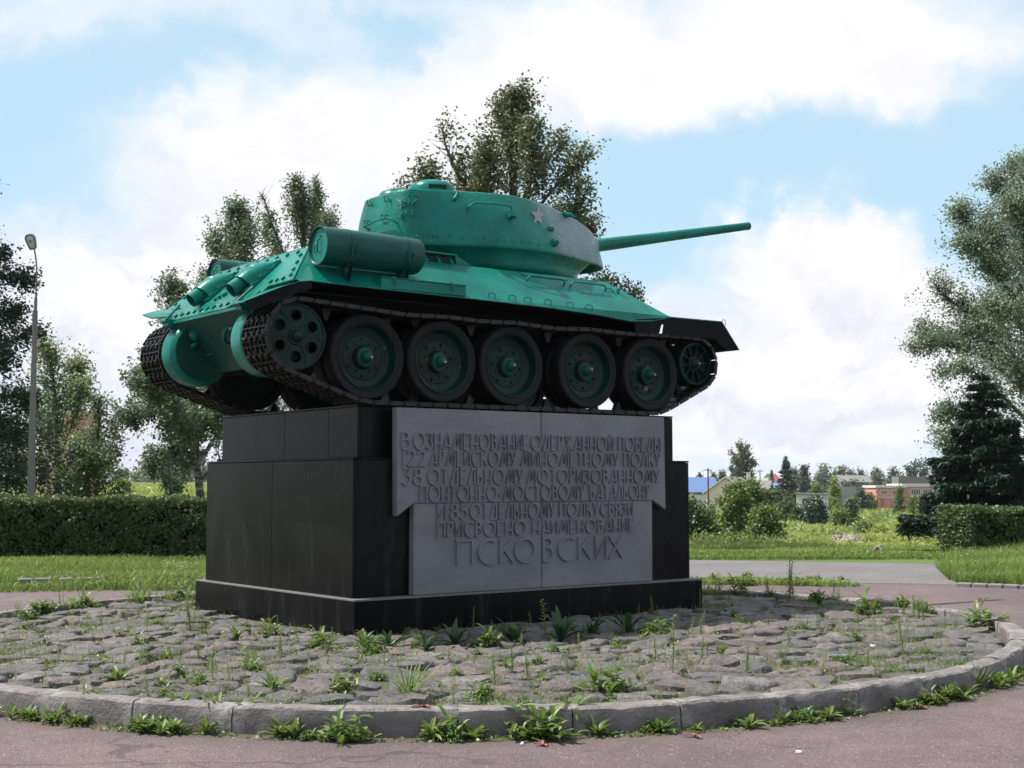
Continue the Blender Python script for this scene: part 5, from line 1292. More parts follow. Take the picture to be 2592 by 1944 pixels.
# --- right: tall silvery poplar and the spruce before it
D = 38.0; b0 = base_at(2680, D)
sp = [lead([(2275, 1060), (2272, 800), (2262, 600), (2250, 480), (2240, 400), (2225, 350)], [0]*6, .26, .02, 1.6, .4, .35),
      lead([(2270, 900), (2140, 770), (2050, 740), (1975, 752)], [0, .3, .4, .4], .07, .006, .7, .16, .25),
      lead([(2270, 860), (2150, 700), (2070, 640), (2040, 610)], [0, .5, .8, .8], .07, .006, .85, .3, .2),
      lead([(2270, 780), (2160, 620), (2090, 560), (2060, 535)], [0, -.4, -.8, -.8], .07, .006, .8, .3, .2),
      lead([(2265, 700), (2170, 540), (2110, 470), (2092, 440)], [0, .5, .8, .8], .07, .006, .75, .25, .2),
      lead([(2260, 620), (2180, 480), (2150, 410), (2140, 400)], [0, -.4, -.5, -.5], .06, .006, .7, .25, .2),
      lead([(2255, 540), (2205, 430), (2190, 370), (2200, 352)], [0, .2, .3, .3], .05, .006, .5, .2, .2),
      lead([(2270, 960), (2150, 860), (2070, 800), (2005, 812)], [0, -.6, -.9, -.9], .07, .006, .65, .18, .2),
      lead([(2270, 1000), (2160, 900), (2080, 880), (2045, 895)], [0, .5, .7, .7], .07, .006, .8, .25, .2),
      lead([(2270, 1040), (2180, 960), (2120, 940), (2080, 960)], [0, 1, 1.4, 1.4], .06, .006, .9, .4, .2),
      lead([(2268, 740), (2190, 600), (2150, 520), (2130, 470)], [0, -1.4, -2, -2], .07, .01, .9, .4, .2), lead([(2268, 860), (2180, 740), (2120, 680), (2080, 690)], [0, -1.4, -2, -2], .07, .01, .9, .4, .2), lead([(2260, 640), (2200, 520), (2170, 450)], [0, 1.2, 1.5], .07, .01, .8, .4, .2),
      lead([(2268, 760), (2160, 700), (2080, 720), (2030, 700)], [0, 1.4, 2, 2], .07, .01, .8, .3, .2), lead([(2262, 560), (2225, 460), (2215, 390)], [0, -1, -1.2], .07, .01, .8, .4, .2),
      lead([(2270, 800), (2330, 660), (2380, 560)], [0, 0, .2], .07, .01, 1.1, .6, .2), lead([(2270, 900), (2200, 760), (2170, 660)], [0, 1.5, 2], .07, .01, 1.1, .7, .2),
      lead([(2260, 700), (2210, 600), (2180, 520)], [0, 1.8, 2], .07, .01, .9, .6, .2), lead([(2270, 1000), (2200, 880), (2150, 800)], [0, -1.2, -1.6], .07, .01, .9, .6, .2)]
plant_tree('silver_poplar', b0, sp, None, 105000, .085, L_POP, M_BARK, 37, 'tall silvery poplar at the right edge behind the spruce', fk=1.12, gapt=.5, spread=.15, clump=10, leaf_droop=.3, tone=(.2, 1.0))


def spruce(name, b0, H, Rb, seed, label, nleaf, size, mat=None, lo=.04, den=1.0, group=None):
    rg = np.random.default_rng(seed); C = []; Dd = []; paths = [([Vector((0, 0, 0)), Vector((0, 0, H*.5)), Vector((0, 0, H))], .025*H*.6, .01)]
    nw = max(8, int(H*4.2)); tot = 0; br = []
    for i in range(nw):
        t = lo+(1-lo)*(i/nw)**.95; R_ = Rb*(1-t)**.85*rg.uniform(.8, 1.1)+.08
        for k in range(rg.integers(6, 9)):
            a = rg.uniform(0, 2*PI); r_ = R_*rg.uniform(.72, 1.12); br.append((t*H, a, r_)); tot += r_
    for h, a, r_ in br:
        ca, sa = math.cos(a), math.sin(a); dz = -.28*r_; pts = [np.array([ca*r_*f, sa*r_*f, h+dz*f*(1.25)-.0+.22*r_*f*f]) for f in np.linspace(0, 1, 5)]
        if r_ > .3: paths.append(([Vector(q) for q in pts], .012+.008*r_, .004))
        n = max(6, int(nleaf*r_/tot)); f = rg.random(n)**.75; x = np.interp(f, np.linspace(0, 1, 5), [q[2] for q in pts]); wd = .22*r_*(1-f*.7)+.04
        sidev = rg.normal(size=n)*wd*.6; c = np.stack([ca*r_*f-sa*sidev, sa*r_*f+ca*sidev, x-np.abs(rg.normal(size=n))*.09*min(1, r_)-np.abs(sidev)*.25], 1)
        C.append(c); Dd.append(np.stack([np.full(n, ca)-sa*np.sign(sidev)*.8, np.full(n, sa)+ca*np.sign(sidev)*.8, np.full(n, -.25)], 1))
    C = np.concatenate(C); Dd = np.concatenate(Dd); e = empty(name, b0, label=label, cat='tree', group=group); tubes(paths, 5).build('trunk', M_BARK, e, 60)
    Q = frame_leaves(C, size, rg, .8, .42, .1, Dd); mk_quads('crown', Q, mat or L_SPRUCE, e, rg.random(len(C))); return e


D = 30.0; b0 = base_at(2495, D); spruce('spruce', b0, hgt(925, D), 2.1, 41, 'dark drooping spruce standing behind the right-hand hedge', 60000, .16, lo=.21)

# --- hedges
def hedge(name, p0, p1, depth, h, label, seed, n, mat, size=.062):
    rg = np.random.default_rng(seed); p0, p1 = Vector(p0), Vector(p1); d = (p1-p0); L = d.length; d.normalize(); nn = Vector((-d.y, d.x, 0))
    if nn.dot(FH) < 0: nn = -nn
    e = empty(name, p0, label=label, cat='hedge')
    # leafy shell: front, top and ends, with hollows, plus an inner thicket of twigs
    m_ = n; s = rg.random(m_)*L; z = rg.random(m_)*h; q = rg.random(m_)*depth; face = rg.random(m_)
    A = L*h; T = L*depth; E_ = depth*h; cut = np.cumsum([A, T, E_, E_, A*.5]); cut = cut/cut[-1]
    ins = np.abs(rg.normal(size=m_))*.07
    wav = .06*np.sin(s*2.3+z*3)+.05*np.sin(s*5.1+1)+.035*np.sin(z*9+s*7)
    f0 = face < cut[0]; f1 = (face >= cut[0]) & (face < cut[1]); f2 = (face >= cut[1]) & (face < cut[2]); f3 = (face >= cut[2]) & (face < cut[3])
    q = np.where(f0, ins+wav, q); z = np.where(f1, h-ins*.8+wav*.55+np.abs(rg.normal(size=m_))*.02, z); s = np.where(f2, ins+wav, s); s = np.where(f3, L-ins-wav, s)
    z = np.where(f0, z+.0, z); keep = (z > .02+.08*rg.random(m_))
    # thin out irregular pockets so the inside shows dark
    pk = np.sin(s*6.3+1.7*np.sin(z*5))*np.sin(z*7.1+1.3*np.sin(s*4)); keep &= ~((pk > .55) & (rg.random(m_) < .75) & f0)
    s, q, z = s[keep], q[keep], z[keep]; C = np.stack([d.x*s+nn.x*q, d.y*s+nn.y*q, z], 1)
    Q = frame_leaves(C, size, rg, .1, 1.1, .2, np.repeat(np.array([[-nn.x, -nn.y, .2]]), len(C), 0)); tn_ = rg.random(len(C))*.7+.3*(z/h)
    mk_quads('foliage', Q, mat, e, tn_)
    nt = int(L*24); P_ = []
    for i in range(nt):
        x = rg.random()*L; y = rg.uniform(.15, depth-.1); P_.append(([d*x+nn*y, d*(x+rg.normal()*.08)+nn*(y+rg.normal()*.08)+Vector((0, 0, h*.5)), d*(x+rg.normal()*.18)+nn*(y+rg.normal()*.12)+Vector((0, 0, h*rg.uniform(.8, 1.0)))], .012, .004))
    b = tubes(P_, 4); b.build('stems', M_BARK, e, 60)
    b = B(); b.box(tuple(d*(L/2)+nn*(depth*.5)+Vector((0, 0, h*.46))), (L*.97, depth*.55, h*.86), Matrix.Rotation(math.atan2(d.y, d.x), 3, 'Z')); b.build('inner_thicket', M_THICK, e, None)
    return e
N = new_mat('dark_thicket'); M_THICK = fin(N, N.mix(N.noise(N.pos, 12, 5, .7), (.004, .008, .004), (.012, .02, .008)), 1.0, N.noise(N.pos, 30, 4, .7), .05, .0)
pl0 = onz(-330, 1415, 0); pl1 = onz(760, 1415, 0)
hedge('clipped_hedge', pl0, pl1, .95, 1.22, 'long clipped hedge on the left between the lamp post and the pedestal', 51, 46000, L_HEDGE)
pr0 = onz(2462, 1414, 0); pr1 = onz(2900, 1405, 0)
hedge('clipped_hedge', pr0, pr1, 1.2, .98, 'short dark hedge at the right edge in front of the spruce', 53, 24000, L_HEDGE)

# ================================================================== THINGS BEHIND THE MONUMENT
# street lamp
D = 30.0; q0 = atd(78, 1262, D); b0 = Vector((q0.x, q0.y, 0))
def lp(u, v): return atd(u, v, D)-b0
lamp = empty('street_lamp', b0, label='tall street lamp with a concrete post behind the left hedge', cat='street lamp')
B().tube([Vector((lp(78, 1262).x, lp(78, 1262).y, 0)), lp(78, 1262), lp(83.5, 1010), lp(88.5, 830)], [.10, .092, .070, .052], 8).build('post', M_POST, lamp, 30)
B().tube([lp(88, 838), lp(88.5, 800), lp(89, 786)], [.056, .058, .056], 12).build('collar', M_STEEL, lamp, 30)
B().tube([lp(88.8, 800), lp(90.5, 760), lp(91, 745), lp(92.5, 705), lp(93, 680), lp(91.5, 660), lp(88.5, 640), lp(86.5, 629)], [.040, .038, .018, .018, .018, .018, .018, .018], 8).build('arm', M_STEEL, lamp, 40)
c = lp(79.5, 612); ax = (UPV*1.0+RGT*-.18-FWD*.35).normalized(); look = (-FWD-UPV*.45).normalized(); look = (look-ax*look.dot(ax)).normalized(); sd_ = ax.cross(look)
ML = Matrix((sd_, look, ax)).transposed().to_4x4(); ML.translation = c
outl = [(-.055, -.17), (-.075, -.155), (-.105, .0), (-.115, .08), (-.095, .14), (-.05, .175), (.0, .185), (.05, .175), (.095, .14), (.115, .08), (.105, .0), (.075, -.155), (.055, -.17)]
b = B(); V = [(x*.55, -.09, y*.6) for x, y in outl]+[(x*.92, -.05, y*.95) for x, y in outl]+[(x, .02, y) for x, y in outl]+[(x*1.0, .045, y) for x, y in outl]+[(x*.86, .048, y*.88) for x, y in outl]+[(x*.84, .02, y*.86) for x, y in outl]; n = len(outl)
b.add(V, [(i*n+k, i*n+(k+1) % n, (i+1)*n+(k+1) % n, (i+1)*n+k) for i in range(5) for k in range(n)]+[tuple(range(n))[::-1]]); b.xf(ML).build('lamp_head', M_STEEL, lamp, 40)
b = B(); V = [(x*.84, .021, y*.86) for x, y in outl]+[(x*.5, .05, y*.6+.02) for x, y in outl]; b.add(V, [(k, (k+1) % n, n+(k+1) % n, n+k) for k in range(n)]+[tuple(range(n, 2*n))]); b.xf(ML).build('lens', M_LENS, lamp, 40)
b = B(); b.lathe([(.04, .035), (.065, .03), (.07, 0)], 12, 'y', (0, 0, .03)); b.xf(ML).build('bulb', M_POST, lamp, 40)


# --- far buildings: a box body along the picture plane, turned by a yaw, with roof, windows and doors
def far_frame(u, D, yaw):
    b0 = base_at(u, D); ex = (RH*math.cos(yaw)+FH*math.sin(yaw)); ey = Vector((-ex.y, ex.x, 0)); ey = ey if ey.dot(FH) > 0 else -ey
    M = Matrix((ex, ey, Vector((0, 0, 1)))).transposed().to_4x4(); return b0, M
def gable(bld, x0, x1, y0, y1, zw, zr_, M, wall, roofm, along='y', over=.35, name='wall'):
    """walls with a gable roof; ridge runs along the given axis"""
    b = B()
    if along == 'y':
        xm = (x0+x1)/2; b.prism([(x0, -1.5), (x1, -1.5), (x1, zw), (xm, zr_-.06), (x0, zw)], y0, y1, 'y')
    else:
        ym = (y0+y1)/2; b.prism([(y0, -1.5), (y1, -1.5), (y1, zw), (ym, zr_-.06), (y0, zw)], x0, x1, 'x')
    w = b.xf(M).build(name, wall, bld, None); b = B(); k = (zr_-zw)
    if along == 'y':
        s_ = k/(xm-x0)
        for sx, xe in ((-1, x0), (1, x1)):
            xo = xe+sx*over; zo = zw-over*s_; b.add([(xm, y0-over, zr_), (xo, y0-over, zo), (xo, y1+over, zo), (xm, y1+over, zr_), (xm, y0-over, zr_+.12), (xo, y0-over, zo+.12), (xo, y1+over, zo+.12), (xm, y1+over, zr_+.12)], [(0, 3, 2, 1), (4, 5, 6, 7), (0, 1, 5, 4), (3, 7, 6, 2), (1, 2, 6, 5)])
    else:
        s_ = k/(ym-y0)
        for sx, ye in ((-1, y0), (1, y1)):
            yo = ye+sx*over; zo = zw-over*s_; b.add([(x0-over, ym, zr_), (x0-over, yo, zo), (x1+over, yo, zo), (x1+over, ym, zr_), (x0-over, ym, zr_+.12), (x0-over, yo, zo+.12), (x1+over, yo, zo+.12), (x1+over, ym, zr_+.12)], [(0, 1, 2, 3), (4, 7, 6, 5), (0, 4, 5, 1), (3, 2, 6, 7), (1, 5, 6, 2)])
    r = b.xf(M).build('roof', roofm, bld, None); return w, r
def window(bld, x, z, w, h, y, M, frame=None, glass=None, nx=2, name='window'):
    b = B(); t = .10
    for (cx, cz, sx, sz) in ((x, z+h/2, w+t, t), (x, z-h/2, w+t, t), (x-w/2, z, t, h), (x+w/2, z, t, h)): b.box((cx, y-.03, cz), (sx, .08, sz))
    for i in range(1, nx): b.box((x-w/2+w*i/nx, y-.03, z), (t*.6, .07, h))
    f = b.xf(M).build(name, frame or M_WHITE, bld, None); B().box((x, y-.008, z), (w, .03, h)).xf(M).build('pane', glass or M_GLASS, f, None); return f
def chimney(roof, x, y, z0, z1, w, M, mat): B().box((x, y, (z0+z1)/2), (w, w, z1-z0)).box((x, y, z1+.06), (w+.16, w+.16, .12)).xf(M).build('chimney', mat, roof, None)


def px_m(D): return D/FPX
# pink brick workshop on the right, two stepped blocks
D = 230; k = px_m(D); b0, M = far_frame(2218, D, .10)
bd = empty('brick_workshop', b0, label='pink brick flat-roofed workshop with a white parapet beside the spruce', cat='building')
zt1 = hgt(1228, D)-b0.z; w1 = 76*k; w2 = 128*k
B().box((w1/2, 3.0, zt1/2-.8), (w1, 6, zt1+.4)).xf(M).build('wall', M_BRICK, bd, None)
B().box((w1+w2/2, 5.2, zt1/2-.7), (w2-.02, 6.5, zt1+.5)).xf(M).build('wall', M_BRICK, bd, None)
B().box((w1/2, 3.0, zt1-.35), (w1+.4, 6.4, .38)).xf(M).build('parapet', M_WHITE, bd, None)
B().box((w1+w2/2, 5.2, zt1-.15), (w2, 6.9, .5)).xf(M).build('parapet', M_WHITE, bd, None)
window(bd, 1.35, zt1-1.35, 1.2, .75, 0, M, nx=4); window(bd, 3.3, zt1-1.35, 1.3, .7, 0, M, nx=4)
B().box((w1/2, -.02, zt1-2.15), (w1*.9, .06, .14)).xf(M).build('string_course', M_WHITE, bd, None)
B().box((1.0, -.03, zt1-3.0), (.55, .1, 1.35)).xf(M).build('door', M_DOOR, bd, None)
for xx in (2.0, 2.9, 3.8): B().box((xx, -.03, zt1-3.0), (.75, .08, 1.3)).xf(M).build('garage_door', M_BRICK, bd, None)
for i in range(3): window(bd, w1+2.6+i*2.1, zt1-1.3, 1.7, 1.0, 1.95, M, nx=4)
B().box((w1+1.4, 1.9, zt1-2.3), (.12, .12, 2.8)).xf(M).build('drain_pipe', M_WHITE, bd, None)
B().box((w1+2.5, 1.92, zt1-2.7), (1.6, .08, 1.5)).xf(M).build('grey_panel', M_GWALL, bd, None)
# concrete block with a mast on top, just behind
D = 250; k = px_m(D); b0, M = far_frame(2280, D, .05); bd = empty('grey_hut', b0, label='low grey concrete block with a pale mast above the pink workshop roof', cat='building')
B().box((3.4, 3, (hgt(1208, D)-b0.z)/2), (95*k, 4, hgt(1208, D)-b0.z)).xf(M).build('wall', M_SLATE, bd, None)
b = B(); c = Vector(((2376-2280)*k, 3, hgt(1208, D)-b0.z)); b.tube([c, c+Vector((0, 0, 1.9))], [.12, .09], 8); b.box(c+Vector((0, 0, 1.0)), (.8, .1, .12)); b.box(c+Vector((0, 0, 1.9)), (.25, .25, .25)); b.xf(M).build('mast', M_WHITE, bd, None)
# small white shed
D = 190; k = px_m(D); b0, M = far_frame(2015, D, -.35); bd = empty('white_shed', b0, label='small whitewashed shed with one window and a flat roof left of the meadow', cat='shed')
zt = hgt(1252, D)-b0.z; w = 72*k
b = B(); b.prism([(0, -1.2), (w, -1.2), (w, zt-.15), (0, zt)], 0, 3.2, 'y'); b.xf(M).build('wall', M_WHITE, bd, None)
B().box((w/2, 1.6, zt+.02), (w+.5, 3.9, .16), Matrix.Rotation(.035, 3, 'Y')).xf(M).build('roof', M_SLATE, bd, None)
window(bd, 1.2, zt-.95, .62, .62, 0, M, frame=M_GLASS, nx=2)
# cream gabled house with grey slate roof and white chimney
D = 240; k = px_m(D); b0, M = far_frame(1786, D, -.42); bd = empty('cream_house', b0, label='cream gabled house with a dark slate roof and white chimney', cat='house')
zw = hgt(1246, D)-b0.z; zr_ = hgt(1209, D)-b0.z; wd_ = 108*k
w_, r_ = gable(bd, 0, wd_, 0, 10, zw, zr_, M, M_CREAM, M_SLATE, 'y', .45)
chimney(r_, wd_*.82, 6.0, zr_-1.2, zr_+.75, .62, M, M_WHITE)
b = B(); b.add([(-.45, -.47, zw-.3), (wd_/2, -.47, zr_+.0), (wd_/2, -.47, zr_+.22), (-.45, -.47, zw-.08)], [(0, 1, 2, 3)]); b.add([(wd_+.45, -.47, zw-.3), (wd_/2, -.47, zr_+.0), (wd_/2, -.47, zr_+.22), (wd_+.45, -.47, zw-.08)], [(0, 3, 2, 1)]); b.xf(M).build('barge_board', M_WHITE, bd, None)
window(bd, wd_*.5, zw+.5, .7, .8, 0, M); window(bd, wd_*.28, zw-1.6, .9, 1.1, 0, M); window(bd, wd_*.66, zw-1.6, .9, 1.1, 0, M)
D = 232; k = px_m(D); b0, M = far_frame(1868, D, -.30); bd = empty('brick_annex', b0, label='low annex with a brick gable and brick chimney right of the cream house', cat='house')
zw = hgt(1247, D)-b0.z; zr_ = hgt(1219, D)-b0.z
w_, r_ = gable(bd, 0, 72*k, 0, 7, zw, zr_, M, M_BRICK, M_SLATE, 'x', .5); chimney(r_, 32*k, 1.6, zr_-1.3, zr_+.35, .5, M, M_BRICK)
B().box((34*k, -.56, zw-.22), (76*k, .06, .20)).xf(M).build('eave_board', M_WHITE, bd, None)
# blue metal roof, small blue roof, red roof, green roof
D = 280; k = px_m(D); b0, M = far_frame(1700, D, .12); bd = empty('blue_roofed_house', b0, label='long house with a bright blue metal roof left of the cream house', cat='house')
gable(bd, 0, 118*k, 0, 7, hgt(1243, D)-b0.z, hgt(1210, D)-b0.z, M, M_WHITE, M_BLUE, 'x', .5); window(bd, 70*k, hgt(1249, D)-b0.z, 1.2, .8, -.0, M); window(bd, 40*k, hgt(1249, D)-b0.z, 1.2, .8, -.0, M)
D = 300; k = px_m(D); b0, M = far_frame(1952, D, .0); bd = empty('small_blue_roof_shed', b0, label='little blue roofed shed tucked beside the far spruce', cat='shed')
gable(bd, 0, 28*k, 0, 4, hgt(1236, D)-b0.z, hgt(1224, D)-b0.z, M, M_WHITE, M_BLUE, 'x', .3)
D = 420; k = px_m(D); b0, M = far_frame(1924, D, -.45); bd = empty('red_roofed_house', b0, label='distant white house with a bright red roof on the horizon', cat='house')
w_, r_ = gable(bd, 0, 40*k, 0, 9, hgt(1222, D)-b0.z, hgt(1201, D)-b0.z, M, M_WHITE, M_REDROOF, 'y', .4)
D = 340; k = px_m(D); b0, M = far_frame(1900, D, -.2); bd = empty('green_roofed_barn', b0, label='pale green roofed barn behind the brick annex', cat='barn')
gable(bd, 0, 40*k, 0, 6, hgt(1225, D)-b0.z, hgt(1212, D)-b0.z, M, M_WHITE, M_GREENROOF, 'x', .3)
# long grey yard walls and a slate barn
for u0, u1, vt, vb, D, nm, lb in ((2065, 2105, 1240, 1262, 260, 'yard_wall', 'short grey block wall behind the white shed'), (2122, 2225, 1233, 1258, 262, 'yard_wall', 'long grey block wall left of the pink workshop')):
    k = px_m(D); b0, M = far_frame(u0, D, .06); e = empty(nm, b0, label=lb, cat='wall'); n_ = 6 if u1-u0 > 50 else 3
    for i in range(n_): B().box(((u1-u0)*k*(i+.5)/n_, .1, (hgt(vt, D)-b0.z)/2-.1*(i % 2)*.3), ((u1-u0)*k/n_-.04, .2, hgt(vt, D)-b0.z)).xf(M).build('wall_panel', M_GWALL, e, None)
D = 330; k = px_m(D); b0, M = far_frame(2130, D, .0); bd = empty('slate_barn', b0, label='long dark slate roofed barn among the distant trees', cat='barn')
gable(bd, 0, 75*k, 0, 8, hgt(1222, D)-b0.z, hgt(1206, D)-b0.z, M, M_SLATE, M_SLATE, 'x', .3)
# poles with a sagging wire
poles = []
for u, vt, D, lb in ((1792.5, 1186, 225, 'dark utility pole before the blue roof'), (1924, 1190, 300, 'pale utility pole left of the red roofed house')):
    b0 = base_at(u, D); e = empty('utility_pole', b0, label=lb, cat='utility pole'); h = hgt(vt, D)-b0.z; B().tube([(0, 0, 0), (0, 0, h)], [.17, .12], 8).build('mast', M_BARK if D < 250 else M_GWALL, e, 40)
    B().box((0, 0, h-.3), (1.4, .12, .12), Matrix.Rotation(YAW-PI/2, 3, 'Z')).build('crossarm', M_BARK, e, None); poles.append(b0+Vector((0, 0, h-.25)))
p_, q_ = poles; b = B(); b.tube([p_.lerp(q_, t)-Vector((0, 0, 1.6*4*t*(1-t))) for t in np.linspace(0, 1, 9)], .03, 4); w_ = b.build('overhead_wire', M_BARK, None, None); tag(w_, 'thin sagging wire strung between the two far poles', 'wire')
b0 = base_at(2173, 380); e = empty('radio_mast', b0, label='thin dark radio mast with a round tank on the skyline', cat='mast'); h = hgt(1180, 380)-b0.z; B().tube([(0, 0, 0), (0, 0, h)], [.16, .10], 6).build('pole', M_STEEL, e, None)
B().lathe([(-.9, 0), (-.7, .8), (0, 1.1), (.7, .8), (.9, 0)], 12, 'z', (-2.1, 1.6, hgt(1196, 380)-b0.z)).build('round_tank', M_STEEL, e, 40)
# orange brick tower far left behind the young tree
D = 150; k = px_m(D); b0, M = far_frame(96, D, -.15); bd = empty('brick_tower', b0, label='orange brick tower showing through the pale young tree', cat='tower')
zt = hgt(1065, D)-b0.z; zt2 = hgt(1035, D)-b0.z
B().box((42*k, 3, zt/2), (84*k, 6, zt)).xf(M).build('wall', M_ORBRICK, bd, None); B().box((42*k+1.6, 3.6, zt2/2), (44*k, 5, zt2)).xf(M).build('stair_block', M_ORBRICK, bd, None)
B().box((84*k+.45, 2.6, zt/2+.3), (.8, 5, zt+.6)).xf(M).build('dark_side_wall', M_BRICK, bd, None)
B().box((42*k, 3, zt+.08), (86*k, 6.2, .18)).xf(M).build('cornice', M_WHITE, bd, None)
for j in range(4):
    for i in range(2): window(bd, 1.0+i*1.55, 1.4+j*1.9, .7, .95, 0, M)
for nm_, u in (('far_left_house', 296),):
    D = 420; k = px_m(D); b0, M = far_frame(u, D, .1); bd = empty('hazy_house', b0, label='tiny pale house in the gap above the left hedge', cat='house'); gable(bd, 0, 16*k, 0, 5, hgt(1226, D)-b0.z, hgt(1217, D)-b0.z, M, M_BRICK, M_SLATE, 'x', .2)

def far_wood(name, u0, u1, D, hmin, hmax, n, size, mat, seed, label):
    rg = np.random.default_rng(seed); us = rg.uniform(u0, u1, n); ds = D+rg.normal(size=n)*D*.04; C = []
    for u, d in zip(us, ds):
        b_ = base_at(u, d); h = rg.uniform(hmin, hmax); r = h*rg.uniform(.25, .42); m_ = 110; q = rg.normal(size=(m_, 3)); q /= np.linalg.norm(q, axis=1, keepdims=True); q *= (rg.random((m_, 1))**.4)*np.array([r, r, h*.5]); q[:, 2] += h*.5
        C.append(q+np.array([b_.x, b_.y, b_.z]))
    C = np.concatenate(C); o = mk_quads(name, frame_leaves(C, size, rg, .3, 1, .1), mat, None, rg.random(len(C))); tag(o, label, None, None, 'stuff')
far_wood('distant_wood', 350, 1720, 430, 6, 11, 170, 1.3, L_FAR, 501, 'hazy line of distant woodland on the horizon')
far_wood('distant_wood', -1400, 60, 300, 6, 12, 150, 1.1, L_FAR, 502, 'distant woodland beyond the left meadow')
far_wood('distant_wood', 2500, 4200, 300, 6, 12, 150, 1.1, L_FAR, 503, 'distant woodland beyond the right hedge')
# --- distant and mid-distance trees and shrubs
FT = [ # u, D, v_top, width px, mat, leaves, size, label, shape, crown_lo
    (1878, 262, 1116, 88, L_LIME, 9000, .42, 'big round dark tree towering over the cream house', 'round', .30),
    (1708, 330, 1186, 40, L_FAR, 1500, .6, 'pale distant tree at the pedestal edge', 'round', .2),
    (1828, 340, 1192, 36, L_FARD, 1500, .6, 'dark round tree peeking above the cream gable', 'round', .2),
    (1805, 380, 1199, 22, L_FARD, 800, .6, 'small dark tree above the blue roof', 'round', .2),
    (1772, 400, 1203, 18, L_FARD, 700, .6, 'tiny dark tree left of the first utility pole', 'cone', .1),
    (2012, 300, 1186, 44, L_FAR, 2200, .55, 'grey green tree just right of the far spruce', 'round', .1),
    (2036, 285, 1180, 40, L_FARD, 2600, .5, 'upright dark tree between the spruce and the round grey tree', 'oval', .1),
    (2085, 360, 1176, 62, L_FAR, 3200, .6, 'rounded grey green tree on the skyline in the middle of the meadow view', 'round', .15),
    (2130, 400, 1181, 52, L_FAR, 2400, .7, 'pale domed tree right of the rounded grey one', 'round', .15),
    (2160, 420, 1194, 34, L_FAR, 1400, .7, 'low pale tree near the radio mast', 'round', .15),
    (2180, 400, 1192, 28, L_FARD, 1200, .6, 'small dark tree beside the radio mast', 'round', .15),
    (2218, 380, 1187, 60, L_FAR, 2600, .65, 'yellowish pale tree left of the dark roadside clump', 'round', .1),
    (2262, 330, 1184, 50, L_FARD, 2600, .55, 'dark tree behind the left end of the pink workshop', 'round', .1),
    (2330, 300, 1158, 110, L_FARD, 6500, .5, 'wide dark tree above the pink workshop roof', 'round', .12),
    (2395, 340, 1180, 50, L_FAR, 1800, .6, 'grey tree behind the pale mast', 'round', .15),
    (2470, 330, 1150, 120, L_FARD, 4000, .6, 'dark tree mass behind the right spruce', 'round', .1),
    (2112, 205, 1209, 42, L_YEL, 3200, .34, 'bright yellow green young tree right of the white shed', 'cone', .05),
    (2068, 250, 1226, 60, L_BUSH, 2200, .45, 'green bush behind the white shed', 'round', .05),
    (2180, 215, 1238, 44, L_FARD, 2600, .34, 'dark bush before the long grey wall', 'round', .03),
    (2150, 300, 1219, 150, L_FARD, 4000, .5, 'dark hedge-like thicket under the long slate barn', 'round', .03),
    (2200, 222, 1256, 60, L_BUSH, 2000, .4, 'wide green bush under the long grey wall', 'round', .03),
    (2276, 185, 1237, 44, L_BUSH, 3000, .30, 'leafy shrub standing before the workshop doors', 'cone', .03),
    (2310, 175, 1262, 34, L_BUSH, 1500, .3, 'small shrub right of the workshop doors', 'round', .03),
    (2340, 170, 1258, 50, L_BUSH, 1800, .3, 'green shrub below the workshop windows', 'round', .03),
    (2066, 120, 1262, 62, L_FARD, 5200, .24, 'dark round bush before the white shed', 'round', .02),
    (2150, 112, 1264, 48, L_BIRCH, 4200, .22, 'grey green willow bush in the middle of the meadow', 'round', .02),
    (1955, 150, 1240, 110, L_HEDGE, 5200, .32, 'dark thicket right of the leafy maple', 'round', .02),
    (1990, 140, 1268, 70, L_HEDGE, 3200, .3, 'low dark bush between the maple and the white shed', 'round', .02),
    (2020, 128, 1292, 60, L_HEDGE, 2200, .28, 'low dark shrub at the foot of the white shed', 'round', .02),
    (2120, 105, 1300, 60, L_BUSH, 1800, .26, 'low green shrub left of the willow bush', 'round', .02),
    (1900, 62, 1222, 96, L_BUSH, 9500, .15, 'leafy maple behind the roadside with sunlit lower boughs', 'round', .03),
    (1864, 58, 1224, 92, L_BUSH, 9500, .15, 'tall leafy bush in front of the cream house', 'round', .03),
    (1760, 48, 1280, 130, L_HEDGE, 9500, .12, 'broad willow bush at the pedestal edge', 'round', .02),
    (1935, 50, 1290, 90, L_BUSH, 6000, .13, 'low rounded bush with bright green lower leaves', 'round', .02),
    (2225, 62, 1338, 56, L_FIELD, 1500, .14, 'small dry bush beside the rubble heap', 'round', .02),
    (2185, 66, 1328, 60, L_BUSH, 1600, .14, 'low green hump of brush above the rubble heap', 'round', .02),
    (305, 300, 1188, 60, L_FAR, 2200, .6, 'hazy grey tree in the gap above the left hedge', 'round', .1),
    (352, 480, 1194, 60, L_FAR, 1800, .8, 'bluish far tree right of the hazy grey one', 'round', .1),
    (395, 500, 1200, 60, L_FAR, 1500, .8, 'bluish far tree behind the low birch branches', 'round', .1),
    (312, 180, 1216, 36, L_YEL, 1500, .3, 'yellow green bush on the left meadow', 'round', .03)]
for i, (u, D, vt, wpx, lm, nl_, sz, lb, shp, lo_) in enumerate(FT):
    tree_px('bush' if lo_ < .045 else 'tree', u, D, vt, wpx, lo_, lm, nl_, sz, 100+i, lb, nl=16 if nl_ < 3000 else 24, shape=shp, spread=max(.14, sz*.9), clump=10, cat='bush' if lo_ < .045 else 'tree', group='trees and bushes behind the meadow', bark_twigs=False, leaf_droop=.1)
spruce('spruce', base_at(1990, 215), hgt(1154, 215)-base_at(1990, 215).z, 3.0, 61, 'tall pointed spruce between the red roof and the white shed', 9000, .5, L_FARD, lo=.05)
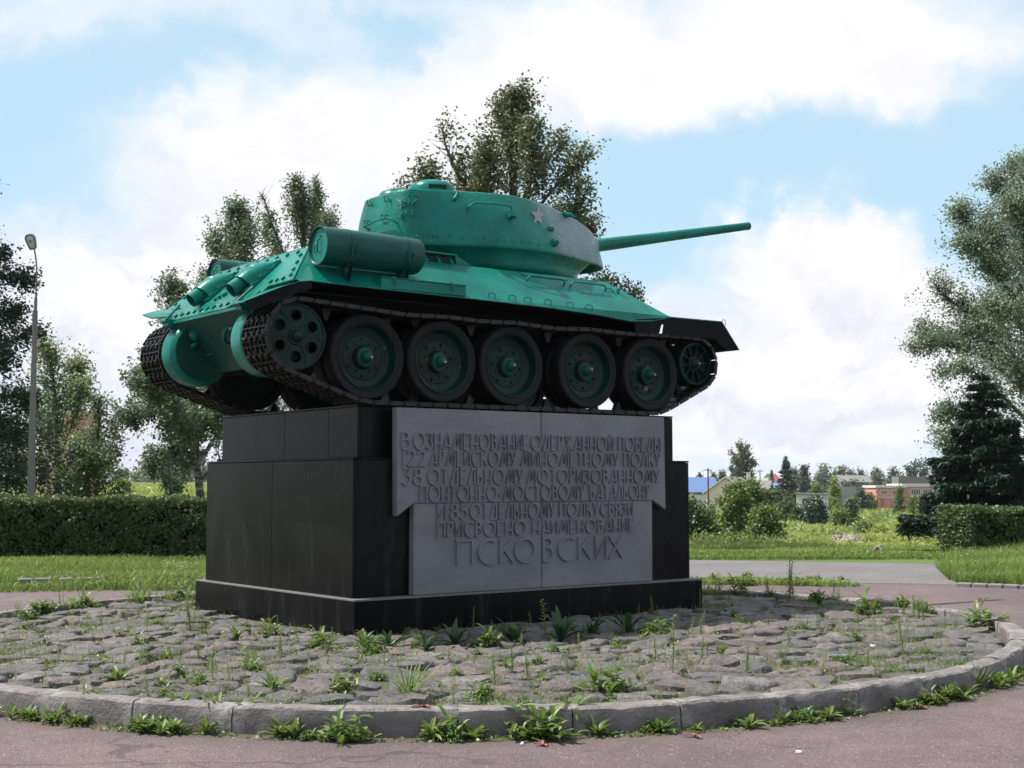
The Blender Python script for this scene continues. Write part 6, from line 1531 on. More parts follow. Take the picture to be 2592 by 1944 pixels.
spruce('spruce', base_at(1954, 380), hgt(1190, 380)-base_at(1954, 380).z, 1.7, 62, 'small distant spruce before the red roofed house', 2000, .6, L_FARD)
spruce('spruce', base_at(1771, 395), hgt(1196, 395)-base_at(1771, 395).z, 1.3, 63, 'tiny distant spruce above the blue roof', 1200, .6, L_FARD)

# ================================================================== GRASS, MEADOW AND WEEDS
def in_poly(x, y, poly):
    c = np.zeros(len(x), bool); n = len(poly)
    for i in range(n):
        x0, y0 = poly[i]; x1, y1 = poly[(i+1) % n]
        c ^= ((y0 > y) != (y1 > y)) & (x < (x1-x0)*(y-y0)/((y1-y0)+1e-12)+x0)
    return c
def blades(name, poly, n, h0, h1, w, mat, seed, clumpy=.5, lean=.35, label=None, z0=None, keepf=None):
    """grass blades: each a bent, pointed strip of two quads"""
    rg = np.random.default_rng(seed); P_ = np.array(poly); lo_, hi_ = P_.min(0), P_.max(0); xs = []; ys = []; got = 0
    while got < n:
        m_ = n*2; x = rg.uniform(lo_[0], hi_[0], m_); y = rg.uniform(lo_[1], hi_[1], m_)
        k = in_poly(x, y, poly); dn = .5+.5*np.sin(x*2.7+np.sin(y*1.9)*1.5)*np.sin(y*3.1+x*.7)
        k &= rg.random(m_) < (1-clumpy)+clumpy*dn
        if keepf is not None: k &= keepf(x, y)
        xs.append(x[k]); ys.append(y[k]); got += int(k.sum())
    x = np.concatenate(xs)[:n]; y = np.concatenate(ys)[:n]; z = (terrain(x, y) if z0 is None else np.full(n, z0))-.01
    big = .5+.5*np.sin(x*1.3+2)*np.sin(y*1.1+x*.5); h = rg.uniform(h0, h1, n)*(.55+.7*big); a = rg.uniform(0, 2*PI, n); ln = rg.normal(size=(n, 2))*lean
    wv = np.stack([np.cos(a), np.sin(a), np.zeros(n)], 1)*(w*rg.uniform(.6, 1.4, n))[:, None]
    b0 = np.stack([x, y, z], 1); l3 = np.stack([ln[:, 0], ln[:, 1], np.zeros(n)], 1)
    m1 = b0+l3*(h*.3)[:, None]; m1[:, 2] += h*.6; t1 = b0+l3*(h*1.0)[:, None]; t1[:, 2] += h*(1-.25*np.linalg.norm(ln, axis=1).clip(0, 1))
    Q1 = np.stack([b0-wv, b0+wv, m1+wv*.8, m1-wv*.8], 1); Q2 = np.stack([m1-wv*.8, m1+wv*.8, t1+wv*.12, t1-wv*.12], 1)
    tn_ = np.clip(.5*rg.random(n)+.5*big, 0, 1); o = mk_quads(name, np.concatenate([Q1, Q2]), mat, None, np.concatenate([tn_*.85, np.clip(tn_+.15, 0, 1)])); tag(o, label, None, None, 'stuff'); return o


def gpt(u, v, z=0.0): p_ = onz(u, v, z); return (p_.x, p_.y)
left_verge = [(-16, 13.6), (-2.55, 7.95), (-1.2, 7.4), (.2, 6.95), (1.8, 6.3), (3.6, 5.3), (6.0, 8.6), (2.4, 11.7), (-.7, 14.2), (-9, 21)]
vis_left = [gpt(-260, 1418), gpt(700, 1418), gpt(640, 1500), gpt(300, 1497), gpt(-260, 1505)]
blades('verge_grass', vis_left, 26000, .06, .20, .007, L_GRASS, 71, .35, .45, 'short green grass between the left hedge and the red path')
blades('verge_weeds', [gpt(-260, 1470), gpt(560, 1462), gpt(640, 1500), gpt(300, 1494), gpt(-260, 1498)], 5000, .05, .22, .012, L_WEED, 72, .8, .5, 'weedy edge of the red path left of the pedestal')
for i, (u0, u1, v) in enumerate(((45, 82, 1478), (88, 130, 1477), (150, 184, 1477), (192, 268, 1475))):
    p0, p1 = onz(u0, v, .03), onz(u1, v-1, .03); c = (p0+p1)/2; d = p1-p0
    o = B().box((0, 0, 0), (d.length, .16, .16), bev=.012).build('edging_stone', M_CHIP, kerb, 30); o.location = c-RC; o.rotation_euler = (0, 0, math.atan2(d.y, d.x))
# strip of weeds between red path and asphalt, and along the back of the ring
blades('strip_weeds', [gpt(1700, 1466), gpt(1990, 1472), gpt(2180, 1483), gpt(2160, 1487), gpt(1960, 1483), gpt(1700, 1480)], 2600, .03, .12, .010, L_GRASS, 73, .85, .6, 'tuft strip growing along the seam of the red path and the asphalt')
# right-hand tall grass in front of the hedge
right_grass = [gpt(2385, 1420), gpt(2372, 1440), gpt(2400, 1468), gpt(2432, 1480), gpt(2520, 1483), gpt(2640, 1496), gpt(2900, 1500), gpt(3000, 1400), gpt(2460, 1398)]
blades('tall_grass', right_grass, 34000, .12, .42, .008, L_GRASS, 74, .3, .5, 'tall fresh grass in front of the right-hand hedge')
for i in range(5):
    u0 = 2424+i*40; p0, p1 = onz(u0, 1483+i*1.5, .01), onz(u0+37, 1484.5+i*1.5, .01); c = (p0+p1)/2; d = p1-p0
    o = B().box((0, 0, 0), (d.length, .17, .10), bev=.012).build('edging_stone', M_CHIP, kerb, 30); o.location = c-RC; o.rotation_euler = (0, 0, math.atan2(d.y, d.x))
# meadow
def tall(x, y):
    a = (x-CAM.x)*FH.x+(y-CAM.y)*FH.y; u = 1296+FPX*((x-CAM.x)*RH.x+(y-CAM.y)*RH.y)/a
    return ~((u > 2086) & (u < 2196) & (a > 34.5) & (a < 45.5)) & ~((u > 2203) & (u < 2232) & (a > 29) & (a < 31))
def fan(a0, a1, u0, u1): return [tuple((CAM+FH*a+RH*(a*(u-1296)/FPX)).xy) for a, u in ((a0, u0), (a0, u1), (a1, u1), (a1, u0))]
blades('roadside_grass', fan(27.4, 34, 1640, 2520), 24000, .05, .15, .012, L_GRASS, 75, .3, .5, 'short grass bank behind the asphalt', keepf=tall)
blades('meadow_grass', fan(32.5, 45, 1600, 2560), 42000, .07, .26, .016, L_FIELD, 76, .55, .5, 'sunlit rough meadow grass beyond the asphalt', keepf=tall)
blades('meadow_grass', fan(45, 75, 1580, 2560), 50000, .15, .55, .028, L_FIELD, 77, .6, .5, 'rough meadow grass sloping away beyond the road', keepf=tall)
blades('meadow_grass', fan(75, 150, 1560, 2560), 42000, .2, .8, .07, L_FIELD, 78, .6, .5, 'far rough meadow below the pink workshop')
blades('meadow_grass', fan(150, 330, 1560, 2560), 26000, .3, 1.2, .16, L_FIELD, 79, .6, .5, 'farthest meadow in front of the yards')
blades('left_meadow_grass', fan(45, 120, 120, 640), 16000, .15, .5, .04, L_FIELD, 80, .5, .5, 'pale meadow seen over the left hedge')
blades('left_meadow_grass', fan(120, 420, 120, 640), 12000, .3, .9, .16, L_FIELD, 81, .5, .5, 'far pale meadow seen over the left hedge')


def scrub(name, poly, n, hmax, size, mat, seed, label):
    """low leafy undergrowth: many small humps of leaves"""
    rg = np.random.default_rng(seed); P_ = np.array(poly); lo_, hi_ = P_.min(0), P_.max(0); C = []
    m_ = n//60; k = 0
    while k < m_:
        x, y = rg.uniform(lo_[0], hi_[0]), rg.uniform(lo_[1], hi_[1])
        if not in_poly(np.array([x]), np.array([y]), poly)[0] or not tall(x, y): continue
        k += 1; h = hmax*rg.uniform(.25, 1)**1.3; r = h*rg.uniform(.7, 1.5); g_ = rg.normal(size=(60, 3))*np.array([r*.5, r*.5, h*.28]); g_[:, 2] = np.abs(g_[:, 2])+h*.15*rg.random(60)
        C.append(g_+np.array([x, y, th(x, y)]))
    C = np.concatenate(C); o = mk_quads(name, frame_leaves(C, size, rg, .3, 1, .1), mat, None, rg.random(len(C))); tag(o, label, None, None, 'stuff')
scrub('undergrowth', fan(33.5, 46, 1600, 2520), 16000, .42, .09, L_FIELD, 82, 'leafy sunlit undergrowth at the near edge of the meadow')
scrub('undergrowth', fan(46, 100, 1600, 2520), 30000, .8, .17, L_BUSH, 83, 'green undergrowth patches across the meadow')
scrub('undergrowth', fan(100, 200, 1600, 2520), 26000, 1.6, .34, L_BUSH, 84, 'scrubby undergrowth below the far yards')
scrub('undergrowth', fan(36, 52, 1660, 1960), 9000, .9, .10, L_BUSH, 85, 'brambly undergrowth at the foot of the roadside bushes')
scrub('undergrowth', fan(60, 130, 2150, 2520), 16000, 1.1, .20, L_YEL, 86, 'yellow green undergrowth before the pink workshop')

# rubble heap and broken bricks in the meadow
def rubble(u0, u1, v0, v1, D, n, label, seed):
    rg = random.Random(seed); k = D/FPX; c = base_at((u0+u1)/2, D); W_ = (u1-u0)*k; H_ = (v1-v0)*k; ztop_ = hgt(v0, D); zb = c.z; H_ = max(ztop_-zb, .15); W_ *= 1.0
    e = empty('rubble_heap', c, label=label, cat='rubble'); vs = []
    if W_ > 1:
        mv = [(0, 0, H_*.9)]; mf = []
        for q_, hh in ((.3, .85), (.6, .6), (.85, .25), (1.05, -.1)):
            for k_ in range(20): aa = k_*PI/10; p_ = RH*(math.cos(aa)*W_*.52*q_)+FH*(math.sin(aa)*W_*.45*q_); mv.append((p_.x, p_.y, H_*hh*rg.uniform(.85, 1.15)))
        mf = [(0, 1+k_, 1+(k_+1) % 20) for k_ in range(20)]+[(1+r_*20+k_, 1+(r_+1)*20+k_, 1+(r_+1)*20+(k_+1) % 20, 1+r_*20+(k_+1) % 20) for r_ in range(3) for k_ in range(20)]
        mo = mk('mound', mv, mf, M_RUBBLE, e, 60); at = mo.data.attributes.new('tone', 'FLOAT', 'POINT'); at.data.foreach_set('value', [rg.random() for _ in mv])
    protos = []
    for j in range(6):
        b = B(); b.box((0, 0, 0), (1, rg.uniform(.5, .9), rg.uniform(.4, .7)), bev=.08)
        for i in range(len(b.v)): b.v[i] = b.v[i]+Vector((rg.gauss(0, .06), rg.gauss(0, .06), rg.gauss(0, .06)))
        o = b.build('rubble_piece', M_RUBBLE, e, None); at = o.data.attributes.new('tone', 'FLOAT', 'POINT'); at.data.foreach_set('value', [rg.random()]*len(o.data.vertices)); protos.append(o)
    for i in range(n):
        t = rg.uniform(-1, 1); d = rg.gauss(0, .35); prof = max(.12, (1-abs(t)**3))*math.exp(-d*d*2); s_ = rg.uniform(.05, .15)*(1 if W_ > 1 else .8)
        z = H_*prof*rg.uniform(.45, 1.0)
        o = protos[i] if i < 6 else inst(protos[i % 6]); o.location = RH*(t*W_/2)+FH*(d*W_*.35)+Vector((0, 0, z)); o.rotation_euler = (rg.uniform(0, 6), rg.uniform(0, 6), rg.uniform(0, 6)); o.scale = (s_, s_, s_)
rubble(2092, 2192, 1350, 1386, 44, 190, 'pale heap of rubble lying in the meadow', 91)
rubble(2203, 2232, 1399, 1413, 31.0, 14, 'two pale broken lumps at the far road edge', 92)
rubble(2202, 2214, 1352, 1362, 62, 6, 'tiny pale rubble lump right of the large heap', 93)

# --- weeds: leaf shapes
def leaf_strip(L, W_, bend, lobes=0, seg=6, curl=0.0, seed=0):
    """a leaf along +x rising in z; returns quads (n,4,3)"""
    rg = random.Random(seed); rows = []
    for i in range(seg+1):
        t = i/seg; ang = bend[0]+(bend[1]-bend[0])*t
        w = W_*(math.sin(PI*min(1, t*.93+.05))**.8)*(1 if not lobes else (.62+.38*math.sin(t*PI*lobes)**2)); w = max(w, .06*W_)
        rows.append((ang, w))
    x = z = 0; pts = []
    for i, (ang, w) in enumerate(rows):
        if i: x += L/seg*math.cos(ang); z += L/seg*math.sin(ang)
        pts.append((x, z, w))
    Q = []
    for (x0, z0, w0), (x1, z1, w1) in zip(pts[:-1], pts[1:]):
        Q.append([(x0, 0, z0), (x0, w0/2, z0+w0*.22), (x1, w1/2, z1+w1*.22), (x1, 0, z1)]); Q.append([(x0, 0, z0), (x1, 0, z1), (x1, -w1/2, z1+w1*.22), (x0, -w0/2, z0+w0*.22)])
    return np.array(Q)


def rotz(Q, a): c, s_ = math.cos(a), math.sin(a); return Q @ np.array([[c, s_, 0], [-s_, c, 0], [0, 0, 1]])
def rosette(seed, n, L, W_, up=.9, lobes=0):
    rg = random.Random(seed); Qs = []; T = []
    for i in range(n):
        e_ = up*rg.uniform(.45, 1.25); q = leaf_strip(L*rg.uniform(.6, 1.15), W_*rg.uniform(.7, 1.2), (min(1.5, e_+.25), e_-rg.uniform(.3, 1.1)), lobes, seed=i); q = rotz(q, i*2.4+rg.uniform(-.4, .4)); Qs.append(q); T += [rg.uniform(.1, 1)]*len(q)
    return np.concatenate(Qs), np.array(T)
def stemplant(seed, H, nl, L, W_, stems=1):
    rg = random.Random(seed); Qs = []; T = []
    for s_ in range(stems):
        lx, ly = rg.gauss(0, .10)*H, rg.gauss(0, .10)*H; hh = H*rg.uniform(.6, 1.0); ox, oy = rg.gauss(0, .015), rg.gauss(0, .015)
        for i in range(4):
            t0, t1 = i/4, (i+1)/4
            for a in (0, PI/2):
                w = .0035; dx, dy = math.cos(a)*w, math.sin(a)*w
                p0 = np.array([ox+lx*t0*t0, oy+ly*t0*t0, hh*t0]); p1 = np.array([ox+lx*t1*t1, oy+ly*t1*t1, hh*t1]); d = np.array([dx, dy, 0]); Qs.append(np.array([[p0-d, p0+d, p1+d*.7, p1-d*.7]])); T.append(.3)
        for i in range(nl):
            t = .12+.88*(i+rg.random()*.5)/nl; q = leaf_strip(L*(1.15-.65*t)*rg.uniform(.7, 1.2), W_, (.8, .1), 0, 3); q = rotz(q, i*2.4+rg.random()); q = q+np.array([ox+lx*t*t, oy+ly*t*t, hh*t]); Qs.append(q); T += [rg.uniform(.3, 1)]*len(q)
    return np.concatenate(Qs), np.array(T)
def bushy(seed, n, R_, H, L, W_):
    rg = random.Random(seed); Qs = []; T = []
    for i in range(n):
        q = leaf_strip(L*rg.uniform(.6, 1.2), W_*rg.uniform(.7, 1.2), (rg.uniform(.2, 1.3), rg.uniform(-.4, .5)), 2, 4, seed=i); q = rotz(q, rg.uniform(0, 6.28)); r = R_*rg.random()**.6; a = rg.uniform(0, 6.28)
        q = q+np.array([r*math.cos(a), r*math.sin(a), H*(1-(r/R_)**2*.7)*rg.random()]); Qs.append(q); T += [rg.random()]*len(q)
    return np.concatenate(Qs), np.array(T)
def grasstuft(seed, n, H):
    rg = random.Random(seed); Qs = []; T = []
    for i in range(n):
        e_ = rg.uniform(.9, 1.5); q = leaf_strip(H*rg.uniform(.5, 1.1), .009, (e_, e_-rg.uniform(.1, 1.0)), 0, 4); q = rotz(q, rg.uniform(0, 6.28))+np.array([rg.gauss(0, .02), rg.gauss(0, .02), 0]); Qs.append(q); T += [rg.random()]*len(q)
    return np.concatenate(Qs), np.array(T)


PROTO = {}
def proto(kind, i, fn, mat):
    Q, T = fn; o = mk_quads(kind, Q, mat, None, T); PROTO.setdefault(kind, []).append([o, False]); return o
for i in range(4): proto('dandelion', i, rosette(200+i, 12+i, .17, .046, 1.25, 3 if i % 2 else 0), L_WEED)
for i in range(3): proto('dock_plant', i, rosette(220+i, 10+2*i, .34, .075, 1.05), L_DOCK)
for i in range(4): proto('tall_weed', i, stemplant(240+i, .34, 26, .055, .014, 1+i % 3), L_STEM)
for i in range(3): proto('leafy_weed', i, bushy(260+i, 60, .12, .14, .10, .04), L_WEED)
for i in range(2): proto('grass_tuft', i, grasstuft(280+i, 46, .26), L_GRASS)
wr = random.Random(77)


def weed(kind, x, y, z, s, label, group=None, i=None):
    L_ = PROTO[kind]; i = wr.randrange(len(L_)) if i is None else i % len(L_); o, used = L_[i]
    if used: o = inst(o)
    else: L_[i][1] = True
    o.location = (x, y, z); o.rotation_euler = (wr.gauss(0, .06), wr.gauss(0, .06), wr.uniform(0, 6.28)); s *= {'dock_plant': .72, 'tall_weed': .72, 'leafy_weed': .82, 'dandelion': .85}.get(kind, 1); o.scale = (s, s, s*wr.uniform(.85, 1.15)); o['label'] = label; o['category'] = 'plant'
    if group: o['group'] = group
    elif 'group' in o: del o['group']
    return o


def zc(x, y):                            # level of the bed or of the path at a point
    return .094 if math.hypot(x-RC.x, y-RC.y) < RR+RB(math.atan2(y-RC.y, x-RC.x))-.1 else .004
# plants singled out, by picture position of their foot
SINGLE = [
    ('dandelion', 48, 1812, .95, 'broad-leaved rosette at the foot of the kerb, farthest left'),
    ('dandelion', 160, 1822, 1.1, 'dense clump of dandelion leaves at the kerb foot, second cluster from the left'),
    ('leafy_weed', 215, 1822, .8, 'leafy weed touching the second dandelion cluster from the left'),
    ('dandelion', 310, 1832, 1.1, 'bright dandelion rosette leaning on the kerb below the left plinth corner'),
    ('dandelion', 455, 1838, 1.15, 'dandelion rosette with upright leaves left of the dark kerb joint'),
    ('dandelion', 545, 1845, 1.0, 'broad dandelion rosette beside a white scrap of litter'),
    ('dandelion', 628, 1848, 1.05, 'pale upright rosette just right of the white litter scrap'),
    ('dandelion', 710, 1850, .95, 'spindly dandelion before the kerb joint below the pedestal corner'),
    ('leafy_weed', 885, 1875, 1.35, 'jagged thistle-like weed sprawling onto the red path'),
    ('leafy_weed', 1130, 1872, 1.1, 'bushy weed at the kerb foot right of the sprawling thistle'),
    ('leafy_weed', 1330, 1866, 1.6, 'big leafy weed at the kerb foot under the inscription'),
    ('leafy_weed', 1400, 1872, 1.3, 'second leafy weed touching the big one under the inscription'),
    ('dandelion', 1445, 1852, 1.25, 'tall dandelion rosette right of the two big leafy weeds'),
    ('dandelion', 1510, 1862, 1.0, 'narrow-leaved rosette at the kerb foot below the panel edge'),
    ('dandelion', 1640, 1848, 1.1, 'dandelion with reddish stems at the kerb foot near a red fallen leaf'),
    ('dandelion', 1830, 1832, 1.1, 'dandelion patch at the shaded kerb foot right of the red leaf'),
    ('dandelion', 2070, 1806, 1.0, 'fan-shaped dandelion at the shaded kerb, mid right'),
    ('leafy_weed', 2135, 1808, 1.0, 'spreading weed next to the fan-shaped dandelion'),
    ('dandelion', 2215, 1792, 1.0, 'pale dandelion rosette in the shade of the right kerb'),
    ('leafy_weed', 2400, 1770, 1.1, 'dark sprawling weed under the right kerb'),
    ('grass_tuft', 2480, 1745, 1.0, 'grass tuft under the right kerb near the frame edge'),
    ('grass_tuft', 1035, 1762, 1.25, 'fine grass tuft standing between the front cobbles'),
    ('leafy_weed', 870, 1760, 1.15, 'dark leafy weed on the cobbles left of the fine grass tuft'),
    ('leafy_weed', 1540, 1755, 1.7, 'large round leafy weed on the cobbles inside the front kerb'),
    ('leafy_weed', 1215, 1770, 1.1, 'leafy weed at the inner kerb edge below the inscription'),
    ('dandelion', 300, 1728, 1.1, 'dandelion on the cobbles at the inner edge of the left kerb'),
    ('dandelion', 690, 1752, 1.1, 'dandelion on the cobbles at the inner edge of the centre kerb'),
    ('leafy_weed', 350, 1640, .9, 'small dark weed among the cobbles left of the plinth'),
    ('dandelion', 600, 1618, 1.2, 'light green rosette near the rear face of the plinth'),
    ('leafy_weed', 680, 1615, 1.2, 'low spreading weed beside the light green rosette'),
    ('leafy_weed', 810, 1640, 1.3, 'low leafy mat just left of the plinth corner'),
    ('tall_weed', 480, 1600, 1.5, 'wispy tall weed at the left end of the plinth'),
    ('leafy_weed', 2490, 1590, 1.9, 'tall feathery green weed at the right end of the ring'),
    ('leafy_weed', 2190, 1560, 1.7, 'low green weed clump on the far right cobbles'),
    ('leafy_weed', 2110, 1522, 1.3, 'reddish leaved weed clump at the far edge of the ring'),
    ('tall_weed', 2004, 1530, 2.0, 'tall dark weed spike standing alone behind the pedestal shadow'),
    ('tall_weed', 1700, 1720, 1.9, 'tall upright weed on the cobbles right of the inscription'),
    ('dock_plant', 925, 1640, .85, 'dock plant at the near corner of the plinth'),
    ('dock_plant', 985, 1640, .95, 'dock plant with one long upright leaf right of the plinth corner'),
    ('leafy_weed', 940, 1655, 1.2, 'pale leafy weed creeping at the plinth corner'),
    ('dock_plant', 1080, 1645, 1.0, 'broad dock plant below the left edge of the inscription panel'),
    ('dock_plant', 1150, 1640, 1.0, 'dock plant with a long arching leaf before the plinth'),
    ('leafy_weed', 1235, 1640, 1.4, 'leafy mat between the docks before the plinth'),
    ('dock_plant', 1300, 1630, 1.25, 'dark dock plant under the middle of the panel'),
    ('tall_weed', 1375, 1620, 1.9, 'tall dark weed rising to the panel joint'),
    ('dock_plant', 1420, 1625, 1.3, 'bushy dark dock right of the tall weed'),
    ('dock_plant', 1500, 1615, 1.0, 'small dark dock in the plinth shade'),
    ('dock_plant', 1590, 1605, 1.2, 'large-leaved dark dock near the right end of the plinth'),
    ('leafy_weed', 1660, 1615, 1.3, 'low shaded weed right of the last dock plant')]
for k, u, v, s, lb in SINGLE:
    inside = not ((v > 1780 and u < 1900) or (u >= 1900 and v > 1840-(u-1900)*.22))
    q = onz(u, v, .094 if inside else .004); weed(k, q.x, q.y, zc(q.x, q.y)-.005, s, lb)
def where(x, y, kerb_only=False):
    '''words for a spot on the ring, from what stands near it'''
    d = Vector((x, y, 0))-CAM; u = 1296+FPX*d.dot(RGT)/d.dot(FWD)
    side = ('at the photo left' if u < 330 else 'left of the plinth' if u < 640 else 'below the pedestal rear' if u < 900 else 'below the inscription, left' if u < 1370 else 'below the inscription, right' if u < 1780 else 'right of the plinth' if u < 2150 else 'at the photo right')
    if kerb_only: return side
    r = math.hypot(x-RC.x, y-RC.y); return side+(', by the kerb' if r > RR-.8 else ', midway' if r > RR-2.0 else ', by the plinth')
# little plants nobody could tell apart: along the kerb foot, and scattered in the joints
for i in range(175):
    a = math.radians(wr.uniform(-172, -15)); r = RR+RB(a)+.03+abs(wr.gauss(0, .05)); x = RC.x+r*math.cos(a); y = RC.y+r*math.sin(a)
    if wr.random() > .35+.65*(math.sin(math.degrees(a)*.55) > -.2): continue
    kd = 'dandelion' if wr.random() < .72 else 'leafy_weed'; s_ = wr.uniform(.5, 1.05) if kd == 'dandelion' else wr.uniform(.35, .8); ph = 'at the kerb foot '+where(x, y, True)
    weed(kd, x, y, .0, s_, ('tiny ' if s_ < .55 else 'small ' if s_ < .8 else 'mid-sized ')+('rosette ' if kd == 'dandelion' else 'leafy weed ')+ph, 'small weeds at the kerb foot')
for i in range(120):
    a = math.radians(wr.uniform(-22, 22) if i < 45 else wr.uniform(95, 160)); r = RR+RB(a)+wr.gauss(-.12, .16); x = RC.x+r*math.cos(a); y = RC.y+r*math.sin(a); kd = wr.choice(('leafy_weed', 'tall_weed', 'leafy_weed', 'grass_tuft')); s_ = wr.uniform(.7, 1.5)
    far = 'far right' if i < 45 else 'far left'; weed(kd, x, y, zc(x, y)-.005, s_, {'leafy_weed': 'leafy weed', 'tall_weed': 'upright thin weed', 'grass_tuft': 'grass tuft'}[kd]+(', big,' if s_ > 1.25 else ', small,' if s_ < .9 else '')+' overgrowing the '+far+' edge of the stone ring', 'weeds over the '+far+' kerb')
n_ = 0
while n_ < 290:
    r = (RR-.2)*math.sqrt(wr.random()); a = wr.uniform(0, 2*PI); x = RC.x+r*math.cos(a); y = RC.y+r*math.sin(a)
    if PL[0]-.05 < x < PL[1]+.05 and PL[2]-.05 < y < PL[3]+.05: continue
    if y > 2.2 and x > -1.6: continue
    if wr.random() > .25+.75*(math.sin(x*1.6+1)*math.sin(y*1.9+.5) > -.05): continue
    n_ += 1; kd = wr.choices(('tall_weed', 'dandelion', 'leafy_weed'), (.66, .14, .20))[0]
    s_ = wr.uniform(.5, 1.0) if kd == 'tall_weed' else wr.uniform(.4, .8)
    weed(kd, x, y, .088, s_, {'tall_weed': ('tall' if s_ > .75 else 'short')+' thin upright weed ', 'dandelion': 'small rosette ', 'leafy_weed': 'small leafy weed '}[kd]+'in a cobble joint '+where(x, y), {'tall_weed': 'thin upright weeds among the cobbles', 'dandelion': 'small rosettes among the cobbles', 'leafy_weed': 'small leafy weeds among the cobbles'}[kd])
for i in range(14):
    v = wr.uniform(1474, 1484); u = wr.uniform(1800, 2170); q = onz(u, v, 0); weed('leafy_weed', q.x, q.y, .0, wr.uniform(.7, 1.3), 'low tuft on the seam between red path and asphalt', 'tufts on the path seam')
# moss, clover and grass filling the joints
def ringfill(name, n, size, mat, seed, r0, r1, zz, label, h=.0):
    rg = np.random.default_rng(seed); r = np.sqrt(rg.uniform(r0*r0, r1*r1, n)); a = rg.uniform(0, 2*PI, n); x = RC.x+r*np.cos(a); y = RC.y+r*np.sin(a)
    k = ~((x > PL[0]) & (x < PL[1]) & (y > PL[2]) & (y < PL[3])); dn = np.sin(x*1.6+1)*np.sin(y*1.9+.5)+.6*np.sin(x*4.1)*np.sin(y*3.7)
    k &= rg.random(n) < np.clip(.45+.6*dn, .08, 1); x, y = x[k], y[k]; C = np.stack([x, y, zz+np.abs(rg.normal(size=len(x)))*h], 1)
    o = mk_quads(name, frame_leaves(C, size, rg, .6, 1.1, 0), mat, None, rg.random(len(x))); tag(o, label, None, None, 'stuff')
ringfill('joint_clover', 46000, .024, L_WEED, 301, 0, RR-.15, .094, 'tiny clover and moss filling the joints of the cobbles', .012)
ringfill('kerb_foot_clover', 9000, .024, L_WEED, 302, RR+.005, RR+.16, .004, 'creeping clover along the foot of the kerb', .012)
ringfill('dry_clover', 12000, .020, L_YEL, 303, 0, RR-.15, .094, 'yellowing ground cover between the cobbles', .02)
rg2 = np.random.default_rng(305)
a = rg2.uniform(0, 2*PI, 30000); r = RR-.2-np.abs(rg2.normal(size=30000))*1.3; x = RC.x+r*np.cos(a); y = RC.y+r*np.sin(a); k = ~((x > PL[0]) & (x < PL[1]) & (y > PL[2]) & (y < PL[3])) & (rg2.random(30000) < np.clip(.35+.6*np.sin(x*1.6+1)*np.sin(y*1.9+.5), .03, 1))
x, y = x[k], y[k]; nb_ = len(x); h = rg2.uniform(.02, .11, nb_); an = rg2.uniform(0, 6.28, nb_); wv = np.stack([np.cos(an), np.sin(an), 0*an], 1)*.0025; b0_ = np.stack([x, y, np.full(nb_, .09)], 1); t_ = b0_+np.stack([rg2.normal(size=nb_)*.02, rg2.normal(size=nb_)*.02, h], 1)
o = mk_quads('joint_grass', np.stack([b0_-wv, b0_+wv, t_+wv*.3, t_-wv*.3], 1), L_STEM, None, rg2.random(nb_)); tag(o, 'thin grass sprouting from the cobble joints', None, None, 'stuff')

# white flowers at the right grass edge and by the left verge
def flowers(pts, n, sp, label, seed, z0, z1):
    rg = np.random.default_rng(seed); Qs = []
    for (u, v) in pts:
        q = onz(u, v, 0)
        for _ in range(n):
            c = np.array([q.x+rg.normal()*sp, q.y+rg.normal()*sp, rg.uniform(z0, z1)])
            for j in range(5):
                a_ = j*1.2566; d = np.array([math.cos(a_), math.sin(a_), .25])*.014; w_ = np.array([-math.sin(a_), math.cos(a_), 0])*.007; Qs.append([c, c+d*.6+w_, c+d*1.2, c+d*.6-w_])
    o = mk_quads('flower_heads', np.array(Qs), M_FLOWER); tag(o, label, None, None, 'stuff')
flowers([(2395, 1440), (2400, 1452), (2388, 1420), (2410, 1400), (2380, 1395), (2430, 1462)], 12, .25, 'white wild flowers dotted over the tall right grass', 311, .2, .5)
flowers([(445, 1446), (435, 1450), (418, 1445), (458, 1456)], 9, .07, 'small white daisies by the left verge next to the pedestal', 312, .1, .18)

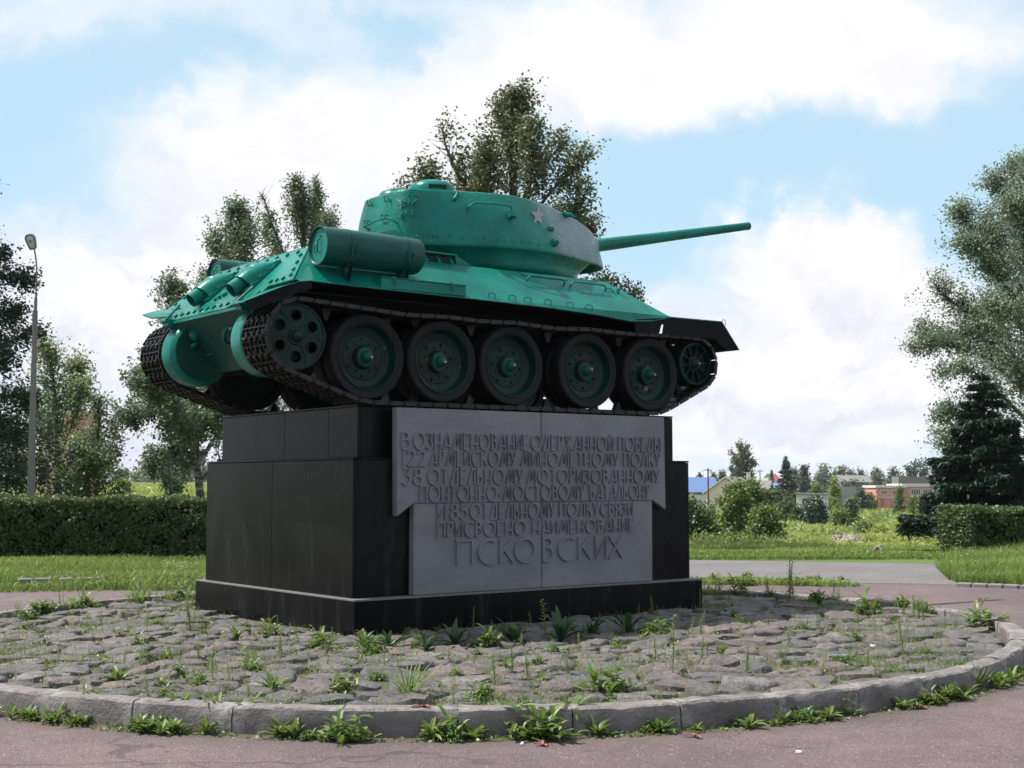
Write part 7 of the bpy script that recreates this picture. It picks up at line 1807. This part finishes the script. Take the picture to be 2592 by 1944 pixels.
# litter, red leaves and a puddle
q = onz(2130, 1661, .12); N = new_mat('water'); M_WATER = fin(N, (.03, .035, .04), .03, spec=.6)
o = B().lathe([(0, .13), (.004, .12), (.006, 0)], 22, 'z', caps=False).build('puddle', M_WATER); o.location = (q.x, q.y, .128); o.scale = (1.0, .75, 1); tag(o, 'small puddle of rainwater shining on a flat cobble', 'puddle')
N = new_mat('paper'); M_PAPER = fin(N, (.72, .72, .72), .6)
N = new_mat('red_leaf'); M_RLEAF = fin(N, (.20, .055, .05), .6)
for i, (u, v, s, zz, lb) in enumerate(((2022, 1904, .035, .008, 'white cigarette end on the red path at lower right'), (1322, 1884, .04, .008, 'white cigarette end near the big leafy weed'), (590, 1838, .06, .02, 'crumpled white scrap beside the dandelions at the kerb'), (2210, 1636, .05, .13, 'small white scrap on the right cobbles'), (1405, 1530, .10, .16, 'crumpled pale paper caught in the tall weed at the panel joint'))):
    q = onz(u, v, zz); b = B(); b.box((0, 0, 0), (s, s*.35, s*.3), bev=s*.06)
    for j in range(len(b.v)): b.v[j] += Vector((wr.gauss(0, s*.05), wr.gauss(0, s*.05), wr.gauss(0, s*.04)))
    o = b.build('litter', M_PAPER, None, None); o.location = (q.x, q.y, zz+s*.1); o.rotation_euler = (0, 0, wr.uniform(0, 3)); tag(o, lb, 'litter')
for i, (u, v, zz, lb) in enumerate(((1758, 1860, .02, 'dark red fallen leaf on the path by the kerb weeds'), (1372, 1882, .02, 'red leaf lying under the big leafy weed'), (2326, 1786, .02, 'red fallen leaf below the right kerb'), (1068, 1784, .19, 'reddish leaf on the kerb top below the grass tuft'), (2480, 1514, .02, 'dry leaf on the sunlit red path at far right'))):
    q = onz(u, v, zz); Q, T = rosette(400+i, 4, .07, .03, .4); o = mk_quads('fallen_leaf', Q, M_RLEAF, None, T); o.location = (q.x, q.y, zz-.012); tag(o, lb, 'leaf')

for L_ in PROTO.values():
    for o, used in L_:
        if not used: bpy.data.objects.remove(o)

# ================================================================== HAZE (kept last: it encloses everything built above)
hm = bpy.data.materials.new('haze_air'); hm.use_nodes = True; ht = hm.node_tree; ht.nodes.clear()
pv = ht.nodes.new('ShaderNodeVolumePrincipled'); pv.inputs['Color'].default_value = (.93, .96, 1.0, 1); pv.inputs['Density'].default_value = HAZE_DENSITY; pv.inputs['Anisotropy'].default_value = .2
ho = ht.nodes.new('ShaderNodeOutputMaterial'); ht.links.new(pv.outputs[0], ho.inputs['Volume'])
hz_o = B().box((60, 90, 12), (1500, 1500, 45)).build('haze', hm, None, None); tag(hz_o, 'thin summer haze softening the distant trees', None, None, 'stuff')
